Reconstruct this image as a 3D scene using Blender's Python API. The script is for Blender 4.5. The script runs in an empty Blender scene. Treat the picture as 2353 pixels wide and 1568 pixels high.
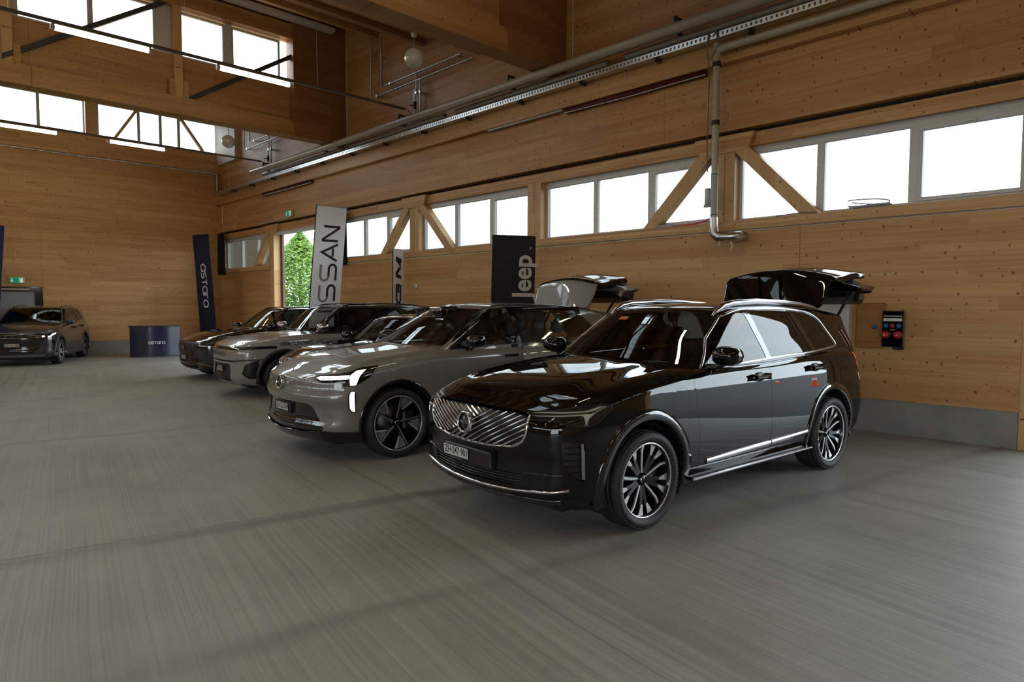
import bpy, bmesh, math, random
import numpy as np
from mathutils import Vector, Matrix
random.seed(7); np.random.seed(7)
PI = math.pi
C = bpy.context.scene.collection
SC = bpy.context.scene

# ------------------------------------------------------------------ camera
cam_d = bpy.data.cameras.new('camera'); cam = bpy.data.objects.new('camera', cam_d); C.objects.link(cam)
cam_d.sensor_width = 36.0; cam_d.lens = 1520.1 / 2353 * 36.0; cam_d.clip_start = 0.05; cam_d.clip_end = 400
_y, _p, _r = 0.7721931, -0.05444339, 0.002076
_f = Vector((math.sin(_y) * math.cos(_p), math.cos(_y) * math.cos(_p), math.sin(_p)))
_rt = Vector((math.cos(_y), -math.sin(_y), 0)); _u = _rt.cross(_f)
_rt2 = math.cos(_r) * _rt + math.sin(_r) * _u; _u2 = -math.sin(_r) * _rt + math.cos(_r) * _u
M = Matrix((( _rt2.x, _u2.x, -_f.x, 0), (_rt2.y, _u2.y, -_f.y, 0), (_rt2.z, _u2.z, -_f.z, 1.703), (0, 0, 0, 1)))
cam.matrix_world = M
SC.camera = cam

# ------------------------------------------------------------------ sky and exposure
SKY = 4.8
w = bpy.data.worlds.new('overcast_sky'); SC.world = w; w.use_nodes = True
nt = w.node_tree; nt.nodes.clear()
wo = nt.nodes.new('ShaderNodeOutputWorld'); bg = nt.nodes.new('ShaderNodeBackground')
bg.inputs['Color'].default_value = (0.80, 0.92, 1.0, 1); bg.inputs['Strength'].default_value = SKY
nt.links.new(bg.outputs[0], wo.inputs[0])
w.cycles.sampling_method = 'AUTOMATIC'
vs = SC.view_settings
SC.display_settings.display_device = 'sRGB'
vs.view_transform = 'Standard'; vs.look = 'None'; vs.gamma = 1.0; vs.use_curve_mapping = False
vs.exposure = 0.6
SC.cycles.max_bounces = 10; SC.cycles.diffuse_bounces = 6; SC.cycles.glossy_bounces = 5
SC.cycles.transparent_max_bounces = 16; SC.cycles.caustics_reflective = False; SC.cycles.caustics_refractive = False
SC.cycles.sample_clamp_indirect = 6.0
SC.cycles.use_denoising = True

def portal(name, loc, rot, sx, sy):
    ld = bpy.data.lights.new(name, 'AREA'); ld.shape = 'RECTANGLE'; ld.size = sx; ld.size_y = sy
    ld.cycles.is_portal = True
    o = bpy.data.objects.new(name, ld); C.objects.link(o); o.location = loc; o.rotation_euler = rot
    return o
# daylight comes in through the wall windows, the gate, the door and the clerestory strips
portal('daylight_window_strip', (9.95, 11.3, 3.55), (0, PI / 2, 0), 1.05, 12.2)
portal('daylight_window_strip', (9.95, 3.1, 3.55), (0, PI / 2, 0), 1.05, 4.0)
portal('daylight_gate', (9.95, -1.0, 2.7), (0, PI / 2, 0), 5.4, 4.0)
portal('daylight_door', (9.95, 19.3, 2.05), (0, PI / 2, 0), 4.1, 3.6)
for _yy in (26.1, 17.4, 9.2, 1.0):
    portal('daylight_clerestory', (-0.3, _yy, 8.1), (-PI / 2, 0, 0), 20.0, 1.1)
portal('daylight_gates', (-10.5, -7.1, 2.1), (0, -PI / 2, 0), 4.2, 8.2)
portal('daylight_window_strip', (-10.5, 11.0, 3.55), (0, -PI / 2, 0), 1.3, 29.0)
# ------------------------------------------------------------------ helpers
def tag(o, label=None, cat=None, group=None, kind=None):
    if label: o['label'] = label
    if cat: o['category'] = cat
    if group: o['group'] = group
    if kind: o['kind'] = kind
    return o

def empty(name, loc=(0, 0, 0), rz=0.0, label=None, cat=None, group=None, kind=None):
    o = bpy.data.objects.new(name, None); C.objects.link(o)
    o.empty_display_size = 0.2
    o.location = loc; o.rotation_euler = (0, 0, rz)
    return tag(o, label, cat, group, kind)

class MB:
    """collects simple solids, then links them as one mesh object"""
    def __init__(s): s.v = []; s.f = []; s.sm = []
    def add(s, vs, fs, smooth=False):
        n = len(s.v); s.v += [tuple(v) for v in vs]; s.f += [tuple(i + n for i in f) for f in fs]; s.sm += [smooth] * len(fs)
        return s
    def box(s, x0, x1, y0, y1, z0, z1):
        v = [(x, y, z) for x in (x0, x1) for y in (y0, y1) for z in (z0, z1)]
        return s.add(v, [(0, 1, 3, 2), (4, 6, 7, 5), (0, 4, 5, 1), (2, 3, 7, 6), (0, 2, 6, 4), (1, 5, 7, 3)])
    def bbox(s, x0, x1, y0, y1, z0, z1, b=0.01, seg=1):
        """box with chamfered edges"""
        bm = bmesh.new(); bmesh.ops.create_cube(bm, size=1)
        for v in bm.verts: v.co = Vector(((x0 + x1) / 2 + v.co.x * (x1 - x0), (y0 + y1) / 2 + v.co.y * (y1 - y0), (z0 + z1) / 2 + v.co.z * (z1 - z0)))
        bmesh.ops.bevel(bm, geom=bm.edges[:] , offset=b, segments=seg, affect='EDGES')
        bm.verts.index_update()
        s.add([v.co for v in bm.verts], [[v.index for v in f.verts] for f in bm.faces], seg > 1); bm.free(); return s
    def beam(s, a, b, wd, ht, up=(0, 0, 1)):
        a = Vector(a); b = Vector(b); d = (b - a).normalized(); u = Vector(up); sd = d.cross(u).normalized(); u = sd.cross(d).normalized()
        vs = [p + sd * (i * wd / 2) + u * (j * ht / 2) for p in (a, b) for i in (-1, 1) for j in (-1, 1)]
        return s.add(vs, [(0, 2, 3, 1), (4, 5, 7, 6), (0, 1, 5, 4), (2, 6, 7, 3), (0, 4, 6, 2), (1, 3, 7, 5)])
    def tube(s, pts, r, n=10, cap=True):
        pts = [Vector(p) for p in pts]; k = len(pts); rr = r if hasattr(r, '__len__') else [r] * k
        vs = []; prev = None
        for i, p in enumerate(pts):
            t = (pts[min(i + 1, k - 1)] - pts[max(i - 1, 0)]).normalized()
            if prev is None:
                a = Vector((0, 0, 1)) if abs(t.z) < .9 else Vector((1, 0, 0))
                x = t.cross(a).normalized()
            else:
                x = (prev - t * prev.dot(t)).normalized()
            prev = x; y = t.cross(x)
            m = 1.0
            if 0 < i < k - 1:
                c = (pts[i] - pts[i - 1]).normalized().dot(t); m = 1 / max(c, .5)
            for j in range(n):
                an = 2 * PI * j / n; vs.append(p + (x * math.cos(an) + y * math.sin(an)) * rr[i] * (m if 0 < i < k - 1 else 1))
        fs = [(i * n + j, i * n + (j + 1) % n, (i + 1) * n + (j + 1) % n, (i + 1) * n + j) for i in range(k - 1) for j in range(n)]
        s.add(vs, fs, True)
        if cap:
            s.add([vs[j] for j in range(n)], [tuple(range(n - 1, -1, -1))]); s.add([vs[(k - 1) * n + j] for j in range(n)], [tuple(range(n))])
        return s
    def cyl(s, a, b, r, n=16): return s.tube([a, b], r, n)
    def lathe(s, prof, n=24, axis='z', o=(0, 0, 0), smooth=True):
        """prof: list of (radius, height)"""
        vs = []; k = len(prof)
        for (r, h) in prof:
            for j in range(n):
                a = 2 * PI * j / n; x, y = r * math.cos(a), r * math.sin(a)
                p = (x, y, h) if axis == 'z' else ((x, h, y) if axis == 'y' else (h, x, y))
                vs.append((p[0] + o[0], p[1] + o[1], p[2] + o[2]))
        fs = [(i * n + j, i * n + (j + 1) % n, (i + 1) * n + (j + 1) % n, (i + 1) * n + j) for i in range(k - 1) for j in range(n)]
        return s.add(vs, fs, smooth)
    def prism(s, poly, fn, d0, d1, smooth=False):
        """poly 2D extruded between depths d0 and d1; fn(a,b,d)->xyz"""
        n = len(poly); vs = [fn(a, b, d0) for a, b in poly] + [fn(a, b, d1) for a, b in poly]
        return s.add(vs, [tuple(range(n))[::-1], tuple(range(n, 2 * n))] + [(i, (i + 1) % n, n + (i + 1) % n, n + i) for i in range(n)], smooth)
    def xf(s, m):
        s.v = [tuple(m @ Vector(v)) for v in s.v]; return s
    def mesh(s, name, mat):
        me = bpy.data.meshes.new(name); me.from_pydata(s.v, [], s.f)
        me.polygons.foreach_set('use_smooth', s.sm)
        if mat: me.materials.append(mat)
        me.update()
        bm = bmesh.new(); bm.from_mesh(me); bmesh.ops.recalc_face_normals(bm, faces=bm.faces); bm.to_mesh(me); bm.free()
        return me
    def build(s, name, mat, parent=None, label=None, cat=None, group=None, kind=None):
        return link(name, s.mesh(name, mat), parent, label, cat, group, kind)

def link(name, me, parent=None, label=None, cat=None, group=None, kind=None):
    o = bpy.data.objects.new(name, me); C.objects.link(o)
    if parent is not None: o.parent = parent
    return tag(o, label, cat, group, kind)

def copy_tree(o, parent=None):
    c = o.copy(); C.objects.link(c); c.parent = parent
    for ch in [x for x in bpy.data.objects if x.parent == o]: copy_tree(ch, c)
    return c

def text_mesh(s, size, mat_name, extrude=0.0, offset=0.0, shear=0.0, align='CENTER', sx=1.0, spacing=1.0):
    """flat lettering in the xy plane, returned as a mesh"""
    cu = bpy.data.curves.new('lettering', 'FONT'); cu.body = s; cu.size = size; cu.extrude = extrude; cu.offset = offset; cu.shear = shear
    cu.align_x = align; cu.align_y = 'CENTER'; cu.space_character = spacing; cu.resolution_u = 4
    o = bpy.data.objects.new('lettering', cu); C.objects.link(o)
    dg = bpy.context.evaluated_depsgraph_get(); me = bpy.data.meshes.new_from_object(o.evaluated_get(dg))
    bpy.data.objects.remove(o); bpy.data.curves.remove(cu)
    for v in me.vertices: v.co.x *= sx
    me.materials.clear(); me.materials.append(mat_name)
    return me

def text_obj(name, s, size, mat, mtx, parent=None, **k):
    me = text_mesh(s, size, mat, **k); me.transform(mtx)
    return link(name, me, parent)

def frame(o, ex, ey):
    """4x4 whose x/y axes are ex, ey"""
    ex = Vector(ex).normalized(); ey = Vector(ey); ey = (ey - ex * ey.dot(ex)).normalized(); ez = ex.cross(ey)
    return Matrix(((ex.x, ey.x, ez.x, o[0]), (ex.y, ey.y, ez.y, o[1]), (ex.z, ey.z, ez.z, o[2]), (0, 0, 0, 1)))

def strokes(paths, wd, fn, d0=0.0, d1=0.002):
    """lettering made of thick polylines (mitred); fn(a,b,d)->xyz"""
    mb = MB()
    for path in paths:
        closed = path[0] == path[-1] and len(path) > 2
        pts = [np.array(p, float) for p in (path[:-1] if closed else path)]
        pts = [p for i, p in enumerate(pts) if i == 0 or np.linalg.norm(p - pts[i - 1]) > 1e-6]
        n = len(pts); L = []; Rr = []
        for i in range(n):
            a = pts[i - 1] if (i > 0 or closed) else None; b = pts[(i + 1) % n] if (i < n - 1 or closed) else None
            d1_ = (pts[i] - a) / np.linalg.norm(pts[i] - a) if a is not None else None
            d2_ = (b - pts[i]) / np.linalg.norm(b - pts[i]) if b is not None else None
            if d1_ is None: d1_ = d2_
            if d2_ is None: d2_ = d1_
            n1 = np.array([-d1_[1], d1_[0]]); n2 = np.array([-d2_[1], d2_[0]]); m = n1 + n2; m /= max(np.linalg.norm(m), 1e-6)
            k = (wd / 2) / max(m @ n1, .45)
            L.append(pts[i] + m * k); Rr.append(pts[i] - m * k)
        seg = n if closed else n - 1
        for i in range(seg):
            j = (i + 1) % n
            mb.prism([tuple(L[i]), tuple(Rr[i]), tuple(Rr[j]), tuple(L[j])], fn, d0, d1)
    return mb

def arc(cx, cy, rx, ry, a0, a1, n=10):
    return [(cx + rx * math.cos(math.radians(a0 + (a1 - a0) * i / n)), cy + ry * math.sin(math.radians(a0 + (a1 - a0) * i / n))) for i in range(n + 1)]

def roundpoly(pts, r, n=4):
    out = []; m = len(pts); rr = r if hasattr(r, '__len__') else [r] * m
    for i in range(m):
        p = np.array(pts[i], float); a = np.array(pts[i - 1], float) - p; b = np.array(pts[(i + 1) % m], float) - p
        la, lb = np.linalg.norm(a), np.linalg.norm(b); t = min(rr[i], la * .45, lb * .45)
        if t < 1e-4: out.append(tuple(p)); continue
        p0 = p + a / la * t; p1 = p + b / lb * t
        for k in range(n + 1):
            s = k / n; out.append(tuple((1 - s) ** 2 * p0 + 2 * s * (1 - s) * p + s * s * p1))
    return out

def pchip(pts):
    xs = np.array([p[0] for p in pts], float); ys = np.array([p[1] for p in pts], float)
    h = np.diff(xs); d = np.diff(ys) / h; m = np.zeros(len(xs))
    m[0] = d[0]; m[-1] = d[-1]
    for i in range(1, len(xs) - 1):
        if d[i - 1] * d[i] > 0:
            w1 = 2 * h[i] + h[i - 1]; w2 = h[i] + 2 * h[i - 1]; m[i] = (w1 + w2) / (w1 / d[i - 1] + w2 / d[i])
    def f(x):
        x = np.clip(np.asarray(x, float), xs[0], xs[-1]); i = np.clip(np.searchsorted(xs, x, side='right') - 1, 0, len(h) - 1)
        t = (x - xs[i]) / h[i]
        return ((1 + 2 * t) * (1 - t) ** 2) * ys[i] + t * (1 - t) ** 2 * h[i] * m[i] + t * t * (3 - 2 * t) * ys[i + 1] + t * t * (t - 1) * h[i] * m[i + 1]
    return f
# ------------------------------------------------------------------ materials
def new_mat(name):
    m = bpy.data.materials.new(name); m.use_nodes = True; nt = m.node_tree; nt.nodes.clear()
    out = nt.nodes.new('ShaderNodeOutputMaterial'); return m, nt, out
def N(nt, t, **k):
    n = nt.nodes.new(t)
    for a, b in k.items():
        if a == 'ins':
            for i, v in b.items(): n.inputs[i].default_value = v
        else: setattr(n, a, b)
    return n
def principled(name, col, rough=0.5, metal=0.0, coat=0.0, coat_rough=0.03, spec=0.5, noise=0.0, nscale=8.0, bump=0.0, bscale=200.0, emis=None, estr=0.0, trans=0.0, sub=0.0):
    m, nt, out = new_mat(name); p = N(nt, 'ShaderNodeBsdfPrincipled')
    c = tuple(col) + (1,)
    p.inputs['Base Color'].default_value = c; p.inputs['Roughness'].default_value = rough; p.inputs['Metallic'].default_value = metal
    p.inputs['Coat Weight'].default_value = coat; p.inputs['Coat Roughness'].default_value = coat_rough; p.inputs['Specular IOR Level'].default_value = spec
    if emis: p.inputs['Emission Color'].default_value = tuple(emis) + (1,); p.inputs['Emission Strength'].default_value = estr
    if trans: p.inputs['Transmission Weight'].default_value = trans
    if noise or bump:
        tc = N(nt, 'ShaderNodeTexCoord')
    if noise:
        nz = N(nt, 'ShaderNodeTexNoise', ins={'Scale': nscale, 'Detail': 5.0}); nt.links.new(tc.outputs['Object'], nz.inputs['Vector'])
        mx = N(nt, 'ShaderNodeMix', data_type='RGBA', blend_type='MULTIPLY'); mx.inputs[0].default_value = 1.0
        mr = N(nt, 'ShaderNodeMapRange', ins={'From Min': .3, 'From Max': .7, 'To Min': 1 - noise, 'To Max': 1 + noise}); nt.links.new(nz.outputs['Fac'], mr.inputs['Value'])
        mx.inputs[6].default_value = c; nt.links.new(mr.outputs[0], mx.inputs[7]); nt.links.new(mx.outputs[2], p.inputs['Base Color'])
    if bump:
        nb = N(nt, 'ShaderNodeTexNoise', ins={'Scale': bscale, 'Detail': 2.0}); nt.links.new(tc.outputs['Object'], nb.inputs['Vector'])
        b = N(nt, 'ShaderNodeBump', ins={'Strength': bump, 'Distance': .002}); nt.links.new(nb.outputs['Fac'], b.inputs['Height']); nt.links.new(b.outputs[0], p.inputs['Normal'])
    nt.links.new(p.outputs[0], out.inputs[0]); return m

def math_n(nt, op, a, b=None, c=None):
    n = N(nt, 'ShaderNodeMath', operation=op)
    for i, v in enumerate((a, b, c)):
        if v is None: continue
        if isinstance(v, (int, float)): n.inputs[i].default_value = v
        else: nt.links.new(v, n.inputs[i])
    return n.outputs[0]

def wood(name, axis, base=(.60, .36, .15), dark=(.44, .22, .078), board=.165, seed=0.0, knots=1.0, rough=.48, vert='Z', pale=0.0):
    """laminated spruce boards running along `axis`; `vert` is the axis the boards are stacked along"""
    m, nt, out = new_mat(name); p = N(nt, 'ShaderNodeBsdfPrincipled'); tc = N(nt, 'ShaderNodeTexCoord')
    sx = N(nt, 'ShaderNodeSeparateXYZ'); nt.links.new(tc.outputs['Object'], sx.inputs[0])
    L = sx.outputs['XYZ'.index(axis)]; V = sx.outputs['XYZ'.index(vert)]
    oth = sx.outputs[({0, 1, 2} - {'XYZ'.index(axis), 'XYZ'.index(vert)}).pop()]
    row = math_n(nt, 'FLOOR', math_n(nt, 'DIVIDE', V, board))
    wn = N(nt, 'ShaderNodeTexWhiteNoise', noise_dimensions='1D'); nt.links.new(math_n(nt, 'ADD', row, seed), wn.inputs['W'])
    Ls = math_n(nt, 'ADD', L, math_n(nt, 'MULTIPLY', wn.outputs['Value'], 4.7))
    seg = math_n(nt, 'FLOOR', math_n(nt, 'DIVIDE', Ls, 3.1))
    wn2 = N(nt, 'ShaderNodeTexWhiteNoise', noise_dimensions='2D')
    cv = N(nt, 'ShaderNodeCombineXYZ'); nt.links.new(row, cv.inputs[0]); nt.links.new(seg, cv.inputs[1]); nt.links.new(cv.outputs[0], wn2.inputs['Vector'])
    rnd = wn2.outputs['Value']
    # grain: stretched noise, shifted per board
    g = N(nt, 'ShaderNodeCombineXYZ'); nt.links.new(math_n(nt, 'MULTIPLY', Ls, .55), g.inputs[0]); nt.links.new(math_n(nt, 'MULTIPLY', V, 30.0), g.inputs[1]); nt.links.new(math_n(nt, 'ADD', math_n(nt, 'MULTIPLY', rnd, 30.0), math_n(nt, 'MULTIPLY', oth, 3.0)), g.inputs[2])
    gn = N(nt, 'ShaderNodeTexNoise', ins={'Scale': 1.0, 'Detail': 5.0, 'Roughness': .62, 'Distortion': .25}); nt.links.new(g.outputs[0], gn.inputs['Vector'])
    g2 = N(nt, 'ShaderNodeCombineXYZ'); nt.links.new(math_n(nt, 'MULTIPLY', Ls, .35), g2.inputs[0]); nt.links.new(math_n(nt, 'MULTIPLY', V, 5.0), g2.inputs[1]); nt.links.new(math_n(nt, 'MULTIPLY', rnd, 17.0), g2.inputs[2])
    gn2 = N(nt, 'ShaderNodeTexNoise', ins={'Scale': 1.0, 'Detail': 3.0, 'Distortion': .4}); nt.links.new(g2.outputs[0], gn2.inputs['Vector'])
    f1 = math_n(nt, 'ADD', math_n(nt, 'MULTIPLY', gn.outputs['Fac'], .55), math_n(nt, 'MULTIPLY', gn2.outputs['Fac'], .55))
    f1 = math_n(nt, 'ADD', f1, math_n(nt, 'MULTIPLY', rnd, .22))
    mr = N(nt, 'ShaderNodeMapRange', ins={'From Min': .46, 'From Max': .80}); nt.links.new(f1, mr.inputs['Value'])
    cr = N(nt, 'ShaderNodeMix', data_type='RGBA'); cr.inputs[6].default_value = tuple(base) + (1,); cr.inputs[7].default_value = tuple(dark) + (1,)
    nt.links.new(mr.outputs[0], cr.inputs[0]); col = cr.outputs[2]
    # hairline between boards
    fr = math_n(nt, 'FRACT', math_n(nt, 'DIVIDE', V, board)); e = math_n(nt, 'MINIMUM', fr, math_n(nt, 'SUBTRACT', 1.0, fr))
    line = N(nt, 'ShaderNodeMapRange', ins={'From Min': .004, 'From Max': .02, 'To Min': .80, 'To Max': 1.0}); nt.links.new(e, line.inputs['Value'])
    # knots
    kv = N(nt, 'ShaderNodeCombineXYZ'); nt.links.new(math_n(nt, 'MULTIPLY', Ls, 6.4), kv.inputs[0]); nt.links.new(math_n(nt, 'MULTIPLY', V, 4.6), kv.inputs[1]); nt.links.new(math_n(nt, 'MULTIPLY', row, 7.3), kv.inputs[2])
    vo = N(nt, 'ShaderNodeTexVoronoi', voronoi_dimensions='2D', ins={'Scale': 1.0}); nt.links.new(kv.outputs[0], vo.inputs['Vector'])
    wob = N(nt, 'ShaderNodeTexNoise', ins={'Scale': 28.0}); nt.links.new(tc.outputs['Object'], wob.inputs['Vector'])
    sc = N(nt, 'ShaderNodeSeparateColor'); nt.links.new(vo.outputs['Color'], sc.inputs[0])
    rad = N(nt, 'ShaderNodeMapRange', ins={'From Min': 1 - .85 * knots, 'From Max': 1.0, 'To Min': 0.0, 'To Max': .088}); nt.links.new(sc.outputs[0], rad.inputs['Value'])
    dd = math_n(nt, 'ADD', vo.outputs['Distance'], math_n(nt, 'MULTIPLY', math_n(nt, 'SUBTRACT', wob.outputs['Fac'], .5), .13))
    kf = N(nt, 'ShaderNodeMapRange', ins={'From Min': -.035, 'From Max': .03, 'To Min': 0.0, 'To Max': 1.0}); nt.links.new(math_n(nt, 'SUBTRACT', rad.outputs[0], dd), kf.inputs['Value'])
    kc = N(nt, 'ShaderNodeMix', data_type='RGBA'); nt.links.new(math_n(nt, 'MULTIPLY', kf.outputs[0], .88), kc.inputs[0]); nt.links.new(col, kc.inputs[6]); kc.inputs[7].default_value = (.11, .042, .014, 1)
    ml = N(nt, 'ShaderNodeMix', data_type='RGBA', blend_type='MULTIPLY'); ml.inputs[0].default_value = 1.0; nt.links.new(kc.outputs[2], ml.inputs[6]); nt.links.new(line.outputs[0], ml.inputs[7])
    nt.links.new(ml.outputs[2], p.inputs['Base Color']); p.inputs['Roughness'].default_value = rough; p.inputs['Specular IOR Level'].default_value = .35
    b = N(nt, 'ShaderNodeBump', ins={'Strength': .12, 'Distance': .002}); nt.links.new(gn.outputs['Fac'], b.inputs['Height']); nt.links.new(b.outputs[0], p.inputs['Normal'])
    nt.links.new(p.outputs[0], out.inputs[0]); return m

def floor_mat():
    m, nt, out = new_mat('broomed_concrete'); p = N(nt, 'ShaderNodeBsdfPrincipled'); tc = N(nt, 'ShaderNodeTexCoord')
    mp = N(nt, 'ShaderNodeMapping'); mp.inputs['Rotation'].default_value = (0, 0, math.radians(10.5)); nt.links.new(tc.outputs['Object'], mp.inputs[0])
    sx = N(nt, 'ShaderNodeSeparateXYZ'); nt.links.new(mp.outputs[0], sx.inputs[0]); so = N(nt, 'ShaderNodeSeparateXYZ'); nt.links.new(tc.outputs['Object'], so.inputs[0])
    wv = N(nt, 'ShaderNodeTexNoise', ins={'Scale': .35, 'Detail': 2.0}); nt.links.new(tc.outputs['Object'], wv.inputs['Vector'])
    xw = math_n(nt, 'ADD', sx.outputs[0], math_n(nt, 'MULTIPLY', wv.outputs['Fac'], .12))
    def streak(fx, fy, det):
        c = N(nt, 'ShaderNodeCombineXYZ'); nt.links.new(math_n(nt, 'MULTIPLY', xw, fx), c.inputs[0]); nt.links.new(math_n(nt, 'MULTIPLY', sx.outputs[1], fy), c.inputs[1])
        n = N(nt, 'ShaderNodeTexNoise', ins={'Scale': 1.0, 'Detail': det, 'Roughness': .6}); nt.links.new(c.outputs[0], n.inputs['Vector']); return n.outputs['Fac']
    s1 = streak(75.0, .30, 4.0); s2 = streak(24.0, .14, 3.0); s3 = streak(4.0, .10, 2.0)
    big = N(nt, 'ShaderNodeTexNoise', ins={'Scale': .9, 'Detail': 6.0, 'Roughness': .6}); nt.links.new(tc.outputs['Object'], big.inputs['Vector'])
    fine = N(nt, 'ShaderNodeTexNoise', ins={'Scale': 120.0, 'Detail': 3.0}); nt.links.new(tc.outputs['Object'], fine.inputs['Vector'])
    f = math_n(nt, 'ADD', math_n(nt, 'MULTIPLY', s1, .42), math_n(nt, 'MULTIPLY', s2, .40))
    f = math_n(nt, 'ADD', f, math_n(nt, 'MULTIPLY', s3, .16)); f = math_n(nt, 'ADD', f, math_n(nt, 'MULTIPLY', big.outputs['Fac'], .40)); f = math_n(nt, 'ADD', f, math_n(nt, 'MULTIPLY', fine.outputs['Fac'], .12))
    mr = N(nt, 'ShaderNodeMapRange', ins={'From Min': .54, 'From Max': .94}); nt.links.new(f, mr.inputs['Value'])
    cr = N(nt, 'ShaderNodeMix', data_type='RGBA'); cr.inputs[6].default_value = (.185, .184, .163, 1); cr.inputs[7].default_value = (.40, .403, .368, 1); nt.links.new(mr.outputs[0], cr.inputs[0])
    # damp-looking dark laitance bands along the pour joints
    col = cr.outputs[2]
    for (y0, wd, st) in ((5.45, .17, .62), (3.48, .15, .42), (10.2, .09, .35), (14.65, .12, .2)):
        wob = N(nt, 'ShaderNodeTexNoise', ins={'Scale': 1.3, 'Detail': 4.0}); nt.links.new(tc.outputs['Object'], wob.inputs['Vector'])
        yy = math_n(nt, 'ADD', math_n(nt, 'ADD', so.outputs[1], math_n(nt, 'MULTIPLY', math_n(nt, 'SUBTRACT', wob.outputs['Fac'], .5), .22)), math_n(nt, 'MULTIPLY', so.outputs[0], .2))
        dd = math_n(nt, 'ABSOLUTE', math_n(nt, 'SUBTRACT', yy, y0))
        bf = N(nt, 'ShaderNodeMapRange', interpolation_type='SMOOTHSTEP', ins={'From Min': 0.0, 'From Max': wd, 'To Min': st, 'To Max': 0.0}); nt.links.new(dd, bf.inputs['Value'])
        mk = N(nt, 'ShaderNodeMapRange', ins={'From Min': .4, 'From Max': .62, 'To Min': .25, 'To Max': 1.0}); nt.links.new(big.outputs['Fac'], mk.inputs['Value'])
        mm = N(nt, 'ShaderNodeMix', data_type='RGBA'); nt.links.new(math_n(nt, 'MULTIPLY', bf.outputs[0], mk.outputs[0]), mm.inputs[0]); nt.links.new(col, mm.inputs[6]); mm.inputs[7].default_value = (.06, .058, .046, 1); col = mm.outputs[2]
    nt.links.new(col, p.inputs['Base Color']); p.inputs['Specular IOR Level'].default_value = .4
    rr = N(nt, 'ShaderNodeMapRange', ins={'From Min': .3, 'From Max': .7, 'To Min': .42, 'To Max': .62}); nt.links.new(s2, rr.inputs['Value']); nt.links.new(rr.outputs[0], p.inputs['Roughness'])
    b = N(nt, 'ShaderNodeBump', ins={'Strength': .35, 'Distance': .003}); nt.links.new(math_n(nt, 'ADD', s1, math_n(nt, 'MULTIPLY', fine.outputs['Fac'], .3)), b.inputs['Height']); nt.links.new(b.outputs[0], p.inputs['Normal'])
    nt.links.new(p.outputs[0], out.inputs[0]); return m

def glass(name, tint=(.9, .95, .95), refl=1.0, ior=1.5):
    """thin pane: mirror reflection by Fresnel over a tinted see-through"""
    m, nt, out = new_mat(name); t = N(nt, 'ShaderNodeBsdfTransparent'); t.inputs[0].default_value = tuple(tint) + (1,)
    g = N(nt, 'ShaderNodeBsdfGlossy'); g.inputs['Roughness'].default_value = 0.0
    fr = N(nt, 'ShaderNodeFresnel', ins={'IOR': ior}); mx = N(nt, 'ShaderNodeMixShader')
    nt.links.new(math_n(nt, 'MULTIPLY', fr.outputs[0], refl), mx.inputs[0]); nt.links.new(t.outputs[0], mx.inputs[1]); nt.links.new(g.outputs[0], mx.inputs[2]); nt.links.new(mx.outputs[0], out.inputs[0]); return m

def emit(name, col, s):
    m, nt, out = new_mat(name); e = N(nt, 'ShaderNodeEmission'); e.inputs[0].default_value = tuple(col) + (1,); e.inputs[1].default_value = s; nt.links.new(e.outputs[0], out.inputs[0]); return m

def fabric(name, col, transl=.35, rough=.7):
    m, nt, out = new_mat(name); p = N(nt, 'ShaderNodeBsdfPrincipled'); p.inputs['Base Color'].default_value = tuple(col) + (1,); p.inputs['Roughness'].default_value = rough; p.inputs['Specular IOR Level'].default_value = .2
    t = N(nt, 'ShaderNodeBsdfTranslucent'); t.inputs[0].default_value = tuple(col) + (1,)
    tc = N(nt, 'ShaderNodeTexCoord'); wv = N(nt, 'ShaderNodeTexNoise', ins={'Scale': 2.5, 'Detail': 2.0}); nt.links.new(tc.outputs['Object'], wv.inputs['Vector'])
    b = N(nt, 'ShaderNodeBump', ins={'Strength': .5, 'Distance': .03}); nt.links.new(wv.outputs['Fac'], b.inputs['Height']); nt.links.new(b.outputs[0], p.inputs['Normal'])
    mx = N(nt, 'ShaderNodeMixShader'); mx.inputs[0].default_value = transl; nt.links.new(p.outputs[0], mx.inputs[1]); nt.links.new(t.outputs[0], mx.inputs[2]); nt.links.new(mx.outputs[0], out.inputs[0]); return m

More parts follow.
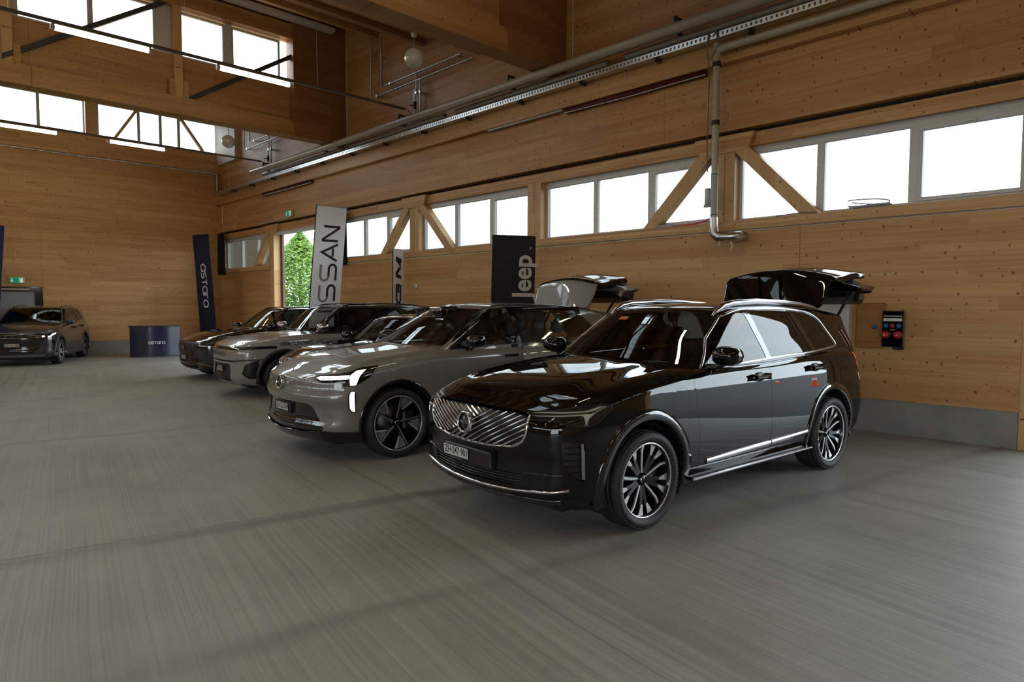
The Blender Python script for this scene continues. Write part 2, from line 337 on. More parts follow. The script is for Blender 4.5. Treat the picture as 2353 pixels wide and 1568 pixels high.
W = {}
W['x'] = wood('spruce_along_x', 'X', seed=3.0)
W['y'] = wood('spruce_along_y', 'Y', seed=11.0)
W['yb'] = wood('spruce_beam_y', 'Y', board=.045, seed=5.0, knots=.6, base=(.62, .385, .17))
W['xb'] = wood('spruce_beam_x', 'X', board=.21, seed=8.0, knots=.7, base=(.50, .285, .115), dark=(.35, .17, .06))
W['xr'] = wood('spruce_stained_end', 'X', board=.30, seed=9.0, knots=.6, base=(.34, .165, .068), dark=(.25, .105, .038))
W['z'] = wood('spruce_post', 'Z', vert='Y', board=.2, seed=2.0, knots=.7, base=(.62, .395, .185), dark=(.48, .27, .105))
W['ceil'] = wood('spruce_ceiling', 'X', vert='Y', board=.24, seed=21.0, knots=.6, base=(.50, .31, .145), dark=(.36, .19, .075))
MT = dict(
    concrete=principled('plinth_concrete', (.23, .225, .205), .75, noise=.12, nscale=3.0),
    floor=floor_mat(),
    frame=principled('painted_window_frame', (.55, .545, .52), .45),
    steel=principled('galvanised_steel', (.50, .51, .52), .38, 1.0, noise=.15, nscale=12.0),
    tray=principled('galvanised_tray', (.62, .64, .66), .30, 1.0),
    lag=principled('pvc_pipe_lagging', (.40, .36, .29), .35),
    laggrey=principled('grey_pipe', (.34, .33, .30), .35),
    foil=principled('crumpled_foil', (.62, .62, .62), .28, 1.0, bump=.9, bscale=30.0),
    brace=principled('painted_steel_brace', (.035, .042, .045), .45),
    black=principled('matt_black', (.012, .012, .013), .6),
    blackgloss=principled('gloss_black', (.006, .006, .007), .08, coat=.6),
    rubber=principled('rubber', (.014, .014, .014), .75),
    white=principled('white_enamel', (.62, .61, .57), .35),
    pane=glass('window_pane', (.95, .97, .97), .8),
    lampbody=principled('lamp_housing', (.16, .16, .15), .5),
    diff=emit('fluorescent_tube', (1.0, .91, .68), 20.0),
    endcap=principled('lamp_end_cap', (.75, .70, .58), .3),
    globe=principled('globe_frosted', (.50, .48, .42), .12, coat=.5),
    red=principled('dark_red_roll', (.10, .006, .009), .8),
    cable=principled('cable_sheath', (.10, .10, .11), .5),
    cablelt=principled('grey_cable', (.33, .34, .36), .45),
    redcable=principled('red_cable', (.55, .04, .03), .45),
    blueplastic=principled('blue_plastic', (.02, .13, .36), .35), redplastic=principled('red_plastic', (.42, .02, .03), .35),
    yellow=principled('yellow_label', (.7, .5, .03), .5), printw=principled('print_white', (.75, .75, .73), .5), printgrey=principled('print_grey', (.30, .30, .31), .5),
    signgreen=principled('sign_green', (.0, .20, .10), .4, emis=(.0, .30, .16), estr=.25), signwhite=principled('sign_white', (.8, .85, .8), .4, emis=(.8, .9, .8), estr=.25),
    navy=fabric('navy_banner_cloth', (.018, .019, .045), .12), navy2=principled('navy_print', (.014, .015, .045), .22, coat=.35), whitecloth=fabric('white_banner_cloth', (.84, .84, .87), .45), darkcloth=fabric('black_banner_cloth', (.022, .020, .021), .08),
    bluecloth=fabric('blue_banner_cloth', (.02, .035, .12), .2), curtain=fabric('black_curtain', (.008, .010, .014), .03),
    ink=principled('banner_ink', (.012, .012, .018), .6), inkgrey=principled('banner_ink_grey', (.26, .28, .31), .6), inkpale=principled('banner_ink_pale', (.55, .48, .42), .6), inkwhite=principled('banner_ink_white', (.72, .70, .78), .6),
    asphalt=principled('asphalt', (.06, .06, .06), .85, noise=.2, nscale=30.0), grass=principled('lawn_green', (.10, .20, .04), .9, noise=.3, nscale=2.0),
    bark=principled('bark', (.10, .07, .05), .9), leaf=fabric('leaf_green', (.19, .31, .065), .45, .5), shed=principled('outside_boards', (.10, .075, .045), .8),
)
# ------------------------------------------------------------------ the hall
XW, YB, XL, YF = 9.71, 25.95, -10.3, -15.55
PLANES = [25.95, 17.25, 9.05, 0.85, -7.35]
def S(o): o['kind'] = 'structure'; return o
def sroot(name):
    return empty(name, kind='structure')

# floor: poured strips, joints turned about 11 degrees to the walls
fl = sroot('floor')
js = [-18.5, -13.0, -8.0, -3.4, 1.1, 5.56, 10.2, 14.65, 19.1, 23.6, 31.0]
for a, b in zip(js, js[1:]):
    def P4(x, s): return (x, s - .2 * x)
    x0, x1 = XL - .3, XW + .25
    mb = MB(); mb.prism([P4(x0, a + .004), P4(x1, a + .004), P4(x1, b - .004), P4(x0, b - .004)], lambda p, q, d: (p, q, d), -.12, 0.0)
    mb.build('slab', MT['floor'], fl)
MB().box(XL - .5, XW + .3, YF - 4, YB + 5, -.3, -.012).build('subfloor', MT['concrete'], fl)

# right wall
wr = sroot('wall_right')
def ypanel(name, par, x0, x1, y0, y1, z0, z1, mat='y', z1b=None):
    g = .0018
    mb = MB()
    if z1b is None: mb.bbox(x0, x1, y0 + g, y1 - g, z0, z1, .0025)
    else:
        mb.prism([(y0 + g, z0), (y1 - g, z0), (y1 - g, z1b), (y0 + g, z1)], lambda p, q, d: (d, p, q), x0, x1)
    return mb.build(name, W[mat], par)
seams = [-15.55, -11.3, -7.2, -3.05, 1.05, 4.0, 9.0, 13.1, 17.4, 21.45, YB]
for a, b in zip(seams, seams[1:]):
    if a in (-3.05, 17.4): continue
    ypanel('panel', wr, XW, 9.86, a, b, .445, 2.85)
for a, b in ((-15.55, -11.3), (-11.3, -7.2), (-7.2, -3.05), (1.05, 6.3), (6.3, 11.35), (11.35, 17.4), (17.4, 22.2), (22.2, YB)):
    ypanel('panel', wr, 9.69, 9.9, a, b, 4.41, 5.42)
for i, yp in enumerate(PLANES):
    lo = (PLANES + [YF])[i + 1]
    m = (yp + lo) / 2
    zs = lambda y: 6.62 + (y - lo) / (yp - lo) * 2.95
    ypanel('panel', wr, 9.85, 9.98, lo, m, 5.42, zs(lo), z1b=zs(m)); ypanel('panel', wr, 9.85, 9.98, m, yp, 5.42, zs(m), z1b=zs(yp))
def bb(name, x0, x1, y0, y1, z0, z1): return S(MB().box(x0, x1, y0, y1, z0, z1).build(name, MT['concrete']))
bb('baseboard_right', 9.725, 9.9, 1.05, 17.4, 0, .445); bb('baseboard_right', 9.725, 9.9, 21.45, YB, 0, .445); bb('baseboard_right', 9.725, 9.9, YF, -3.05, 0, .445)
# ledge, header and the long beam
for k, (a, b) in enumerate(((YF, -3.05), (1.05, 9.3), (9.3, 17.4), (21.5, YB))):
    S(MB().bbox(9.655, 9.93, a + .002, b - .002, 2.87, 3.012, .004).build('trim_%d' % (1 + k), W['yb']))
    S(MB().bbox(9.775, 9.93, a, b, 4.14, 4.345, .004).build('trim_%d' % (5 + k), W['yb']))
S(MB().bbox(9.775, 9.93, 17.0, 21.6, 4.08, 4.345, .004).build('trim_9', W['yb']))
for k, (a, b) in enumerate(((YF, -3.0), (-3.0, 9.2), (9.2, 17.6), (17.6, YB))):
    S(MB().bbox(9.56, 9.85, a + .002, b - .002, 5.42, 5.74, .004).build('trim_%d' % (10 + k), W['y']))
S(MB().box(9.88, 9.96, YF, -3.1, 4.30, 4.46).build('trim_14', MT['black'])); S(MB().box(9.88, 9.96, 1.05, YB, 4.30, 4.46).build('trim_15', MT['black']))  # black backing strips added to block daylight leaking through the groove
# posts between the windows
POSTS = [-11.2, -7.1, -3.05, 1.2, 5.22, 9.34, 13.42, 17.3, 21.4, 25.8]
for k, y in enumerate(POSTS):
    z0 = 3.01 if k in (0, 1, 4, 5, 6, 9) else 0.0
    mb = MB(); mb.bbox(9.70, 9.95, y - .02, y + .18, z0, 4.15, .004); mb.bbox(9.70, 9.95, y - .19, y - .024, z0, 4.15, .004)
    S(mb.build('trim_%d' % (20 + k), W['z']))
# diagonal struts with a cap block at every second post
k = 0
for y in (5.22, 13.42, 21.4):
    mb = MB(); mb.prism([(y - .5, 4.345), (y + .5, 4.345), (y + .42, 4.13), (y + .30, 4.08), (y - .30, 4.08), (y - .42, 4.13)], lambda p, q, d: (d, p, q), 9.68, 9.9)
    S(mb.build('trim_%d' % (40 + k), W['yb'])); k += 1
    for sgn in (-1, 1):
        if y > 20 and sgn < 0: continue
        a = (9.775, y + sgn * .27, 4.12); b = (9.775, y + sgn * 1.36, 3.02)
        d = Vector(b) - Vector(a); a2 = Vector(a); b2 = Vector(b)
        mb = MB(); nrm = Vector((0, d.z, -d.y)).normalized() * .095
        hw = .095 / abs(d.normalized().z) ; hz = .095
        q = [(a2.y - hw, 4.13), (a2.y + hw, 4.13), (b2.y + hw, 3.012), (b2.y - hw, 3.012)]
        mb.prism(q, lambda p, z, dd: (dd, p, z), 9.69, 9.86)
        S(mb.build('trim_%d' % (40 + k), W['z'])); k += 1

# wall windows
wn_i = 0
def yz_window(y0, y1, sash=0, x=9.90, z0=3.012, z1=4.15, flip=1, n=3):
    """framed strip window in a wall parallel to Y; panes at x"""
    global wn_i; wn_i += 1
    r = empty('window_%d' % wn_i, kind='structure')
    f = .055
    def fb(a, b, c, d, t=.04): MB().bbox(x - t, x + t, a, b, c, d, .004).build('frame', MT['frame'], r)
    fb(y0, y1, z0, z0 + .05); fb(y0, y1, z1 - .12, z1); fb(y0, y0 + f, z0 + .05, z1 - .12); fb(y1 - f, y1, z0 + .05, z1 - .12)
    wdt = (y1 - y0 - 2 * f) / n
    for i in range(n):
        a = y0 + f + i * wdt; b = a + wdt
        if i: fb(a - .055, a + .055, z0 + .05, z1 - .12)
        a2 = a + (.055 if i else 0); b2 = b - (.055 if i < n - 1 else 0)
        zz0, zz1 = z0 + .05, z1 - .12
        if i == sash:
            for q in ((a2, b2, zz0, zz0 + .05), (a2, b2, zz1 - .06, zz1), (a2, a2 + .05, zz0 + .05, zz1 - .06), (b2 - .05, b2, zz0 + .05, zz1 - .06)):
                MB().bbox(x - .055, x + .03, *q, .004).build('sash', MT['frame'], r)
            MB().bbox(x - .075, x - .05, (a2 + b2) / 2 - .06, (a2 + b2) / 2 + .06, zz1 - .045, zz1 - .015, .004).build('handle', MT['frame'], r)
            a2 += .05; b2 -= .05; zz0 += .05; zz1 -= .06
        MB().box(x - .006, x + .006, a2, b2, zz0, zz1).build('pane', MT['pane'], r)
    return r
for a, b in zip(POSTS, POSTS[1:]):
    if a in (-3.05, 17.3): continue
    yz_window(a + .18, b - .19)

# door opening to the right, gate opening nearer the camera
dr = empty('door_1', kind='structure')
MB().bbox(9.66, 9.98, 21.18, 21.45, 0, 4.08, .005).build('jamb', W['z'], dr)
MB().bbox(9.66, 9.98, 17.3, 17.5, 0, 4.08, .005).build('jamb', W['z'], dr)
MB().bbox(9.90, 9.98, 21.06, 21.18, 0, 4.02, .005).build('frame', principled('dark_door_frame', (.10, .035, .02), .5), dr)
MB().bbox(9.72, 9.98, 17.5, 21.18, 4.0, 4.08, .005).build('head', MT['frame'], dr)
gt = empty('door_2', kind='structure')
MB().bbox(9.66, 9.98, 1.05, 1.22, 0, 5.42, .005).build('jamb', W['z'], gt); MB().bbox(9.66, 9.98, -3.2, -3.03, 0, 5.42, .005).build('jamb', W['z'], gt)
MB().bbox(9.72, 9.98, -3.03, 1.05, 4.1, 4.2, .005).build('head', MT['frame'], gt)
MB().box(9.84, 9.85, -3.0, 1.05, 4.2, 5.42).build('pane', MT['pane'], gt)

# back wall
wb = sroot('wall_back')
def xpanel(name, par, y0, y1, x0, x1, z0, z1, mat='x'):
    return MB().bbox(x0 + .0018, x1 - .0018, y0, y1, z0, z1, .0025).build(name, W[mat], par)
for a, b in ((XL, -6.0), (-6.0, -1.5), (-1.5, 1.6)): xpanel('panel', wb, YB, YB + .15, a, b, .445, 4.2)
xpanel('panel', wb, YB, YB + .15, 1.6, 4.09, 2.25, 4.2); xpanel('panel', wb, YB, YB + .15, 4.09, 9.9, .445, 4.2)
for a, b in ((XL, -4.1), (-4.1, 2.6), (2.6, 9.9)):
    xpanel('panel', wb, YB, YB + .15, a, b, 4.2, 6.66); xpanel('panel', wb, YB, YB + .15, a, b, 6.66, 7.36)
xpanel('panel', wb, YB, YB + .15, XL, 9.9, 8.5, 9.75)
S(MB().box(4.09, 9.75, YB + .015, YB + .2, 0, .445).build('baseboard_back', MT['concrete'])); S(MB().box(XL, 1.6, YB + .015, YB + .2, 0, .445).build('baseboard_back', MT['concrete']))
db = empty('door_3', kind='structure')
MB().bbox(1.6, 1.8, YB - .03, YB + .1, 0, 2.25, .004).build('frame', MT['blackgloss'], db); MB().bbox(3.88, 4.09, YB - .03, YB + .1, 0, 2.25, .004).build('frame', MT['blackgloss'], db)
MB().bbox(1.8, 3.88, YB - .03, YB + .1, 2.10, 2.25, .004).build('frame', MT['blackgloss'], db)
MB().bbox(1.8, 3.88, YB, YB + .08, 0, 2.10, .004).build('leaf', principled('door_leaf', (.24, .245, .25), .45), db)
MB().bbox(2.9, 3.75, YB - .05, YB - .03, 2.15, 2.19, .004).build('door_closer', MT['steel'], db)

def xz_window(y, spans, z0, z1, posts=(), diag=()):
    """strip of windows in a plane parallel to X"""
    global wn_i; wn_i += 1
    r = empty('window_%d' % wn_i, kind='structure')
    for (a, b) in spans:
        for q in ((a - .05, a, z0 - .05, z1 + .05), (b, b + .05, z0 - .05, z1 + .05), (a, b, z0 - .05, z0), (a, b, z1, z1 + .05)):
            MB().bbox(q[0], q[1], y - .04, y + .04, q[2], q[3], .003).build('frame', MT['frame'], r)
        MB().box(a, b, y - .006, y + .006, z0, z1).build('pane', MT['pane'], r)
    return r
# back wall clerestory
sp = [(5.83, 7.0), (7.09, 7.70), (7.80, 8.31), (8.41, 9.65), (4.19, 5.37), (3.0, 4.10)]
x = 2.6
while x > XL + 2: sp.append((x - 1.2, x)); x -= 1.32
xz_window(YB + .08, sp, 7.42, 8.44)
mb = MB(); mb.beam((6.30, YB + .02, 7.40), (6.98, YB + .02, 8.46), .09, .12, (0, 1, 0)); S(mb.build('trim_60', W['z']))
mb = MB(); mb.beam((9.18, YB + .02, 7.40), (8.42, YB + .02, 8.46), .09, .12, (0, 1, 0)); S(mb.build('trim_61', W['z']))
S(MB().bbox(5.44, 5.77, YB - .02, YB + .14, 7.36, 8.5, .004).build('trim_62', W['z']))

# the lattice girders with clerestory glass
def girder(yp, detail):
    r = empty('roof_girder', kind='structure')
    xs = [XL - .1, -4.1, 2.6, 9.85]
    for a, b in zip(xs, xs[1:]):
        MB().bbox(a + .002, b - .002, yp - .40, yp, 6.18, 6.60, .006).build('lower_chord', W['xb'], r)
        MB().bbox(a + .002, b - .002, yp - .18, yp - .02, 6.60, 7.60, .003).build('panel', W['xb'], r)
        MB().bbox(a + .002, b - .002, yp - .36, yp, 8.72, 9.10, .004).build('upper_chord', W['xb'], r)
        MB().bbox(a + .002, b - .002, yp - .22, yp - .02, 9.10, 9.62, .004).build('panel', W['xb'], r)
    MB().bbox(8.30, 9.85, yp - .43, yp - .02, 6.185, 9.50, .004).build('end_panel', W['xr'], r)
    MB().bbox(XL, XL + 1.5, yp - .43, yp - .02, 6.185, 9.50, .004).build('end_panel', W['xr'], r)
    for k in range(5):
        x0 = 5.39 - 3.26 * k
        if x0 < XL + 1.6: break
        MB().bbox(x0, x0 + .19, yp - .30, yp - .05, 6.60, 8.72, .004).build('post', W['z'], r)
        MB().bbox(x0 - .12, x0, yp - .33, yp - .20, 6.60, 7.0, .004).build('shoe', W['xb'], r)
        MB().bbox(x0 + .19, x0 + .31, yp - .33, yp - .20, 6.60, 7.0, .004).build('shoe', W['xb'], r)
        mb = MB(); mb.beam((x0 - 3.26 - .35 + .3, yp - .25, 6.66), (x0 - .15, yp - .25, 8.75), .10, .11, (0, 1, 0)); mb.build('steel_brace', MT['brace'], r)
    mb = MB(); mb.beam((5.72, yp - .25, 6.62), (8.42, yp - .25, 8.35), .10, .11, (0, 1, 0)); mb.build('steel_brace', MT['brace'], r)
    sp = []
    for k in range(5):
        x0 = 5.59 - 3.26 * k
        if k == 0: sp += [(5.59, 6.60), (6.87, 8.04)]
        elif x0 > XL + 1: sp += [(x0 + .12, x0 + 1.36), (x0 + 1.47, x0 + 2.68)] 
    xz_window(yp - .06, sp, 7.66, 8.64)
    for a, b in zip(sorted(sp), sorted(sp)[1:]):
        if b[0] - a[1] > .05: MB().bbox(a[1] + .05, b[0] - .05, yp - .12, yp - .02, 7.60, 8.72, .003).build('mullion', MT['frame'], r)
    return r
for yp in PLANES[1:]: girder(yp, True)

# sloping roof of every bay
ce = sroot('ceiling')
for i, yp in enumerate(PLANES):
    lo = (PLANES + [YF])[i + 1]
    for j in range(4):
        t0, t1 = j / 4, (j + 1) / 4
        y0, y1 = lo + (yp - lo) * t0 + .003, lo + (yp - lo) * t1 - .003
        z0, z1 = 6.62 + 2.95 * t0, 6.62 + 2.95 * t1
        mb = MB(); mb.prism([(y0, z0), (y1, z1), (y1, z1 + .2), (y0, z0 + .2)], lambda p, q, d: (d, p, q), XL - .2, 10.05)
        mb.build('roof_panel', W['ceil'], ce)
    for j in range(1, 4):
        t = j / 4; y = lo + (yp - lo) * t; z = 6.62 + 2.95 * t
        MB().bbox(XL, 9.85, y - .07, y + .07, z - .16, z + .03, .004).build('purlin', W['xb'], ce)

# remaining walls
wl = sroot('wall_left')
GATES = [(-7.1, -3.05), (-11.2, -7.1)]       # open vehicle gates on the far side of the hall
pp = POSTS
for a, b in zip([YF] + pp, pp + [YB]):
    if (a, b) in GATES or b - a < .05: continue
    ypanel('panel', wl, XL - .15, XL, a, b, 0, 2.9)
for a, b in zip(seams, seams[1:]): ypanel('panel', wl, XL - .15, XL, a, b, 4.2, 5.42)
for i, yp in enumerate(PLANES):
    lo = (PLANES + [YF])[i + 1]; ypanel('panel', wl, XL - .15, XL, lo, yp, 5.42, 6.62, z1b=9.57)
for a, b in zip(POSTS, POSTS[1:]):
    if (a, b) not in GATES: yz_window(a + .18, b - .19, x=XL - .05, z0=2.9, z1=4.2)
for y in POSTS: S(MB().bbox(XL - .15, XL + .02, y - .19, y + .18, 2.9, 4.2, .004).build('trim_70', W['z']))
wf = sroot('wall_front')
for a, b in ((XL, -3.5), (-3.5, 3.2), (3.2, 9.9)): xpanel('panel', wf, YF - .15, YF, a, b, 0, 3.3); xpanel('panel', wf, YF - .15, YF, a, b, 3.3, 6.75)
# end column of the back girder; window light painted in as a pale tone
S(MB().bbox(9.68, 9.90, 24.25, YB, 6.93, 8.9, .004).build('trim_80', principled('window_lit_column', (.62, .52, .42), .6, noise=.08)))

# outside
S(MB().bbox(9.99, 13.2, -6.5, 2.6, 5.62, 5.80, .01).build('added_canopy', W['ceil']))  # unseen canopy added to keep sky light off the floor by the gate
S(MB().box(-120, 160, -120, 160, -.5, -.06).build('ground', MT['asphalt']))
S(MB().box(13.5, 60, 20, 90, -.06, .02).build('lawn', MT['grass']))
S(MB().box(11.3, 11.5, 24.6, 33, -.05, 5.6).build('outside_wall', MT['shed']))
# ------------------------------------------------------------------ services along the right wall
t = empty('insulated_pipe', (9.33, 12, 6.1), label='thick beige lagged pipe, upper one running along the wall above the tray', cat='pipe')
def rel(o, mb): return mb.xf(Matrix.Translation(-Vector(o.location)))
def tube_obj(name, pts, r, mat, par, n=12): return rel(par, MB().tube(pts, r, n)).build(name, mat, par)
ys = [-15, -9, -3, 3, 7.4, 12, 16.5, 22.0]
for a, b in zip(ys, ys[1:]): tube_obj('pipe_section', [(9.33, a + .003, 6.08), (9.33, b - .003, 6.08)], .088, MT['lag'], t, 16)
for y in ys[1:-1]: tube_obj('joint_band', [(9.33, y - .03, 6.08), (9.33, y + .03, 6.08)], .091, MT['lag'], t, 16)
for y in (2.1, 5.9, 9.7, 13.5, 17.3, 21.1):
    mb = MB().box(9.42, 9.86, y - .02, y + .02, 6.02, 6.06); mb.box(9.31, 9.35, y - .015, y + .015, 6.16, 6.25); mb.box(9.31, 9.86, y - .02, y + .02, 6.24, 6.28)
    rel(t, mb).build('bracket', MT['brace'], t)
t2 = empty('return_pipe', (9.55, 12, 6.0), label='grey lagged pipe tucked just below and behind the thick beige pipe', cat='pipe')
for a, b in zip(ys, ys[1:]): tube_obj('pipe_section', [(9.56, a, 5.99), (9.56, b - .4, 5.99)], .062, MT['laggrey'], t2)
ct = empty('cable_tray', (9.42, 12, 5.78), label='perforated galvanised cable tray running along the wall beam', cat='cable tray')
mb = MB(); mb.box(9.36, 9.56, -15, 25.4, 5.745, 5.75); mb.box(9.555, 9.56, -15, 25.4, 5.75, 5.83); rel(ct, mb).build('tray_base', MT['tray'], ct)
# outer flange with punched slots: a ladder of small bars
mb = MB(); mb.box(9.355, 9.36, -15, 25.4, 5.745, 5.77); mb.box(9.355, 9.36, -15, 25.4, 5.815, 5.835)
y = -3.0
while y < 25.4: mb.box(9.355, 9.36, y, y + .045, 5.77, 5.815); y += .075
rel(ct, mb).build('slotted_flange', MT['tray'], ct)['kind'] = 'stuff'
for y in np.arange(1.5, 25, 1.6): rel(ct, MB().box(9.38, 9.6, y - .02, y + .02, 5.70, 5.745)).build('bracket', MT['brace'], ct)
rel(ct, MB().tube([(9.47, -3, 5.765), (9.45, 9, 5.765), (9.47, 25.3, 5.765)], .02, 8)).build('cable', MT['cable'], ct)

dp = empty('drain_pipe', (9.44, 5.22, 2.8), label='beige downpipe with two black straps and a foil wrapped elbow', cat='pipe')
tube_obj('pipe', [(9.44, -12, 5.60), (9.44, 5.10, 5.60)], .054, MT['lag'], dp, 14)
tube_obj('pipe', [(9.44, 5.22, 5.69), (9.44, 5.22, 3.72)], .054, MT['lag'], dp, 14)
tube_obj('elbow', [(9.44, 5.06, 5.60), (9.44, 5.22, 5.60), (9.44, 5.22, 5.55)], .058, MT['lag'], dp, 14)
tube_obj('pipe', [(9.44, 5.22, 3.72), (9.44, 5.22, 2.95)], .056, MT['laggrey'], dp, 14)
for z in (5.38, 4.50): tube_obj('strap', [(9.44, 5.22, z - .035), (9.44, 5.22, z + .035)], .063, MT['black'], dp, 14)
for z in (3.72, 3.10): tube_obj('joint_ring', [(9.44, 5.22, z - .006), (9.44, 5.22, z + .006)], .059, MT['black'], dp, 14)
tube_obj('foil_elbow', [(9.44, 5.22, 3.06), (9.44, 5.22, 2.93), (9.44, 5.21, 2.82), (9.45, 5.15, 2.765), (9.5, 5.0, 2.76), (9.56, 4.87, 2.765), (9.72, 4.85, 2.765)], [.062, .066, .074, .078, .066, .070, .062], MT['foil'], dp, 14)
tube_obj('hook', [(9.44, 5.12, 2.70), (9.44, 5.12, 2.62), (9.45, 5.10, 2.60)], .008, MT['steel'], dp, 6); tube_obj('hook', [(9.52, 4.97, 2.70), (9.53, 4.95, 2.6), (9.52, 4.99, 2.56)], .008, MT['steel'], dp, 6)
tube_obj('cable', [(9.36, 5.27, 5.78), (9.34, 5.31, 5.83), (9.36, 5.34, 5.6), (9.37, 5.30, 5.3), (9.37, 5.31, 4.5), (9.38, 5.33, 4.2), (9.37, 5.30, 3.75)], .009, MT['cable'], dp, 6)
tube_obj('cable', [(9.36, 5.22, 5.80), (9.33, 5.17, 5.84), (9.36, 5.16, 5.65), (9.37, 5.29, 5.45)], .009, MT['cable'], dp, 6)
ws = empty('siren_box', (9.62, 5.42, 3.35), label='small grey sounder box fixed beside the downpipe in front of the window', cat='alarm')
rel(ws, MB().bbox(9.54, 9.68, 5.36, 5.45, 3.28, 3.55, .012, 2)).build('housing', MT['frame'], ws); rel(ws, MB().bbox(9.53, 9.6, 5.36, 5.46, 3.25, 3.29, .006)).build('horn', MT['laggrey'], ws)
cc = empty('cable_coil', (9.74, 3.1, 3.03), label='loose grey cable coil lying on the window ledge', cat='cable')
for q in range(6):
    a = .20 + .03 * (q % 3); pts = []
    for i in range(25):
        an = 2 * PI * i / 24; pts.append((9.70 + .055 * math.sin(an) + .01 * q, 3.08 + a * math.cos(an) + .03 * (q % 2), 3.03 + .008 * q + (.075 if q > 3 else .02) * max(0, math.sin(an * .5 + q))))
    rel(cc, MB().tube(pts, .009, 6)).build('loop', MT['cablelt'], cc)
rc = empty('loose_cable', (9.7, 6.0, 3.02), label='red cable with a grey connector lying on the ledge under the slanted strut', cat='cable')
rel(rc, MB().tube([(9.71, 6.42, 3.03), (9.70, 6.2, 3.02), (9.7, 5.95, 3.02), (9.71, 5.7, 3.03), (9.70, 5.5, 3.06), (9.62, 5.32, 3.11)], .012, 7)).build('lead', MT['redcable'], rc)
rel(rc, MB().tube([(9.71, 6.42, 3.035), (9.71, 6.10, 3.03)], .03, 10)).build('connector', MT['cablelt'], rc)
sc_ = empty('thin_cable', (9.7, 4.1, 3.02), label='thin dark cable end at the foot of the slanted strut', cat='cable')
rel(sc_, MB().tube([(9.68, 4.35, 3.02), (9.66, 4.15, 3.03), (9.68, 4.0, 3.04), (9.66, 3.75, 3.02)], .008, 6)).build('lead', MT['cable'], sc_)
for (a, b, lab) in ((5.5, 8.45, 'dark red rolled strip under the long wall beam beside the downpipe'), (18.45, 21.9, 'short dark red rolled strip under the long beam above the open door')):
    r = empty('rolled_strip', (9.62, a, 5.36), label=lab, cat='roller blind')
    rel(r, MB().bbox(9.6, 9.69, a, b, 5.325, 5.42, .02, 2)).build('roll', MT['red'], r); rel(r, MB().tube([(9.60, a, 5.335), (9.60, (a + b) / 2, 5.318), (9.60, b, 5.335)], .012, 8)).build('edge_rod', MT['steel'], r)
rr = empty('rail_strip', (9.62, 9, 5.38), label='grey rail under the long beam between the two red strips', cat='rail')
rel(rr, MB().bbox(9.58, 9.66, 8.5, 10.6, 5.38, 5.42, .006)).build('rail', MT['laggrey'], rr)

# heating pipework on the upper wall, the same in both bays
def pipework(dy, lab):
    r = empty('heating_pipes', (9.72, 13.0 + dy, 6.9), label=lab, cat='pipe', group='heating pipes on the upper wall')
    X = 9.70
    def tb(name, pts, rad, mat=MT['steel']): rel(r, MB().tube([(p[0], p[1] + dy, p[2]) for p in pts], rad, 8)).build(name, mat, r)
    tb('pipe', [(X, 15.24, 8.72), (X, 15.28, 7.17), (X, 15.05, 7.115), (X, 11.2, 7.115)], .022)
    tb('pipe', [(X, 14.79, 8.58), (X, 14.79, 7.30), (X, 14.55, 7.30), (X, 11.6, 7.30)], .022)
    tb('pipe', [(X, 13.28, 7.29), (X, 13.28, 6.95), (X, 13.36, 6.85), (X, 13.36, 6.2)], .022); tb('pipe', [(X, 13.13, 7.115), (X, 13.13, 6.28), (X, 13.45, 6.25), (X, 13.45, 6.1)], .022)
    tb('valve', [(X, 13.36, 6.62), (X, 13.36, 6.45)], .045, MT['brace']); tb('valve_lever', [(X, 13.36, 6.53), (X - .1, 13.42, 6.53)], .016, MT['brace'])
    for (y, z) in ((15.24, 8.2), (14.79, 8.05), (15.0, 7.115), (14.4, 7.3), (11.75, 7.3), (13.13, 6.8), (13.28, 6.82)):
        tb('clip', [(X, y, z), (9.85, y, z)], .014); tb('clip_ring', [(X - .03, y, z), (X + .03, y, z)], .036)
pipework(0, 'pair of thin steel heating pipes on the upper wall behind the nearer globe lamp')
pipework(8.2, 'pair of thin steel heating pipes on the upper wall in the far corner bay')
for (y, z0, z1, lab) in ((8.45, 5.75, 8.9, 'thin pale vertical conduit beside the nearer roof girder'), (16.75, 5.75, 9.2, 'thin pale vertical conduit beside the middle roof girder'), (25.2, 5.75, 6.8, 'thin pale vertical conduit below the pale corner column')):
    o = MB().tube([(9.835, y, z0), (9.835, y, z1)], .012, 8).build('conduit', MT['white']); tag(o, lab, 'conduit')
o = MB().tube([(XL + .5, YB - .03, 6.62), (9.62, YB - .03, 6.62), (9.66, YB - .03, 6.58), (9.66, YB - .03, 5.75)], .03, 10).build('wall_conduit', MT['steel']); tag(o, 'grey steel conduit across the back wall under the high windows', 'conduit')
o = MB().tube([(9.68, 25.5, 4.41), (9.68, 25.5, 5.42)], .012, 8).build('conduit', MT['white']); tag(o, 'short pale conduit on the wall in the far corner above the curtain', 'conduit')
o = MB().bbox(XL + 1, 9.4, 16.55, 16.80, 9.10, 9.22, .02).build('cable_duct', MT['white']); tag(o, 'pale cable duct under the roof ridge at the middle girder', 'cable duct')

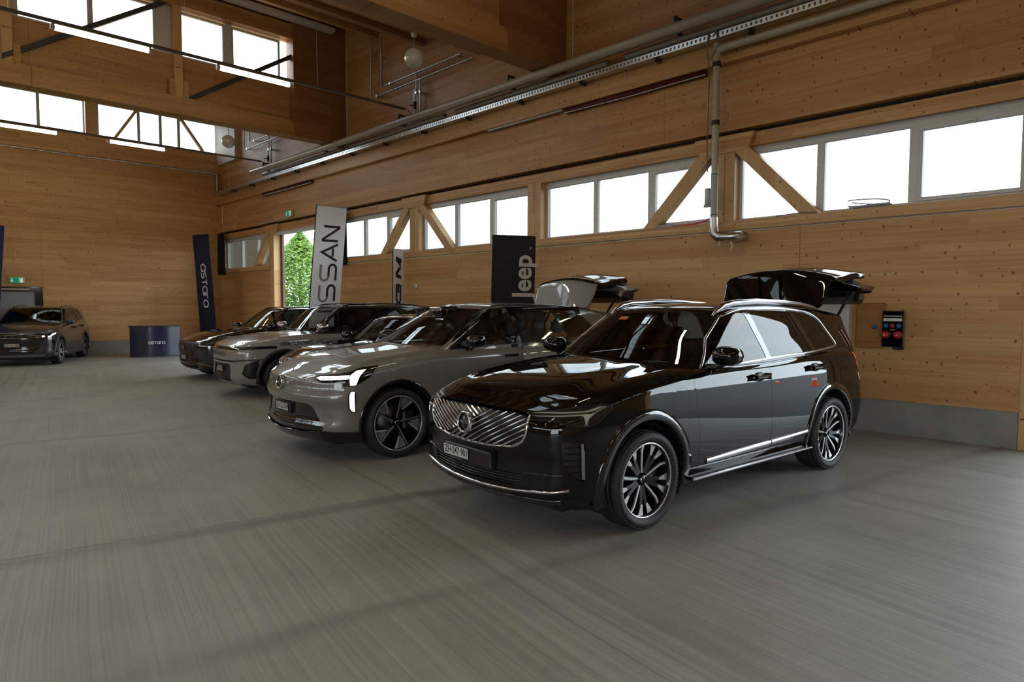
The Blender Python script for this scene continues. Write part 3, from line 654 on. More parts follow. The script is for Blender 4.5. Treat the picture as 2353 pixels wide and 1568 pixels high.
# fluorescent lamps on their rails
def lamp(x, y, lab):
    r = empty('fluorescent_lamp', (x, y, 6.33), label=lab, cat='lamp', group='fluorescent lamps on the rails')
    MB().tube([(.05, 0, 0), (1.5, 0, 0)], .045, 14).build('tube', MT['diff'], r)
    for a, b in ((0, .06), (1.49, 1.55)): MB().tube([(a, 0, 0), (b, 0, 0)], .048, 14).build('end_cap', MT['endcap'], r)
    MB().bbox(.02, 1.53, -.035, .035, .045, .075, .006).build('gear_tray', MT['lampbody'], r)
    return r
LX = [5.06, 2.36, -.34, -3.04, -5.74, -8.44]
LB = {(13.48, 0): 'lit tube lamp nearest the wall on the middle rail', (13.48, 1): 'lit tube lamp second from the wall on the middle rail', (21.68, 0): 'lit tube lamp nearest the wall on the far rail', (21.68, 1): 'lit tube lamp second from the wall on the far rail, at the left edge'}
for y in (21.68, 13.48, 5.28, -2.92):
    r = empty('lamp_rail', (0, y, 6.43), label={21.68: 'grey lamp rail across the far bay below the back wall windows', 13.48: 'grey lamp rail across the middle bay ending beside the steel heating pipes'}.get(y, 'grey lamp rail overhead in the %s bay' % ('nearest' if y > 0 else 'rear')), cat='lamp rail')
    MB().bbox(XL + .8, 9.5, -.03, .03, -.025, .025, .004).build('rail', MT['lampbody'], r)
    for x in np.arange(-9, 9.4, 2.7): MB().tube([(x, 0, .02), (x, 0, 1.7)], .004, 5).build('suspension_wire', MT['steel'], r)
    if y in (13.48, 21.68): MB().tube([(9.5, 0, 0), (9.6, -.02, -.02), (9.66, -.05, -.15), (9.7, -.05, -.3)], .01, 6).build('feed_cable', MT['cablelt'], r)
    row = {21.68: 'far', 13.48: 'middle', 5.28: 'near', -2.92: 'rear'}[y]; od = ['first', 'second', 'third', 'fourth', 'fifth', 'sixth']
    for i, x in enumerate(LX): lamp(x, y, LB.get((y, i), 'lit tube lamp, %s from the timber window wall on the %s lamp rail' % (od[i], row)))
for (y, lab) in ((9.54, 'round grey globe lamp hanging by the nearer roof girder'), (17.74, 'round grey globe lamp hanging in front of the pale corner column')):
    r = empty('globe_lamp', (6.92, y, 5.95), label=lab, cat='lamp', group='globe lamps')
    MB().lathe([(.166 * math.sin(a), .166 * math.cos(a)) for a in np.linspace(.02, PI - .02, 22)], 28).build('globe', MT['globe'], r)
    MB().tube([(0, 0, .16), (0, 0, .86)], .006, 6).build('stem', MT['cablelt'], r)
    MB().lathe([(.0, .36), (.045, .37), (.05, .42), (.03, .44), (0, .44)], 14).build('ceiling_cup', MT['white'], r)

# exit signs, thermostat, cabinets
def exit_sign(name, loc, rz, label, flip=False):
    r = empty(name, loc, rz, label=label, cat='sign')
    MB().bbox(-.19, .19, -.035, .035, -.10, .10, .01).build('housing', MT['white'], r)
    MB().box(-.18, .18, -.037, -.0345, -.085, .085).build('face', MT['signgreen'], r)
    fn = lambda a, b, d: (a, -.037 - d, b)
    mb = MB(); s = -1 if flip else 1
    mb.prism([(s * -.13 + x, z) for x, z in ((-.012, .06), (.012, .06), (.012, -.01), (.04, -.01), (0, -.06), (-.04, -.01), (-.012, -.01))], fn, 0, .002); mb.build('arrow', MT['signwhite'], r)
    mb = MB(); mb.prism([(s * .06 - .01, -.07), (s * .06 + .09, -.07), (s * .06 + .09, .07), (s * .06 - .01, .07)], fn, 0, .002); mb.build('doorway_mark', MT['signwhite'], r)
    mb = strokes([[(.065, .02), (.045, -.01), (.06, -.03), (.045, -.06)], [(.075, .015), (.09, 0), (.105, .02)], [(.06, -.02), (.08, -.04), (.075, -.065)], [(.06, .02), (.04, .015), (.03, -.005)]], .012, fn, .002, .003)
    mb.lathe([(0, .0), (.014, .0)], 12, 'y', (.078, -.0405, .045)); mb.build('running_figure', MT['signgreen'], r)
    return r
exit_sign('exit_sign', (3.42, YB - .045, 2.45), 0, 'green and white exit sign above the dark framed door on the back wall')
exit_sign('exit_sign', (9.62, 19.92, 4.56), -PI / 2, 'white exit sign box with green face above the open door')
o = tag(MB().tube([(9.675, 20.1, 4.47), (9.675, 22.4, 4.43)], .012, 6).build('conduit', MT['white']), 'thin pale conduit leading to the exit sign above the open door', 'conduit')
r = empty('thermostat', (9.69, 13.34, 2.15), label='small white thermostat on the timber wall right of the narrow white flag', cat='thermostat')
MB().bbox(-.02, .02, -.06, .06, -.06, .06, .01, 2).build('housing', MT['white'], r); MB().box(-.023, -.019, -.01, .035, -.02, .03).build('display', MT['laggrey'], r)
r = empty('wall_cabinet', (9.71, 3.62, 1.25), label='white metal wall cabinet behind the raised black tailgate', cat='cabinet')
MB().bbox(-.12, 0, -.36, .36, -.55, .55, .008).build('body', MT['white'], r); MB().bbox(-.13, -.11, -.32, .32, -.50, .50, .005).build('door', principled('cabinet_door', (.55, .54, .50), .4), r)
r = empty('access_panel', (9.70, 3.02, 1.44), label='plain wooden hatch with a dark blue knob on the timber wall', cat='hatch')
MB().bbox(-.025, .005, -.175, .175, -.305, .305, .006).build('leaf', wood('hatch_board', 'Y', board=.3, base=(.40, .19, .07), dark=(.30, .12, .035), seed=40, knots=.4), r)
MB().lathe([(0, -.065), (.028, -.06), (.03, -.035), (.018, -.025)], 16, 'x', (0, -.06, -.02)).build('knob', MT['blueplastic'], r)
r = empty('socket_panel', (9.69, 2.725, 1.40), label='black power outlet panel with red and blue sockets beside the wooden hatch', cat='power outlet')
MB().bbox(-.09, .0, -.125, .125, -.235, .235, .008).build('housing', MT['blackgloss'], r)
MB().bbox(-.098, -.088, -.11, .11, .10, .14, .004).build('breaker_row', MT['printw'], r); MB().bbox(-.096, -.088, -.11, .11, .155, .175, .003).build('breaker_window', MT['laggrey'], r)
for (y, z, m, nm) in ((.075, .04, 'blueplastic', 'blue_socket'), (.0, .04, 'redplastic', 'red_socket'), (-.075, .04, 'blueplastic', 'blue_socket')):
    s = MB().bbox(-.12, -.088, y - .026, y + .026, z - .03, z + .03, .01, 2).build('socket', MT[m], r); s['label'] = 'blue square socket' if m[0] == 'b' else 'small red square socket'
for y in (.072, -.072):
    s = MB().lathe([(0, -.17), (.03, -.17), (.043, -.165), (.045, -.12), (.05, -.09)], 18, 'x', (0, y, -.075)).build('socket', MT['redplastic'], r); s['label'] = 'large round red socket'
    MB().prism([(y - .012, -.085), (y + .012, -.085), (y, -.06)], lambda a, b, d: (d, a, b), -.173, -.169).build('socket_mark', MT['printw'], r)
MB().box(-.093, -.088, -.03, .03, -.016, -.006).build('warning_label', MT['yellow'], r)
MB().bbox(-.06, .0, -.12, .0, -.27, -.225, .01).build('cable_entry', MT['black'], r)

# black curtains bunched beside the windows
def curtain(y0, y1, z0, z1, lab):
    n = 40; mb = MB(); vs = []
    for j in range(9):
        t = j / 8; z = z1 + (z0 - z1) * t
        for i in range(n + 1):
            s = i / n; y = y0 + (y1 - y0) * s; vs.append((9.60 + .045 * math.sin(s * 34 + .6 * math.sin(t * 3)) * (.6 + .4 * t), y + .02 * math.sin(s * 20 + t * 2), z))
    fs = [(j * (n + 1) + i, j * (n + 1) + i + 1, (j + 1) * (n + 1) + i + 1, (j + 1) * (n + 1) + i) for j in range(8) for i in range(n)]
    mb.add(vs, fs, True); r = empty('curtain', (9.6, y0, z1), label=lab, cat='curtain')
    rel(r, mb).build('cloth', MT['curtain'], r); rel(r, MB().tube([(9.6, y0 - .05, z1 + .01), (9.6, y1 + .05, z1 + .01)], .014, 8)).build('rod', MT['brace'], r)
curtain(25.2, 25.85, 2.82, 4.33, 'black curtain bunched in the far corner beside the navy flag')
curtain(16.45, 17.05, 2.82, 4.33, 'black curtain bunched behind the tall white flag')

# ------------------------------------------------------------------ flags
def flag(name, o, ex, w, h, top_lean, mat, label, curve=0.0, cat='flag', edge=None, bow=.05):
    """upright banner: o = foot (lower left), ex = horizontal direction, lean = sideways shift of the top"""
    r = empty(name, o, 0, label=label, cat=cat)
    ex = Vector(ex).normalized(); nrm = Vector((ex.y, -ex.x, 0))
    def fn(a, b, d):   # a across 0..w, b up, d towards the viewer
        s = b / h
        p = ex * (a + top_lean * s) + nrm * (d + bow * math.sin(a / w * PI) * .25 + .008 * math.sin(s * 7 + a * 2)) + Vector((0, 0, b))
        return tuple(p)
    nx, nz = 10, 40; mb = MB(); vs = []; z0 = .25
    for j in range(nz + 1):
        for i in range(nx + 1):
            a = w * i / nx; b = z0 + (h - z0) * j / nz
            if curve: b -= curve * (1 - math.sqrt(max(0, 1 - (1 - i / nx) ** 2))) * (j / nz) ** 6
            vs.append(fn(a, b, 0))
    mb.add(vs, [(j * (nx + 1) + i, j * (nx + 1) + i + 1, (j + 1) * (nx + 1) + i + 1, (j + 1) * (nx + 1) + i) for j in range(nz) for i in range(nx)], True)
    mb.build('cloth', mat, r)
    MB().tube([fn(-.012, .06, .0), fn(-.012, h * .5, 0), fn(-.012, h + .005, 0)], .012, 8).build('pole', MT['black'], r)
    MB().tube([fn(i / 8 * w - .012, h + .004 - (curve * (1 - math.sqrt(max(0, 1 - (1 - i / 8) ** 2))) if curve else 0), 0) for i in range(9)], .010, 8).build('top_rod', edge or MT['black'], r)
    MB().bbox(-.28, .28, -.22, .22, 0, .05, .015).xf(Matrix.Translation(ex * (w * .3))).build('base', MT['black'], r)
    return r, fn
def lettering(r, name, mb, mat): return mb.build(name, mat, r)
def txt(r, name, s, size, mat, fn, a, b, sx=1.0, offset=0.0, up=True, shear=0.0, d=.004, spacing=1.0, down=False):
    """text running up the flag (or down)"""
    me = text_mesh(s, size, mat, offset=offset, shear=shear, sx=sx, align='LEFT', spacing=spacing)
    for v in me.vertices:
        x, y = v.co.x, v.co.y
        v.co = fn(a - y, b + x, d) if not down else fn(a + y, b - x, d)
    return link(name, me, r)

# tall white flag: the letters run upwards
r, fn = flag('tall_white_flag', (7.38, 14.62, 0), (1, -.03, 0), .78, 4.065, .37, MT['whitecloth'], 'tall white banner flag with a dark brand name, in front of the open door', bow=.08, edge=MT['laggrey'])
def up(a0, b0, sa, sb, q): return [(a0 - sa * y, b0 + sb * x) for x, y in q]       # glyph box 1x1 -> flag, x runs upward
def glyphS(a0, b0, sa, sb):
    return up(a0, b0, sa, sb, [(.02, .0), (.72, .0)] + arc(.72, .24, .28, .24, -90, 90, 8) + [(.28, .48)] + arc(.28, .74, .28, .26, 270, 90, 8) + [(.98, 1.0)])
A0, SA = .60, .40
for b0 in (2.28, 1.78):       # the two S shade from dark to grey
    full = glyphS(A0, b0, SA, .39); n = len(full); k = n // 2
    strokes([full[:k + 1]], .056, fn, .010, .013).build('letter', MT['ink'], r); strokes([full[k:]], .056, fn, .010, .013).build('letter', MT['inkgrey'], r)['label'] = 'grey half of a letter S'
strokes([up(A0, 2.76, SA, .40, [(0, 0), (.5, 1.0), (1.0, 0)])], .056, fn, .010, .013).build('letter', MT['ink'], r); strokes([up(A0, 2.76, SA, .40, [(.25, .30), (.75, .30)])], .056, fn, .010, .013).build('letter_crossbar', MT['ink'], r)
strokes([up(A0, 3.24, SA, .34, [(0, .02), (0, 1.0), (.08, 1.0), (.92, 0), (1.0, 0), (1.0, .98)])], .056, fn, .010, .013).build('letter', MT['ink'], r)
strokes([up(A0, 1.64, SA, .38, [(0, 0), (0, 1.0)])], .056, fn, .010, .013).build('letter', MT['ink'], r); strokes([up(A0, 1.16, SA, .38, [(0, 0), (0, 1.0), (1, 0), (1, 1)])], .056, fn, .010, .013).build('letter', MT['ink'], r)

# narrow white flag
r, fn = flag('narrow_white_flag', (9.22, 13.66, 0), (1, .2, 0), .36, 3.06, .03, MT['whitecloth'], 'narrow white banner flag with black slanted letters between the car roofs', bow=.03, edge=MT['white'])
def poly_letters(polys, mat, d=.010):
    mb = MB()
    for q in polys: mb.prism(q, fn, d, d + .002)
    return mb.build('letter', mat, r)
def uq(b0, ln, q, a0=.27, wd=.19): return [(a0 - wd * y, b0 + ln * x) for x, y in q]
poly_letters([uq(2.33, .56, [(0, 0), (.16, 0), (.26, 1), (.10, 1)]), uq(2.33, .56, [(.10, 1), (.30, 1), (.56, .35), (.46, .1)]), uq(2.33, .56, [(.46, .1), (.60, .35), (.82, 1), (1.0, 1), (.70, .1)]), uq(2.33, .56, [(.80, 1), (1.0, 1), (.90, 0), (.72, 0)])], MT['ink'])
g = [(0.05, .15), (.22, 0), (.95, 0), (1.0, .3), (.62, .3), (.62, .5), (1.0, .5), (.96, 1.0)]
strokes([uq(1.72, .5, [(.98, .82), (.25, .85), (.06, .62), (.06, .28), (.22, .1), (.9, .12), (.94, .5), (.55, .5)])], .055, fn, .010, .012).build('letter', MT['ink'], r)
strokes([uq(1.22, .42, [(0, .1), (.0, .9)]), uq(1.22, .42, [(.05, .45), (.95, .9)]), uq(1.22, .42, [(.2, .5), (.9, .08)])], .055, fn, .010, .012).build('letter', MT['ink'], r)
txt(r, 'small_print', 'KG MOBILITY SINCE 1954', .062, MT['printgrey'], fn, .335, 1.20, sx=1.6, d=.010)

# dark flag with a pale brand name
r, fn = flag('dark_flag', (8.06, 8.84, 0), (.705, -.366, 0), .80, 2.95, .06, MT['darkcloth'], 'black banner flag with pale bold lettering in front of the windows', bow=.05)
txt(r, 'lettering', 'Jeep', .50, MT['inkpale'], fn, .57, 1.83, sx=.92, offset=.012, d=.012)
strokes([arc(.70, 2.74, .022, .022, 0, 360, 12)], .008, fn, .012, .014).build('registered_mark', MT['inkpale'], r)
# navy flag: name runs downwards
def rounded_name(r, fn, a, b, s, wd, mat, down=True, depth=.012):
    """six rounded letters a-s-t-a-r-a in thin strokes; s = letter height"""
    adv = 0.0; ps = []
    def put(q, w_):
        nonlocal adv
        for path in q: ps.append([(adv + x * s, y * s) for x, y in path])
        adv += (w_ + .22) * s
    A = [arc(.5, .5, .5, .5, 0, 360, 22)[:-1] + [(1.0, .5)], [(1.0, .98), (1.0, .02)]]
    put([arc(.5, .5, .5, .5, 20, 380, 22)], 1.0) if False else put(A, 1.0)
    put([[(.78, 1.0), (.3, 1.0)] + arc(.3, .75, .27, .25, 90, 270, 8) + [(.5, .5)] + arc(.5, .25, .27, .25, 90, -90, 8) + [(.05, 0)]], .78)
    put([[(0, 1.0), (.8, 1.0)], [(.4, 1.0), (.4, 0)]], .8)
    put(A, 1.0)
    put([[(.0, .0), (.0, .72)] + arc(.28, .72, .28, .28, 180, 90, 6) + [(.55, 1.0)]], .55)
    put(A, 1.0)
    g = (lambda x, y, d: fn(a + y, b - x, d)) if down else (lambda x, y, d: fn(a + x, b + y, d))
    return strokes(ps, wd, g, depth, depth + .002).build('lettering', mat, r), adv
r, fn = flag('navy_flag', (8.33, 24.03, 0), (.244, -.796, 0), .83, 4.1, -.36, MT['navy'], 'navy banner flag with a white rounded brand name in the far corner', bow=.06)
rounded_name(r, fn, .31, 3.08, .235, .042, MT['inkwhite'])
r, fn = flag('blue_flag', (1.75, 24.6, 0), (1, 0, 0), .95, 4.0, .30, MT['bluecloth'], 'dark blue banner flag at the left edge behind the grey car', curve=.35)

# curved promotion counter
r = empty('promotion_counter', (6.72, 23.65, 0), math.radians(-14), label='curved navy counter with a white brand name in front of the timber wall', cat='counter')
n = 20; arcp = [(-.72 + 1.44 * i / n, -.38 * math.sin(PI * i / n) * .55 - .12) for i in range(n + 1)]
mb = MB(); vs = [(x, y, z) for z in (.02, .97) for x, y in arcp]; mb.add(vs, [(i, i + 1, n + 2 + i, n + 1 + i) for i in range(n)], True); mb.build('printed_front', MT['navy2'], r)
mb = MB(); out = arcp + [(.72, .30), (-.72, .30)]; mb.prism([(x * .99, y * .99 + .005) for x, y in out], lambda a, b, d: (a, b, d), .0, .96); mb.build('body', MT['black'], r)
mb = MB(); mb.prism([(x * 1.05, y * 1.05) for x, y in out], lambda a, b, d: (a, b, d), .97, 1.0); mb.build('top', MT['black'], r)
def fnc(a, b, d):
    t = min(max((a + .72) / 1.44, 0), 1); return (a, -.38 * math.sin(PI * t) * .55 - .12 - d, b)
rounded_name(r, fnc, -.20, .42, .075, .016, MT['inkwhite'], down=False, depth=.003)

CONE = principled('orange_cone', (.75, .10, .02), .5)
# tree beyond the open door
rs = random.Random(3)
r = empty('tree', (14.6, 29.2, 0), label='leafy green tree outside the open door', cat='tree')
MB().tube([(0, 0, 0), (.05, .0, 1.2), (0, .1, 2.6), (.1, 0, 4.2)], [.13, .11, .08, .03], 9).build('trunk', MT['bark'], r)
mb = MB()
for q in range(17000):
    while True:
        p = Vector((rs.uniform(-1, 1), rs.uniform(-1, 1), rs.uniform(-1, 1)))
        if .15 < p.length < 1 and (p.length > .6 or rs.random() < .4): break
    zc = p.z * 2.55 + 2.75; wdt = 2.1 * (1 - max(0, (zc - 2.2) / 3.2) ** 1.5)
    c = Vector((p.x * wdt, p.y * wdt, zc)); s = rs.uniform(.05, .10)
    d = Vector((rs.uniform(-1, 1), rs.uniform(-1, 1), rs.uniform(-.8, .3))).normalized(); e = d.orthogonal().normalized()
    mb.add([c - d * s, c + e * s * .55, c + d * s, c - e * s * .55], [(0, 1, 2, 3)])
o = mb.build('foliage', MT['leaf'], r); o['kind'] = 'stuff'
for bnd in ((.2, .3, 2.3, -1.2, .3, 3.8), (0, 0, 2.0, 1.1, -.4, 3.4), (0, .1, 2.8, -.3, -1.1, 4.2)):
    MB().tube([bnd[:3], bnd[3:]], [.05, .02], 6).build('branch', MT['bark'], r)

# traffic cones on the asphalt outside the nearer gate (they show in the black car's doors)
for (x, y, lab) in ((21, -4.2, 'orange traffic cone outside the gate, nearest the wall'), (24, -8.0, 'orange traffic cone outside the gate, second from the wall'), (26.5, -6.4, 'orange traffic cone outside the gate, third from the wall'), (29, -13.0, 'orange traffic cone outside the gate, farthest from the wall')):
    r = empty('traffic_cone', (x, y, -.06), label=lab, cat='traffic cone', group='traffic cones outside the gate')
    MB().bbox(-.19, .19, -.19, .19, 0, .04, .015).build('base', CONE, r); MB().lathe([(.14, .04), (.10, .26)], 20).build('cone', CONE, r); MB().lathe([(.10, .26), (.07, .42)], 20).build('reflective_band', MT['printw'], r); MB().lathe([(.07, .42), (.03, .68), (.0, .69)], 20).build('cone_tip', CONE, r)
# ------------------------------------------------------------------ car bodies
def lin(a, b, n): return list(np.linspace(a, b, n))
class Shell:
    """half of a car surface (y >= 0) on a dense grid; regions are cut out of it along exact outlines"""
    def __init__(s, xs, ys, zs, warp, rad, L, Wd, Ht, rear=True, front=True, smooth=12):
        nx, ny, nz = len(xs) - 1, len(ys) - 1, len(zs) - 1
        idx = {}; P = []
        def vid(i, j, k):
            if (i, j, k) not in idx: idx[(i, j, k)] = len(P); P.append((xs[i], ys[j], zs[k]))
            return idx[(i, j, k)]
        F = []
        for i in range(nx):
            for k in range(nz): F.append((vid(i, ny, k), vid(i, ny, k + 1), vid(i + 1, ny, k + 1), vid(i + 1, ny, k)))
            for j in range(ny): F.append((vid(i, j, nz), vid(i + 1, j, nz), vid(i + 1, j + 1, nz), vid(i, j + 1, nz)))
        for j in range(ny):
            for k in range(nz):
                if front: F.append((vid(0, j, k), vid(0, j, k + 1), vid(0, j + 1, k + 1), vid(0, j + 1, k)))
                if rear: F.append((vid(nx, j, k), vid(nx, j + 1, k), vid(nx, j + 1, k + 1), vid(nx, j, k + 1)))
        P = np.array(P, float); rxf, rxr, ry, rz = rad
        x, y, z = P.T
        qx = np.clip(x, rxf, L - rxr); qy = np.minimum(y, Wd - ry); qz = np.minimum(z, Ht - rz)
        dx = np.where(x < rxf, (x - qx) / rxf, (x - qx) / rxr); dy = (y - qy) / ry; dz = (z - qz) / rz
        n = np.sqrt(dx * dx + dy * dy + dz * dz); n = np.where(n > 1e-9, np.maximum(n, 1e-9), 1)
        mxn = np.maximum(np.maximum(abs(dx), abs(dy)), abs(dz)); k = np.where(n > 1e-9, mxn / n, 1)
        x = qx + dx * k * np.where(P[:, 0] < rxf, rxf, rxr); y = qy + dy * k * ry; z = qz + dz * k * rz
        X, Y, Z = warp(x, y, z)
        # even out the curvature (Taubin smoothing that keeps the volume; the centre line stays on y = 0)
        Y = np.abs(Y); Q = np.stack([X, Y, Z], 1); E = set()
        cnt_e = {}
        for f in F:
            for a, b in zip(f, f[1:] + f[:1]):
                e = (min(a, b), max(a, b)); cnt_e[e] = cnt_e.get(e, 0) + 1
        ed = np.array(list(cnt_e)); one = np.array([cnt_e[tuple(e)] == 1 for e in ed]); mid = P[:, 1] < 1e-9
        fix = np.zeros(len(P), bool)
        for (a, b), o1 in zip(ed, one):
            if o1 and not (mid[a] and mid[b]): fix[a] = fix[b] = True
        wgt = np.where((mid[ed[:, 0]] != mid[ed[:, 1]]), 1.0, 1.0)
        for it in range(smooth * 2):
            lam = .5 if it % 2 == 0 else -.52
            S_ = np.zeros_like(Q); c_ = np.zeros(len(Q))
            np.add.at(S_, ed[:, 0], Q[ed[:, 1]]); np.add.at(S_, ed[:, 1], Q[ed[:, 0]]); np.add.at(c_, ed[:, 0], 1); np.add.at(c_, ed[:, 1], 1)
            # a centre vertex sees its outer neighbour twice
            for k_ in (0, 1):
                mk = mid[ed[:, k_]] & ~mid[ed[:, 1 - k_]]
                np.add.at(S_, ed[mk, k_], Q[ed[mk, 1 - k_]] * np.array([1, -1, 1]) ); np.add.at(c_, ed[mk, k_], 1)
            D = S_ / c_[:, None] - Q; D[fix] = 0; Q = Q + lam * D
        Q[mid, 1] = 0; X, Y, Z = Q.T
        s.bm = bmesh.new(); vs = [s.bm.verts.new((a, abs(b), c)) for a, b, c in zip(X, Y, Z)]
        for f in F:
            try: s.bm.faces.new([vs[i] for i in f])
            except ValueError: pass
        bmesh.ops.remove_doubles(s.bm, verts=s.bm.verts, dist=1e-5)
        bmesh.ops.recalc_face_normals(s.bm, faces=s.bm.faces)
        s.bm.normal_update()
        if sum(f.normal.y * f.calc_area() for f in s.bm.faces) < 0:
            bmesh.ops.reverse_faces(s.bm, faces=s.bm.faces); s.bm.normal_update()
        s.lay = s.bm.faces.layers.int.new('region'); s.names = {None: 0}
    def rid(s, n):
        if n not in s.names: s.names[n] = len(s.names)
        return s.names[n]
    @staticmethod
    def proj(view):
        if view == 'y': return (lambda c: (c.x, c.z)), (lambda a, b: Vector((a, 0, b)))
        if view == 'x': return (lambda c: (c.y, c.z)), (lambda a, b: Vector((0, a, b)))
        if view == 'z': return (lambda c: (c.x, c.y)), (lambda a, b: Vector((a, b, 0)))
        t = math.radians(view)          # view from the front corner: a runs sideways/backwards
        ca, sa = math.cos(t), math.sin(t)
        return (lambda c: (c.y * ca + c.x * sa, c.z)), (lambda a, b: Vector((a * sa, a * ca, b)))
    def cut(s, poly, view, name, filt, only=None):
        """outline (in side 'y', front 'x', top 'z' or turned view) -> region; filt(normal, centre) limits the faces"""
        pr, up = s.proj(view); rid = s.rid(name) if name is not None else -1
        n = len(poly); A = [p[0] for p in poly]; B = [p[1] for p in poly]
        a0, a1, b0, b1 = min(A), max(A), min(B), max(B)
        okr = None if only is None else {s.names.get(o, -99) for o in only}
        def inbb(f):
            if okr is not None and f[s.lay] not in okr: return False
            pts = [pr(v.co) for v in f.verts]
            return max(p[0] for p in pts) > a0 and min(p[0] for p in pts) < a1 and max(p[1] for p in pts) > b0 and min(p[1] for p in pts) < b1 and filt(f.normal, f.calc_center_median())
        cand = set(f for f in s.bm.faces if inbb(f))
        if view in ('y', 'x', 'z'): vdir = {'y': Vector((0, 1, 0)), 'x': Vector((1, 0, 0)), 'z': Vector((0, 0, 1))}[view]
        else: t = math.radians(view); vdir = Vector((math.cos(t), -math.sin(t), 0))
        for i in range(n):
            p, q = poly[i], poly[(i + 1) % n]
            e0, e1, g0, g1 = min(p[0], q[0]) - 1e-4, max(p[0], q[0]) + 1e-4, min(p[1], q[1]) - 1e-4, max(p[1], q[1]) + 1e-4
            fs = []
            for f in cand:
                if not f.is_valid: continue
                pts = [pr(v.co) for v in f.verts]
                if max(t[0] for t in pts) >= e0 and min(t[0] for t in pts) <= e1 and max(t[1] for t in pts) >= g0 and min(t[1] for t in pts) <= g1: fs.append(f)
            if not fs: continue
            P3, Q3 = up(*p), up(*q); no = (Q3 - P3).cross(vdir)
            if no.length < 1e-9: continue
            geom = list({v for f in fs for v in f.verts}) + list({e for f in fs for e in f.edges}) + fs
            r = bmesh.ops.bisect_plane(s.bm, geom=geom, plane_co=P3, plane_no=no.normalized(), dist=1e-5)
            cand |= {g for g in r['geom'] if isinstance(g, bmesh.types.BMFace)}
        def inside(a, b):
            c = False; j = n - 1
            for i in range(n):
                if (B[i] > b) != (B[j] > b) and a < (A[j] - A[i]) * (b - B[i]) / (B[j] - B[i]) + A[i]: c = not c
                j = i
            return c
        hit = []
        for f in cand:
            if not f.is_valid: continue
            c = f.calc_center_median(); a, b = pr(c)
            if inside(a, b) and filt(f.normal, c): f[s.lay] = rid; hit.append(f)
        if name is None: bmesh.ops.delete(s.bm, geom=hit, context='FACES')
        return len(hit)
    def freeze(s):
        bmesh.ops.triangulate(s.bm, faces=[f for f in s.bm.faces if len(f.verts) > 4])
        s.bm.normal_update(); s.bm.verts.index_update()
        s.V = [v.co.copy() for v in s.bm.verts]; s.Nn = []
        for v in s.bm.verts:
            n = v.normal.copy()
            if abs(v.co.y) < 1e-5: n.y = 0; n.normalize()
            s.Nn.append(n)
        s.Fc = {}
        for f in s.bm.faces: s.Fc.setdefault(f[s.lay], []).append([v.index for v in f.verts])
        s.bm.free()
    def bvh(s):
        if not hasattr(s, '_b'):
            from mathutils.bvhtree import BVHTree
            fs = [f for v in s.Fc.values() for f in v]; s._b = BVHTree.FromPolygons(s.V, fs)
            s._f = fs
        return s._b
    def hit(s, view, a, b, sg=1):
        """point and normal of the surface seen from the side ('y'), front ('x'), rear ('-x') or top ('z')"""
        if view == 'y': o, d = Vector((a, 3, b)), Vector((0, -1, 0))
        elif view == 'x': o, d = Vector((-2, max(abs(a), .001), b)), Vector((1, 0, 0)); sg = 1 if a >= 0 else -1
        elif view == '-x': o, d = Vector((8, max(abs(a), .001), b)), Vector((-1, 0, 0)); sg = 1 if a >= 0 else -1
        elif view == 'z': o, d = Vector((a, max(abs(b), .001), 4)), Vector((0, 0, -1)); sg = 1 if b >= 0 else -1
        else:
            t = math.radians(view); dv = Vector((math.cos(t), -math.sin(t), 0)); e = Vector((math.sin(t), math.cos(t), 0)); o = e * a + Vector((0, 0, b)) - dv * 4; d = dv
        p, n, i, _ = s.bvh().ray_cast(o, d)
        if p is None: return None
        f = s._f[i]; ws = [1 / ((s.V[k] - p).length + 1e-4) for k in f]; n = sum((s.Nn[k] * w_ for k, w_ in zip(f, ws)), Vector()).normalized()
        return Vector((p.x, p.y * sg, p.z)), Vector((n.x, n.y * sg, n.z))
    def path(s, view, pts, sg=1, step=.03, off=0.0):
        out = []
        for (a, b), (c, d) in zip(pts, pts[1:]):
            k = max(1, int(math.hypot(c - a, d - b) / step))
            for i in range(k): out.append((a + (c - a) * i / k, b + (d - b) * i / k))
        out.append(pts[-1]); r = []
        for a, b in out:
            h = s.hit(view, a, b, sg)
            if h: r.append((h[0] + h[1] * off, h[1]))
        return r
    def part(s, obname, region, mat, parent, side='C', gap=.0022, depth=.010, off=0.0, xform=None, label=None, double=0.0):
        """one region as a panel: edges pulled in by `gap`, turned inwards by `depth`, shifted along the normal by `off`"""
        fs = []
        for r in (region if isinstance(region, (list, tuple)) else [region]): fs += s.Fc.get(s.names.get(r, -99), [])
        if not fs: print('empty region', region); return None
        used = sorted({i for f in fs for i in f}); mp = {i: k for k, i in enumerate(used)}
        V = [s.V[i].copy() for i in used]; Nn = [s.Nn[i].copy() for i in used]; Fs = [[mp[i] for i in f] for f in fs]
        ec = {}
        for f in Fs:
            for a, b in zip(f, f[1:] + f[:1]): ec[(a, b)] = ec.get((a, b), 0) + 1
        bd = [(a, b) for (a, b) in ec if (b, a) not in ec]
        bd = [(a, b) for a, b in bd if not (abs(V[a].y) < 1e-4 and abs(V[b].y) < 1e-4)]
        ins = {}
        for a, b in bd:
            d = (V[b] - V[a]); 
            if d.length < 1e-9: continue
            m = (Nn[a] + Nn[b]).cross(d.normalized()).normalized()
            for q in (a, b): ins[q] = ins.get(q, Vector()) + m
        for q, m in ins.items():
            if m.length > 1e-6:
                m = m.normalized()
                if abs(V[q].y) < 1e-4: m.y = 0
                V[q] += m * gap
        if off:
            for i in range(len(V)): V[i] += Nn[i] * off
        n0 = len(V)
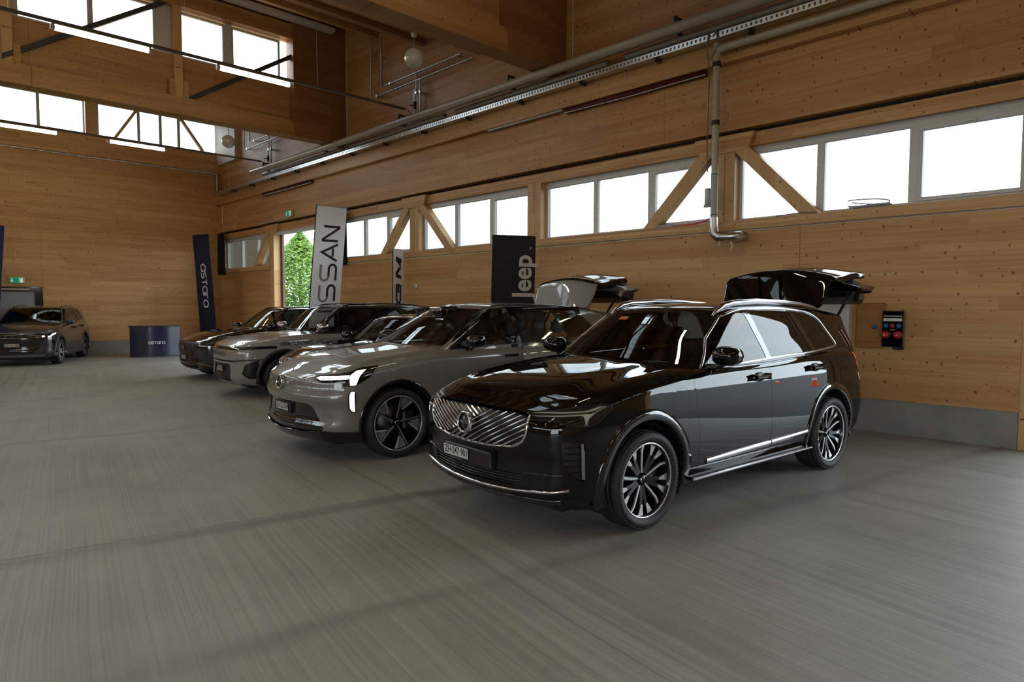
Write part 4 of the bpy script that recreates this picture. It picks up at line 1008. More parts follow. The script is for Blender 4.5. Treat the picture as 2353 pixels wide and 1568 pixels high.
        if depth and bd:
            top = {}; 
            for q in {i for e in bd for i in e}:
                m = ins.get(q, Vector((0, 0, 1))); m = -m.normalized() if m.length > 1e-6 else Nn[q]
                top[q] = len(V); V.append(V[q].copy()); Nn.append(m)
                V.append(V[q] - Nn[q] * depth); Nn.append(m)
            for a, b in bd: Fs.append([top[b], top[a], top[a] + 1, top[b] + 1])
        if double:
            k = len(V); V += [V[i] - Nn[i] * double for i in range(n0)]; Nn += [-Nn[i] for i in range(n0)]
            Fs += [[k + i for i in f[::-1]] for f in Fs if max(f) < n0]
        outs = []
        def mk(sg):
            v = [Vector((p.x, p.y * sg, p.z)) for p in V]; n = [Vector((p.x, p.y * sg, p.z)) for p in Nn]
            return v, n, (Fs if sg > 0 else [f[::-1] for f in Fs])
        if side == 'C':
            v1, n1, f1 = mk(1); v2, n2, f2 = mk(-1); k = len(v1); remap = []
            for i, p in enumerate(v2):
                if abs(p.y) < 1e-5 and i < n0: remap.append(i)
                else: remap.append(len(v1)); v1.append(p); n1.append(n2[i])
            outs.append((v1, n1, f1 + [[remap[i] for i in f] for f in f2]))
        elif side == 'R': outs.append(mk(1))
        else: outs.append(mk(-1))
        v, n, f = outs[0]
        if xform is not None:
            v = [xform @ p for p in v]; r3 = xform.to_3x3(); n = [r3 @ p for p in n]
        me = bpy.data.meshes.new(obname); me.from_pydata([tuple(p) for p in v], [], f)
        me.polygons.foreach_set('use_smooth', [True] * len(f)); me.update()
        me.normals_split_custom_set_from_vertices([tuple(p.normalized()) for p in n])
        me.materials.append(mat)
        o = link(obname, me, parent)
        if label: o['label'] = label
        return o
    def loops(s, region):
        """ordered boundary outlines of a region (list of [(co, normal)...])"""
        fs = []
        for r in (region if isinstance(region, (list, tuple)) else [region]): fs += s.Fc.get(s.names.get(r, -99), [])
        ec = set()
        for f in fs:
            for a, b in zip(f, f[1:] + f[:1]): ec.add((a, b))
        nx = {}
        for a, b in ec:
            if (b, a) not in ec and not (abs(s.V[a].y) < 1e-4 and abs(s.V[b].y) < 1e-4): nx.setdefault(a, []).append(b)
        starts = set(nx) - {b for v in nx.values() for b in v}; out = []
        while nx:
            a = next(iter(starts & set(nx)), None)
            if a is None: a = next(iter(nx))
            lp = [a]
            while a in nx and nx[a]:
                b = nx[a].pop()
                if not nx[a]: del nx[a]
                lp.append(b); a = b
            out.append([(s.V[i], s.Nn[i]) for i in lp])
        return out

def surf_y(sh_pts, x, z):
    """half-width of a frozen shell at side position (x, z): nearest vertex estimate"""
    best = min(sh_pts, key=lambda p: (p[0].x - x) ** 2 + (p[0].z - z) ** 2); return best

def ribbon(lp, wd, ht, sg=1, simplify=.012, closed=None):
    """raised strip of width wd and height ht along an outline lying on the body"""
    pts = [lp[0]]
    for p in lp[1:-1]:
        if (p[0] - pts[-1][0]).length > simplify: pts.append(p)
    pts.append(lp[-1])
    if closed is None: closed = (lp[0][0] - lp[-1][0]).length < 1e-4
    if closed: pts = pts[:-1]
    n = len(pts); vs = []
    for i, (p, nn) in enumerate(pts):
        a = pts[i - 1][0] if (i or closed) else p; b = pts[(i + 1) % n][0] if (i < n - 1 or closed) else p
        t = (b - a).normalized(); sd = nn.cross(t).normalized()
        for q in (p - sd * wd / 2 - nn * .002, p - sd * wd / 2 * .9 + nn * ht * .8, p + nn * ht, p + sd * wd / 2 * .9 + nn * ht * .8, p + sd * wd / 2 - nn * .002): vs.append((q.x, q.y * sg, q.z))
    fs = []; m = n if closed else n - 1
    for i in range(m):
        j = (i + 1) % n
        for k in range(4): fs.append((i * 5 + k, i * 5 + k + 1, j * 5 + k + 1, j * 5 + k))
    mb = MB().add(vs, fs, True)
    if not closed: mb.add(vs[:5], [(0, 1, 2, 3, 4)]); mb.add(vs[-5:], [(4, 3, 2, 1, 0)])
    return mb

def fside(n, c): return n.y > .35
def ffront(n, c): return n.x < -.25
def mat_cache(k, fn, _c={}):
    if k not in _c: _c[k] = fn()
    return _c[k]
CM = dict(
    blackpaint=principled('black_car_paint', (.0025, .0024, .0024), .4, coat=1.0, coat_rough=.008, spec=.0),
    greypaint=principled('grey_beige_car_paint', (.17, .162, .14), .35, .0, coat=1.0, coat_rough=.015),
    taupe=principled('warm_grey_car_paint', (.26, .238, .215), .3, .0, coat=1.0, coat_rough=.02),
    darkbrown=principled('dark_bronze_car_paint', (.018, .012, .009), .10, .3, coat=1.0, coat_rough=.015),
    blackgreen=principled('black_green_car_paint', (.0035, .0045, .0045), .04, coat=1.0, coat_rough=.012),
    slate=principled('slate_grey_car_paint', (.030, .030, .037), .28, .3, coat=1.0, coat_rough=.03),
    glass=glass('car_glass', (.60, .64, .62), 1.0, 1.52), privacy=glass('privacy_glass', (.05, .048, .045), 1.0, 1.52), clear=glass('headlamp_glass', (.75, .76, .78), 1.0, 1.5),
    smoke=glass('smoked_lens', (.16, .15, .13), 1.0, 1.5),
    chrome=principled('chrome', (.75, .75, .77), .06, 1.0), satin=principled('satin_chrome', (.55, .55, .57), .22, 1.0), darkchrome=principled('dark_chrome', (.20, .19, .19), .12, 1.0),
    trim=principled('black_plastic_trim', (.010, .010, .011), .42), gloss=MT['blackgloss'], under=principled('underbody', (.006, .006, .006), .8),
    tyre=principled('tyre_rubber', (.013, .013, .013), .62), alloy=principled('machined_alloy', (.72, .72, .73), .30, .75), rimblack=principled('rim_gloss_black', (.007, .007, .008), .15, coat=.5), aero=principled('aero_insert_grey', (.16, .165, .18), .35, .3),
    disc=principled('brake_disc', (.12, .12, .12), .4, 1.0),
    drl=emit('headlamp_light', (.88, .92, 1.0), 3.2), drldim=principled('light_guide', (.30, .26, .20), .25, emis=(.9, .8, .6), estr=.04), redlit=emit('lit_tail_lamp', (1.0, .05, .015), 2.2), redlens=principled('red_lens', (.22, .008, .008), .08, coat=.8),
    seat=principled('cream_leather', (.34, .32, .28), .55), seatdark=principled('charcoal_leather', (.03, .03, .032), .5), dash=principled('dashboard', (.012, .012, .013), .6), headliner=principled('headliner', (.10, .095, .09), .8),
    plate=principled('plate_white', (.60, .60, .56), .4), platetext=principled('plate_black', (.01, .01, .01), .5), badge=principled('badge_black', (.01, .01, .012), .2, coat=.5),
    orange=principled('vignette_orange', (.65, .12, .03), .5), teal=principled('vignette_teal', (.1, .4, .25), .5), screenlit=principled('screen', (.05, .06, .07), .1), rail=principled('brushed_rail', (.62, .62, .66), .16, 1.0),
    bronze=principled('bronze_strip', (.40, .25, .14), .2, 1.0), skid=principled('silver_skid', (.30, .30, .31), .35, .7),
)

def wheel(parent, x, y, r, wdt, style, rim_r, sg, steer=0.0, name='wheel'):
    """sg -1: outer face towards -y; returns an Empty whose children are tyre, rim, spokes..."""
    tyre_w = wdt
    root = empty(name); root.parent = parent; root.location = (x, y, r); root.rotation_euler = (0, 0, steer)
    def q(mb): return mb     # built with the outer face towards -y, turned round for the other side
    rot = Matrix.Rotation(PI, 4, 'Z') if sg > 0 else Matrix.Identity(4)
    h = tyre_w / 2
    prof = [(rim_r - .004, -h * .80), (rim_r + .012, -h * .93), ((rim_r + r) / 2, -h), (r - .035, -h * .97), (r - .012, -h * .86), (r - .002, -h * .70)]
    for gy in (-.42, -.14, .14, .42): prof += [(r, h * (gy - .07)), (r - .008, h * (gy - .055)), (r - .008, h * (gy + .055)), (r, h * (gy + .07))]
    prof += [(r - .002, h * .70), (r - .012, h * .86), (r - .035, h * .97), ((rim_r + r) / 2, h), (rim_r + .012, h * .93), (rim_r - .004, h * .8)]
    MB().lathe(prof, 64, 'y').xf(rot).build('tyre', CM['tyre'], root)
    mb = MB()
    for k in range(72):            # shoulder blocks
        a = 2 * PI * k / 72
        for s_ in (-1, 1):
            M_ = Matrix.Rotation(a, 4, 'Y')
            p = [M_ @ Vector((t, s_ * yy, z)) for t in (-.010, .010) for yy in (h * .66, h * .90) for z in (r - .022, r - (.0005 if yy < h * .7 else .0105))]
            n = len(mb.v); mb.add(p, [(0, 1, 3, 2), (4, 6, 7, 5), (0, 4, 5, 1), (2, 3, 7, 6), (1, 5, 7, 3)])
    t = mb.xf(rot).build('tread_blocks', CM['tyre'], root); t['kind'] = 'stuff'
    # barrel and lip
    MB().lathe([(rim_r - .002, -h * .80), (rim_r - .012, -h * .84), (rim_r - .020, -h * .78), (rim_r - .026, -h * .5), (rim_r - .03, h * .7), (rim_r - .002, h * .8)], 56, 'y').xf(rot).build('rim', CM['rimblack'], root)
    MB().lathe([(rim_r - .004, -h * .83), (rim_r - .010, -h * .855), (rim_r - .016, -h * .82)], 56, 'y').xf(rot).build('rim_lip', CM['alloy'], root)
    MB().lathe([(.0, .035), (rim_r * .74, .035), (rim_r * .74, .055), (.0, .055)], 40, 'y').xf(rot).build('brake_disc', CM['disc'], root)
    mb = MB(); mb.bbox(rim_r * .35, rim_r * .80, -.03, .07, -.10, .12, .02); mb.xf(rot).build('brake_caliper', CM['trim'], root)
    MB().lathe([(.0, .06), (rim_r - .03, .06), (rim_r - .03, .07)], 32, 'y').xf(rot).build('backing_plate', CM['under'], root)
    yf = -h * .62
    def pol(rad, ang): return (rad * math.sin(ang), rad * math.cos(ang))
    def plate(poly, y0, y1, nm, mat, bend=None):
        mb = MB(); mb.prism(poly, lambda a, b, d: (a, d + (bend(math.hypot(a, b)) if bend else 0), b), y0, y1); mb.xf(rot); return mb.build(nm, mat, root)
    dish = lambda rad: .030 * (1 - rad / rim_r) ** 1.0 + .0
    if style == 'ten':           # five slim bright spokes and five dark forked spokes with bright tips
        for k in range(5):
            a0 = 2 * PI * k / 5 - .10
            cl = [(.05, a0 + .02), (rim_r * .45, a0 - .02), (rim_r * .75, a0 - .01), (rim_r - .018, a0 + .06)]
            def strip(cl, w0, w1): 
                Lf = []; Rt = []
                for i, (rd, an) in enumerate(cl):
                    w_ = (w0 + (w1 - w0) * i / (len(cl) - 1)) / 2; p = np.array(pol(rd, an)); tdir = np.array(pol(1, an + PI / 2)); Lf.append(tuple(p - tdir * w_)); Rt.append(tuple(p + tdir * w_))
                return Lf + Rt[::-1]
            plate(strip(cl, .030, .034), yf + .004, yf + .05, 'spoke', CM['rimblack'], dish)
            o = plate(strip(cl, .012, .019), yf - .002, yf + .003, 'spoke_face', CM['alloy'], dish)
            a1 = a0 + 2 * PI / 10 + .05
            for s_ in (-1, 1):
                cl = [(.05, a1 + s_ * .25), (rim_r * .40, a1 + s_ * .14), (rim_r * .66, a1 + s_ * .15), (rim_r - .02, a1 + s_ * .21)]
                plate(strip(cl, .028, .036), yf + .004, yf + .05, 'spoke', CM['rimblack'], dish)
                c2 = [(rim_r * .66, a1 + s_ * .15), (rim_r * .80, a1 + s_ * .185), (rim_r - .02, a1 + s_ * .20)]
                o = plate(strip(c2, .018, .056), yf - .003, yf + .003, 'spoke_tip', CM['alloy'], dish)
    elif style == 'blade':       # five bladed wheel with bright L shaped edges and grey inserts
        for k in range(5):
            a0 = 2 * PI * k / 5 + .10; R_ = rim_r - .018
            A = pol(.045, a0); B = pol(R_, a0 + .10); Cc = pol(R_, a0 + .62); D = pol(rim_r * .50, a0 + .34)
            plate([A, pol(R_ * .5, a0 + .04), B, pol(R_, a0 + .36), Cc, D], yf + .008, yf + .03, 'blade', CM['rimblack'], dish)
            plate([pol(R_ * .60, a0 + .16), pol(R_ * .985, a0 + .14), pol(R_ * .99, a0 + .34), pol(R_ * .98, a0 + .54), pol(R_ * .62, a0 + .36)], yf + .003, yf + .008, 'aero_insert', CM['aero'], dish)
            plate([pol(.05, a0 - .10), pol(R_, a0 + .055), pol(R_, a0 + .085), pol(.05, a0 + .14)], yf - .002, yf + .01, 'blade_edge', CM['alloy'], dish)
            plate([pol(.055, a0 - .02), pol(R_, a0 + .065), pol(R_, a0 + .076), pol(.055, a0 + .07)], yf - .004, yf - .001, 'blade_groove', CM['rimblack'], dish)
            plate([pol(rim_r * .50, a0 + .30), pol(R_, a0 + .57), pol(R_, a0 + .66), pol(rim_r * .50, a0 + .40)], yf - .002, yf + .01, 'blade_edge', CM['alloy'], dish)
    else:
        for k in range(5):
            a0 = 2 * PI * k / 5 + .3
            for s_ in (-1, 1):
                w_ = .022; cl = [(.05, a0 + s_ * .2), (rim_r - .018, a0 + s_ * .20)]
                p0, p1 = np.array(pol(*cl[0])), np.array(pol(*cl[1])); t_ = np.array(pol(1, a0 + PI / 2)) * w_
                plate([tuple(p0 - t_), tuple(p1 - t_ * 1.1), tuple(p1 + t_ * 1.1), tuple(p0 + t_)], yf - .002, yf + .04, 'spoke', CM['alloy' if s_ > 0 or style == 'double' else 'rimblack'], dish)
    MB().lathe([(0, yf + .010), (.026, yf + .012), (.032, yf + .02), (.034, yf + .05), (.060, yf + .06), (.068, yf + .09), (.0, yf + .10)], 24, 'y').xf(rot).build('hub', CM['rimblack'], root)
    MB().lathe([(0, yf + .006), (.022, yf + .007), (.026, yf + .014)], 20, 'y').xf(rot).build('hub_cap', CM['badge'], root)
    MB().lathe([(.026, yf + .004), (.031, yf + .006), (.031, yf + .02)], 20, 'y').xf(rot).build('hub_ring', CM['satin'], root)
    mb = MB()
    for k in range(5):
        a = 2 * PI * k / 5 + .31; px, pz = pol(.056, a); mb = MB().tube([(px, yf + .045, pz), (px, yf + .075, pz)], .010, 8); mb.xf(rot).build('wheel_bolt', CM['disc'], root)
    return root

def arch_liner(parent, x, zc, r, y0, y1):
    """dark inner wheel house, both sides"""
    for sg in (-1, 1):
        n = 18; mb = MB(); vs = []
        for yy in (y0, y1):
            for i in range(n + 1):
                a = math.radians(-25 + 230 * i / n); vs.append((x + r * math.cos(a), sg * yy, zc + r * math.sin(a)))
        mb.add(vs, [(i, i + 1, n + 2 + i, n + 1 + i) for i in range(n)], True); mb.add(vs[:n + 1], [tuple(range(n + 1))])
        mb.build('wheel_house', CM['under'], parent)

def flare(parent, x, zc, r0, r1, a0, a1, yfun, mat, out=.018, inner=.10, name='wheel_arch_trim', n=26):
    for sg in (-1, 1):
        vs = []; 
        for i in range(n + 1):
            a = math.radians(a0 + (a1 - a0) * i / n); ca, sa = math.cos(a), math.sin(a)
            def pt(r, dy): 
                X, Z = x + r * ca, zc + r * sa; return (X, sg * (yfun(X, Z) + dy), Z)
            vs += [pt(r1, -.012), pt(r1 - .004, out * .75), pt((r0 + r1) / 2, out), pt(r0 + .006, out * .9), pt(r0, out * .6), pt(r0, -inner)]
        fs = [(i * 6 + k, i * 6 + k + 1, (i + 1) * 6 + k + 1, (i + 1) * 6 + k) for i in range(n) for k in range(5)]
        fs += [tuple(range(6)), tuple(n * 6 + k for k in range(5, -1, -1))]
        MB().add(vs, fs, True).build(name, mat, parent)

def mirror_part(parent, x, y, z, paint, arm=CM['gloss'], s=1.0, stretch=1.0, cap_mat=None):
    for sg in (-1, 1):
        mb = MB(); n = 14; vs = []
        prof = [(-.115, .25), (-.10, .62), (-.06, .90), (-.01, 1.0), (.04, .98), (.068, .90), (.072, .86)]
        for (dx, k) in prof:
            for i in range(n):
                a = 2 * PI * i / n; c, s_ = math.cos(a), math.sin(a)
                e = 2.6; yy = math.copysign(abs(c) ** (2 / e), c) * .118 * k; zz = math.copysign(abs(s_) ** (2 / e), s_) * .078 * k
                vs.append((dx * s * stretch, (yy + .02 * (1 - k)) * s, zz * s + .01 * (1 - k)))
        m = len(prof); fs = [(i * n + j, i * n + (j + 1) % n, (i + 1) * n + (j + 1) % n, (i + 1) * n + j) for i in range(m - 1) for j in range(n)] + [tuple(range(n))]
        mb.add(vs, fs, True)
        T = Matrix.Translation((x, sg * y, z)) @ Matrix.Scale(sg, 4, (0, 1, 0)) @ Matrix.Rotation(math.radians(-10), 4, 'Z')
        o = mb.xf(T).build('door_mirror', cap_mat or paint, parent)
        MB().add([vs[(m - 1) * n + j] for j in range(n)], [tuple(range(n))]).xf(Matrix.Translation((-.006, 0, 0))).xf(T).build('mirror_glass', CM['chrome'], o)
        MB().tube([(x - .02, sg * (y - .21 * s), z - .105 * s), (x - .01, sg * (y - .08 * s), z - .09 * s), (x, sg * (y - .02), z - .06 * s)], [.030, .026, .022], 8).build('mirror_arm', arm, o)

def seat(parent, x, y, z, mat, s=1.0):
    r = empty('seat'); r.parent = parent; r.location = (x, y, z)
    MB().bbox(-.28, .26, -.25, .25, 0, .17, .05, 2).build('cushion', mat, r)
    mb = MB(); mb.bbox(-.07, .07, -.24, .24, 0, .62, .05, 2); mb.xf(Matrix.Translation((.26, 0, .08)) @ Matrix.Rotation(math.radians(20), 4, 'Y')); mb.build('backrest', mat, r)
    mb = MB(); mb.bbox(-.045, .045, -.13, .13, 0, .20, .04, 2); mb.xf(Matrix.Translation((.47, 0, .72)) @ Matrix.Rotation(math.radians(10), 4, 'Y')); mb.build('headrest', mat, r)
    return r

def plate_part(parent, o, ex, ez, txt_, w_=.30, h_=.08):
    """number plate facing -x (o = centre, ex = to the reader's right)"""
    m = frame(o, ex, ez)
    MB().bbox(-w_ / 2, w_ / 2, -h_ / 2, h_ / 2, -.004, .001, .002).xf(m).build('number_plate', CM['plate'], parent)
    p = parent.children[-1] if False else [x for x in bpy.data.objects if x.parent == parent and x.name.startswith('number_plate')][-1]
    fr = MB()
    for a in ((-w_ / 2 - .006, w_ / 2 + .006, h_ / 2, h_ / 2 + .006), (-w_ / 2 - .006, w_ / 2 + .006, -h_ / 2 - .006, -h_ / 2), (-w_ / 2 - .006, -w_ / 2, -h_ / 2, h_ / 2), (w_ / 2, w_ / 2 + .006, -h_ / 2, h_ / 2)): fr.box(a[0], a[1], a[2], a[3], -.006, .003)
    fr.xf(m).build('plate_frame', CM['trim'], p)
    me = text_mesh(txt_, h_ * .98, CM['platetext'], offset=.0012, sx=.80 * (w_ * .92) / (h_ * .98 * .56 * len(txt_)) if len(txt_) else 1)
    xs = [v.co.x for v in me.vertices]; k = w_ * .90 / (max(xs) - min(xs)); cx_ = (max(xs) + min(xs)) / 2
    for v in me.vertices: v.co.x = (v.co.x - cx_) * k; v.co.z += .0022
    me.transform(m); link('plate_lettering', me, p)
    return p
def smooth01(t): t = np.clip(t, 0, 1); return t * t * (3 - 2 * t)
def body_shell(sp):
    L, Wd = sp['L'], sp['W']; zb, zt, wz, wp, nose, tail = (pchip(sp[k]) for k in ('zb', 'zt', 'wz', 'wp', 'nose', 'tail'))
    cr = sp.get('crown', .04); pf, pr_ = sp.get('planf', .12), sp.get('planr', .10); hood = sp.get('hood')
    rxf, rxr, ry, rz = sp['rad']; d = sp.get('dens', 1.0)
    def cnt(n): return max(3, int(n * d))
    xs = sorted(set(np.round(lin(0, rxf, cnt(16)) + lin(rxf, 1.6, cnt(34)) + lin(1.6, L - rxr, cnt(52)) + lin(L - rxr, L, cnt(12)), 5)))
    ys = sorted(set(np.round(lin(0, Wd - ry, cnt(16)) + lin(Wd - ry, Wd, cnt(12)), 5)))
    zs = sorted(set(np.round(lin(0, 1 - rz, cnt(24)) + lin(1 - rz, 1, cnt(9)), 5)))
    ffd, frd = sp.get('fadef', .9), sp.get('fader', .8)
    def warp(x, y, z):
        yn = y / Wd; Zt = zt(x) - cr * yn ** 2
        Z = zb(x) + z * (Zt - zb(x))
        if hood: Z = Z + hood(x, yn, Z) * z ** 6
        Y = y * wp(x) * wz(Z)
        ff = np.clip(1 - x / ffd, 0, 1) ** 1.5; fr = np.clip(1 - (L - x) / frd, 0, 1) ** 1.5
        X = x + nose(Z) * ff + pf * yn ** 2 * ff - tail(Z) * fr - pr_ * yn ** 2 * fr
        if 'post' in sp: X, Y, Z = sp['post'](X, Y, Z, x, yn, z)
        return X, Y, Z
    return Shell(xs, ys, zs, warp, sp['rad'], L, Wd, 1.0)
def glass_shell(sp):
    g = sp['gh']; xf, xr, yw, zr = (pchip(g[k]) for k in ('xf', 'xr', 'yw', 'zr')); zb = g['zb']; d = sp.get('dens', 1.0)
    rxf, rxr, ry, rz = g['rad']; Lg = g['Lg']; Wg = 1.0
    def cnt(n): return max(3, int(n * d))
    xs = sorted(set(np.round(lin(0, rxf, cnt(10)) + lin(rxf, Lg - rxr, cnt(46)) + lin(Lg - rxr, Lg, cnt(8)), 5)))
    ys = sorted(set(np.round(lin(0, 1 - ry, cnt(14)) + lin(1 - ry, 1, cnt(8)), 5)))
    zs = sorted(set(np.round(lin(0, 1 - rz, cnt(16)) + lin(1 - rz, 1, cnt(8)), 5)))
    zmax = max(p[1] for p in g['zr']); cr = g.get('crown', .05); pf, pr_ = g.get('planf', .14), g.get('planr', .08)
    def warp(x, y, z):
        u = x / Lg; Zp = zb + z * (zmax - zb)
        X = xf(Zp) * (1 - u) + xr(Zp) * u
        X = X - pf * (1 - y ** 2) * (1 - u) ** 3 + pr_ * (1 - y ** 2) * u ** 3
        Z = zb + z * (zr(X) - cr * y ** 2 - zb)
        Y = y * yw(Z)
        tp = g.get('taper'); 
        if tp: Y = Y * pchip(tp)(X)
        return X, Y, Z
    return Shell(xs, ys, zs, warp, g['rad'], Lg, Wg, 1.0)

def make_car(sp):
    x0, y0, a = sp['pose']
    root = empty(sp['name'], (x0, y0, 0), a, label=sp['label'], cat='car')
    B = body_shell(sp); G = glass_shell(sp); g = sp['gh']
    up = lambda n, c: n.z > .3
    # wheel openings and the hole under the cabin
    for (ax, az, ar) in sp['arches']:
        B.cut([(ax + ar * math.cos(t), az + ar * math.sin(t)) for t in np.linspace(0, 2 * PI, 45)[:-1]], 'y', None, lambda n, c: c.y > .45 and (n.y > .2 or c.z < .45))
    hx0, hx1, hy = sp['hole']
    B.cut([(hx0, -.01), (hx1, -.01), (hx1, hy), (hx0, hy)], 'z', None, up)
    for args in sp.get('bcuts', []): B.cut(*args)
    dlo = sp['dlo']
    if dlo: G.cut(dlo, 'y', 'dlo', fside)
    for nm, poly in sp['windows']: G.cut(poly, 'y', nm, fside, only=['dlo'] if dlo else None)
    G.cut(sp['windshield'], 'x', 'windshield', lambda n, c: n.x < -.2)
    if sp.get('rearglass'): G.cut(sp['rearglass'], 'x', 'rear_window', lambda n, c: n.x > .25)
    for args in sp.get('gcuts', []): G.cut(*args)
    B.freeze(); G.freeze()
    sp['B'], sp['G'], sp['root'] = B, G, root
    pm = sp['paint']
    B.part('body', None, pm, root, gap=0, depth=.012)
    for nm, reg, mt, side, kw in sp['bparts']:
        for sd in (('L', 'R') if side == 'LR' else (side,)): B.part(nm, reg, mt, root, side=sd, **kw)
    G.part('roof', None, sp.get('roofpaint', pm), root, gap=0, depth=.008)
    if dlo:
        for sd in 'LR': G.part('window_pillars', 'dlo', CM['gloss'], root, side=sd, gap=0, depth=.004)
    for nm, poly in sp['windows']:
        for sd in 'LR': G.part('side_window', nm, CM[sp.get('glassmap', {}).get(nm, 'glass')], root, side=sd, gap=.002, depth=0, off=-.003)
    G.part('windscreen', 'windshield', CM['glass'], root, gap=0, depth=0, off=-.002)
    if sp.get('rearglass') and not sp.get('tailgate'): G.part('rear_window', 'rear_window', CM['privacy'], root, gap=0, depth=0, off=-.002)
    for nm, reg, mt, side, kw in sp.get('gparts', []):
        for sd in (('L', 'R') if side == 'LR' else (side,)): G.part(nm, reg, mt, root, side=sd, **kw)
    # underside, wheel houses, wheels
    L, Wd = sp['L'], sp['W']
    MB().bbox(.28, L - .25, -Wd * .78, Wd * .78, sp['clear'], sp['clear'] + .12, .03).build('underbody', CM['under'], root)
    MB().bbox(.30, sp['hole'][0] - .02, -.50, .50, sp['clear'] + .1, .80, .03).build('engine_cover', CM['under'], root)
    for (ax, az, ar) in sp['arches']: arch_liner(root, ax, az, ar + .015, .56, Wd * .955)
    ww = sp['wheel']
    for i, wx in enumerate(ww['x']):
        for sg in (-1, 1): wheel(root, wx, sg * ww['y'], ww['r'], ww['w'], ww['style'], ww['rim'], sg, sp.get('steer', 0) if i == 0 else 0)
    # cabin
    c = sp['cabin']; sm = sp.get('seatmat', CM['seatdark'])
    MB().bbox(c['dash'], c['dash'] + .45, -.70, .70, .62, c['dz'], .06, 2).build('dashboard', CM['dash'], root)
    MB().bbox(hx0 + .05, hx1 - .05, -.72, .72, .30, .36, .01).build('cabin_floor', CM['under'], root)
    for sg in (-1, 1):
        seat(root, c['s1'], sg * .37, .55, sm)
        MB().bbox(c['dash'] + .2, hx1 - .1, sg * .74 - .03, sg * .74 + .03, .36, c['dz'] - .06, .02).build('door_lining', CM['dash'], root)
    for yy in (-.42, 0, .42): seat(root, c['s2'], yy, .58, sm, 1)
    sw = Matrix.Translation((c['dash'] + .55, -.37, c['dz'] - .04)) @ Matrix.Rotation(math.radians(-66), 4, 'Y')
    mb = MB(); mb.tube([(.18 * math.cos(t), .18 * math.sin(t), 0) for t in np.linspace(0, 2 * PI, 29)], .016, 8, False); mb.xf(sw).build('steering_wheel', CM['trim'], root)
    st_ = [o for o in bpy.data.objects if o.parent == root and o.name.startswith('steering_wheel')][-1]
    MB().bbox(-.05, .05, -.17, .17, -.02, .02, .015).xf(sw).build('wheel_hub', CM['trim'], st_)
    MB().bbox(c['dash'] + .32, c['dash'] + .36, -.10, .10, c['dz'] - .12, c['dz'] + .05, .01).build('centre_screen', CM['screenlit'], root)
    return root

def door_poly(front, mid_top, mid_bot, rear): pass
XA, XB, XR = .985, 3.945, .3775
side_f = lambda n, c: n.y > .3 and c.y > .5
fr_f = lambda n, c: n.x < -.2 and c.x < .9
cor_f = lambda n, c: c.x < 1.2 and c.y > .25 and (n.x < -.05 or n.y > .2)
def inpoly(poly, a, b):
    c = False; j = len(poly) - 1
    for i in range(len(poly)):
        if (poly[i][1] > b) != (poly[j][1] > b) and a < (poly[j][0] - poly[i][0]) * (b - poly[i][1]) / (poly[j][1] - poly[i][1]) + poly[i][0]: c = not c
        j = i
    return c
def dec(sh, nm, view, pts, wd, ht, mat, root, sides=(1, -1), step=.03, off=0.0, **k):
    """raised strip following the body, on one or both sides"""
    for sg in sides:
        p = sh.path(view, pts, 1 if view in ('x', '-x') else sg, step, off)
        if len(p) > 1: ribbon(p, wd, ht, 1, .004, False).build(nm, mat, root)
def handles(sh, root, pts, paint, chrome=None):
    for (x, z) in pts:
        for sg in (-1, 1):
            p, n = sh.hit('y', x, z, sg)
            mb = MB(); mb.lathe([(0, -.012), (.05, -.010), (.056, .0)], 20, 'y'); mb.xf(Matrix.Translation((x - .005, p.y, z - .002)) @ Matrix.Scale(1.5, 4, (1, 0, 0)) @ Matrix.Scale(.8, 4, (0, 0, 1)))
            o = mb.build('handle_recess', CM['trim'], root)
            MB().bbox(x - .115, x + .105, p.y + sg * .012, p.y + sg * .042, z - .018, z + .016, .012, 2).build('door_handle', paint, root)
            h = [q for q in bpy.data.objects if q.parent == root and q.name.startswith('door_handle')][-1]
            if chrome: MB().bbox(x - .105, x + .10, p.y + sg * .040, p.y + sg * .046, z - .006, z + .004, .002).build('handle_strip', chrome, h)
def wsurf(sh):
    def f(X, Z):
        h = sh.hit('y', X, max(Z, .33)); return h[0].y if h else .93
    return f
def text_on(sh, view, a, b, s, size, mat, root, name='lettering', sg=-1, rise=.004, sx=1.0, offset=0.0, ex=None, vert=False):
    p, n = sh.hit(view, a, b, sg)
    exv = ex or ((0, -1, 0) if view == 'x' else (1, 0, 0)); m = frame(p + n * rise, exv, n.cross(Vector(exv)))
    me = text_mesh(s, size, mat, sx=sx, offset=offset); me.transform(m); return link(name, me, root)

def badge_ring(sh, root, a, b, r, word=None, letter=CM['satin']):
    """round maker's mark with a diagonal arrow, standing on the nose"""
    p, n = sh.hit('x', a, b); n = Vector((-1, 0, .10)).normalized(); ex = Vector((0, -1, 0)); ez = n.cross(ex) if n.cross(ex).z > 0 else -n.cross(ex)
    m = frame(p + n * .034, ex, ez)
    bd = empty('emblem'); bd.parent = root
    MB().lathe([(r * .80, -.05), (r, -.05), (r, .006), (r * .94, .012), (r * .84, .012), (r * .80, .004)], 40).xf(m).build('ring', CM['chrome'], bd)
    MB().lathe([(0, .004), (r * .82, .002), (r * .82, -.03)], 32).xf(m).build('disc', CM['badge'], bd)
    fn = lambda x, y, d: tuple(m @ Vector((x, y, d)))
    strokes([[(r * .66, r * .66), (r * .98, r * .98)], [(r * .72, r * .99), (r * .99, r * .99), (r * .99, r * .72)]], r * .13, fn, -.01, .010).build('arrow', CM['chrome'], bd)
    if word:
        me = text_mesh(word, r * .42, letter, offset=.001, sx=1.15, spacing=1.15); xs = [v.co.x for v in me.vertices]; k = r * 1.34 / (max(xs) - min(xs))
        for v in me.vertices: v.co.x *= k; v.co.z += .0055
        me.transform(m); link('emblem_lettering', me, bd)
    return bd

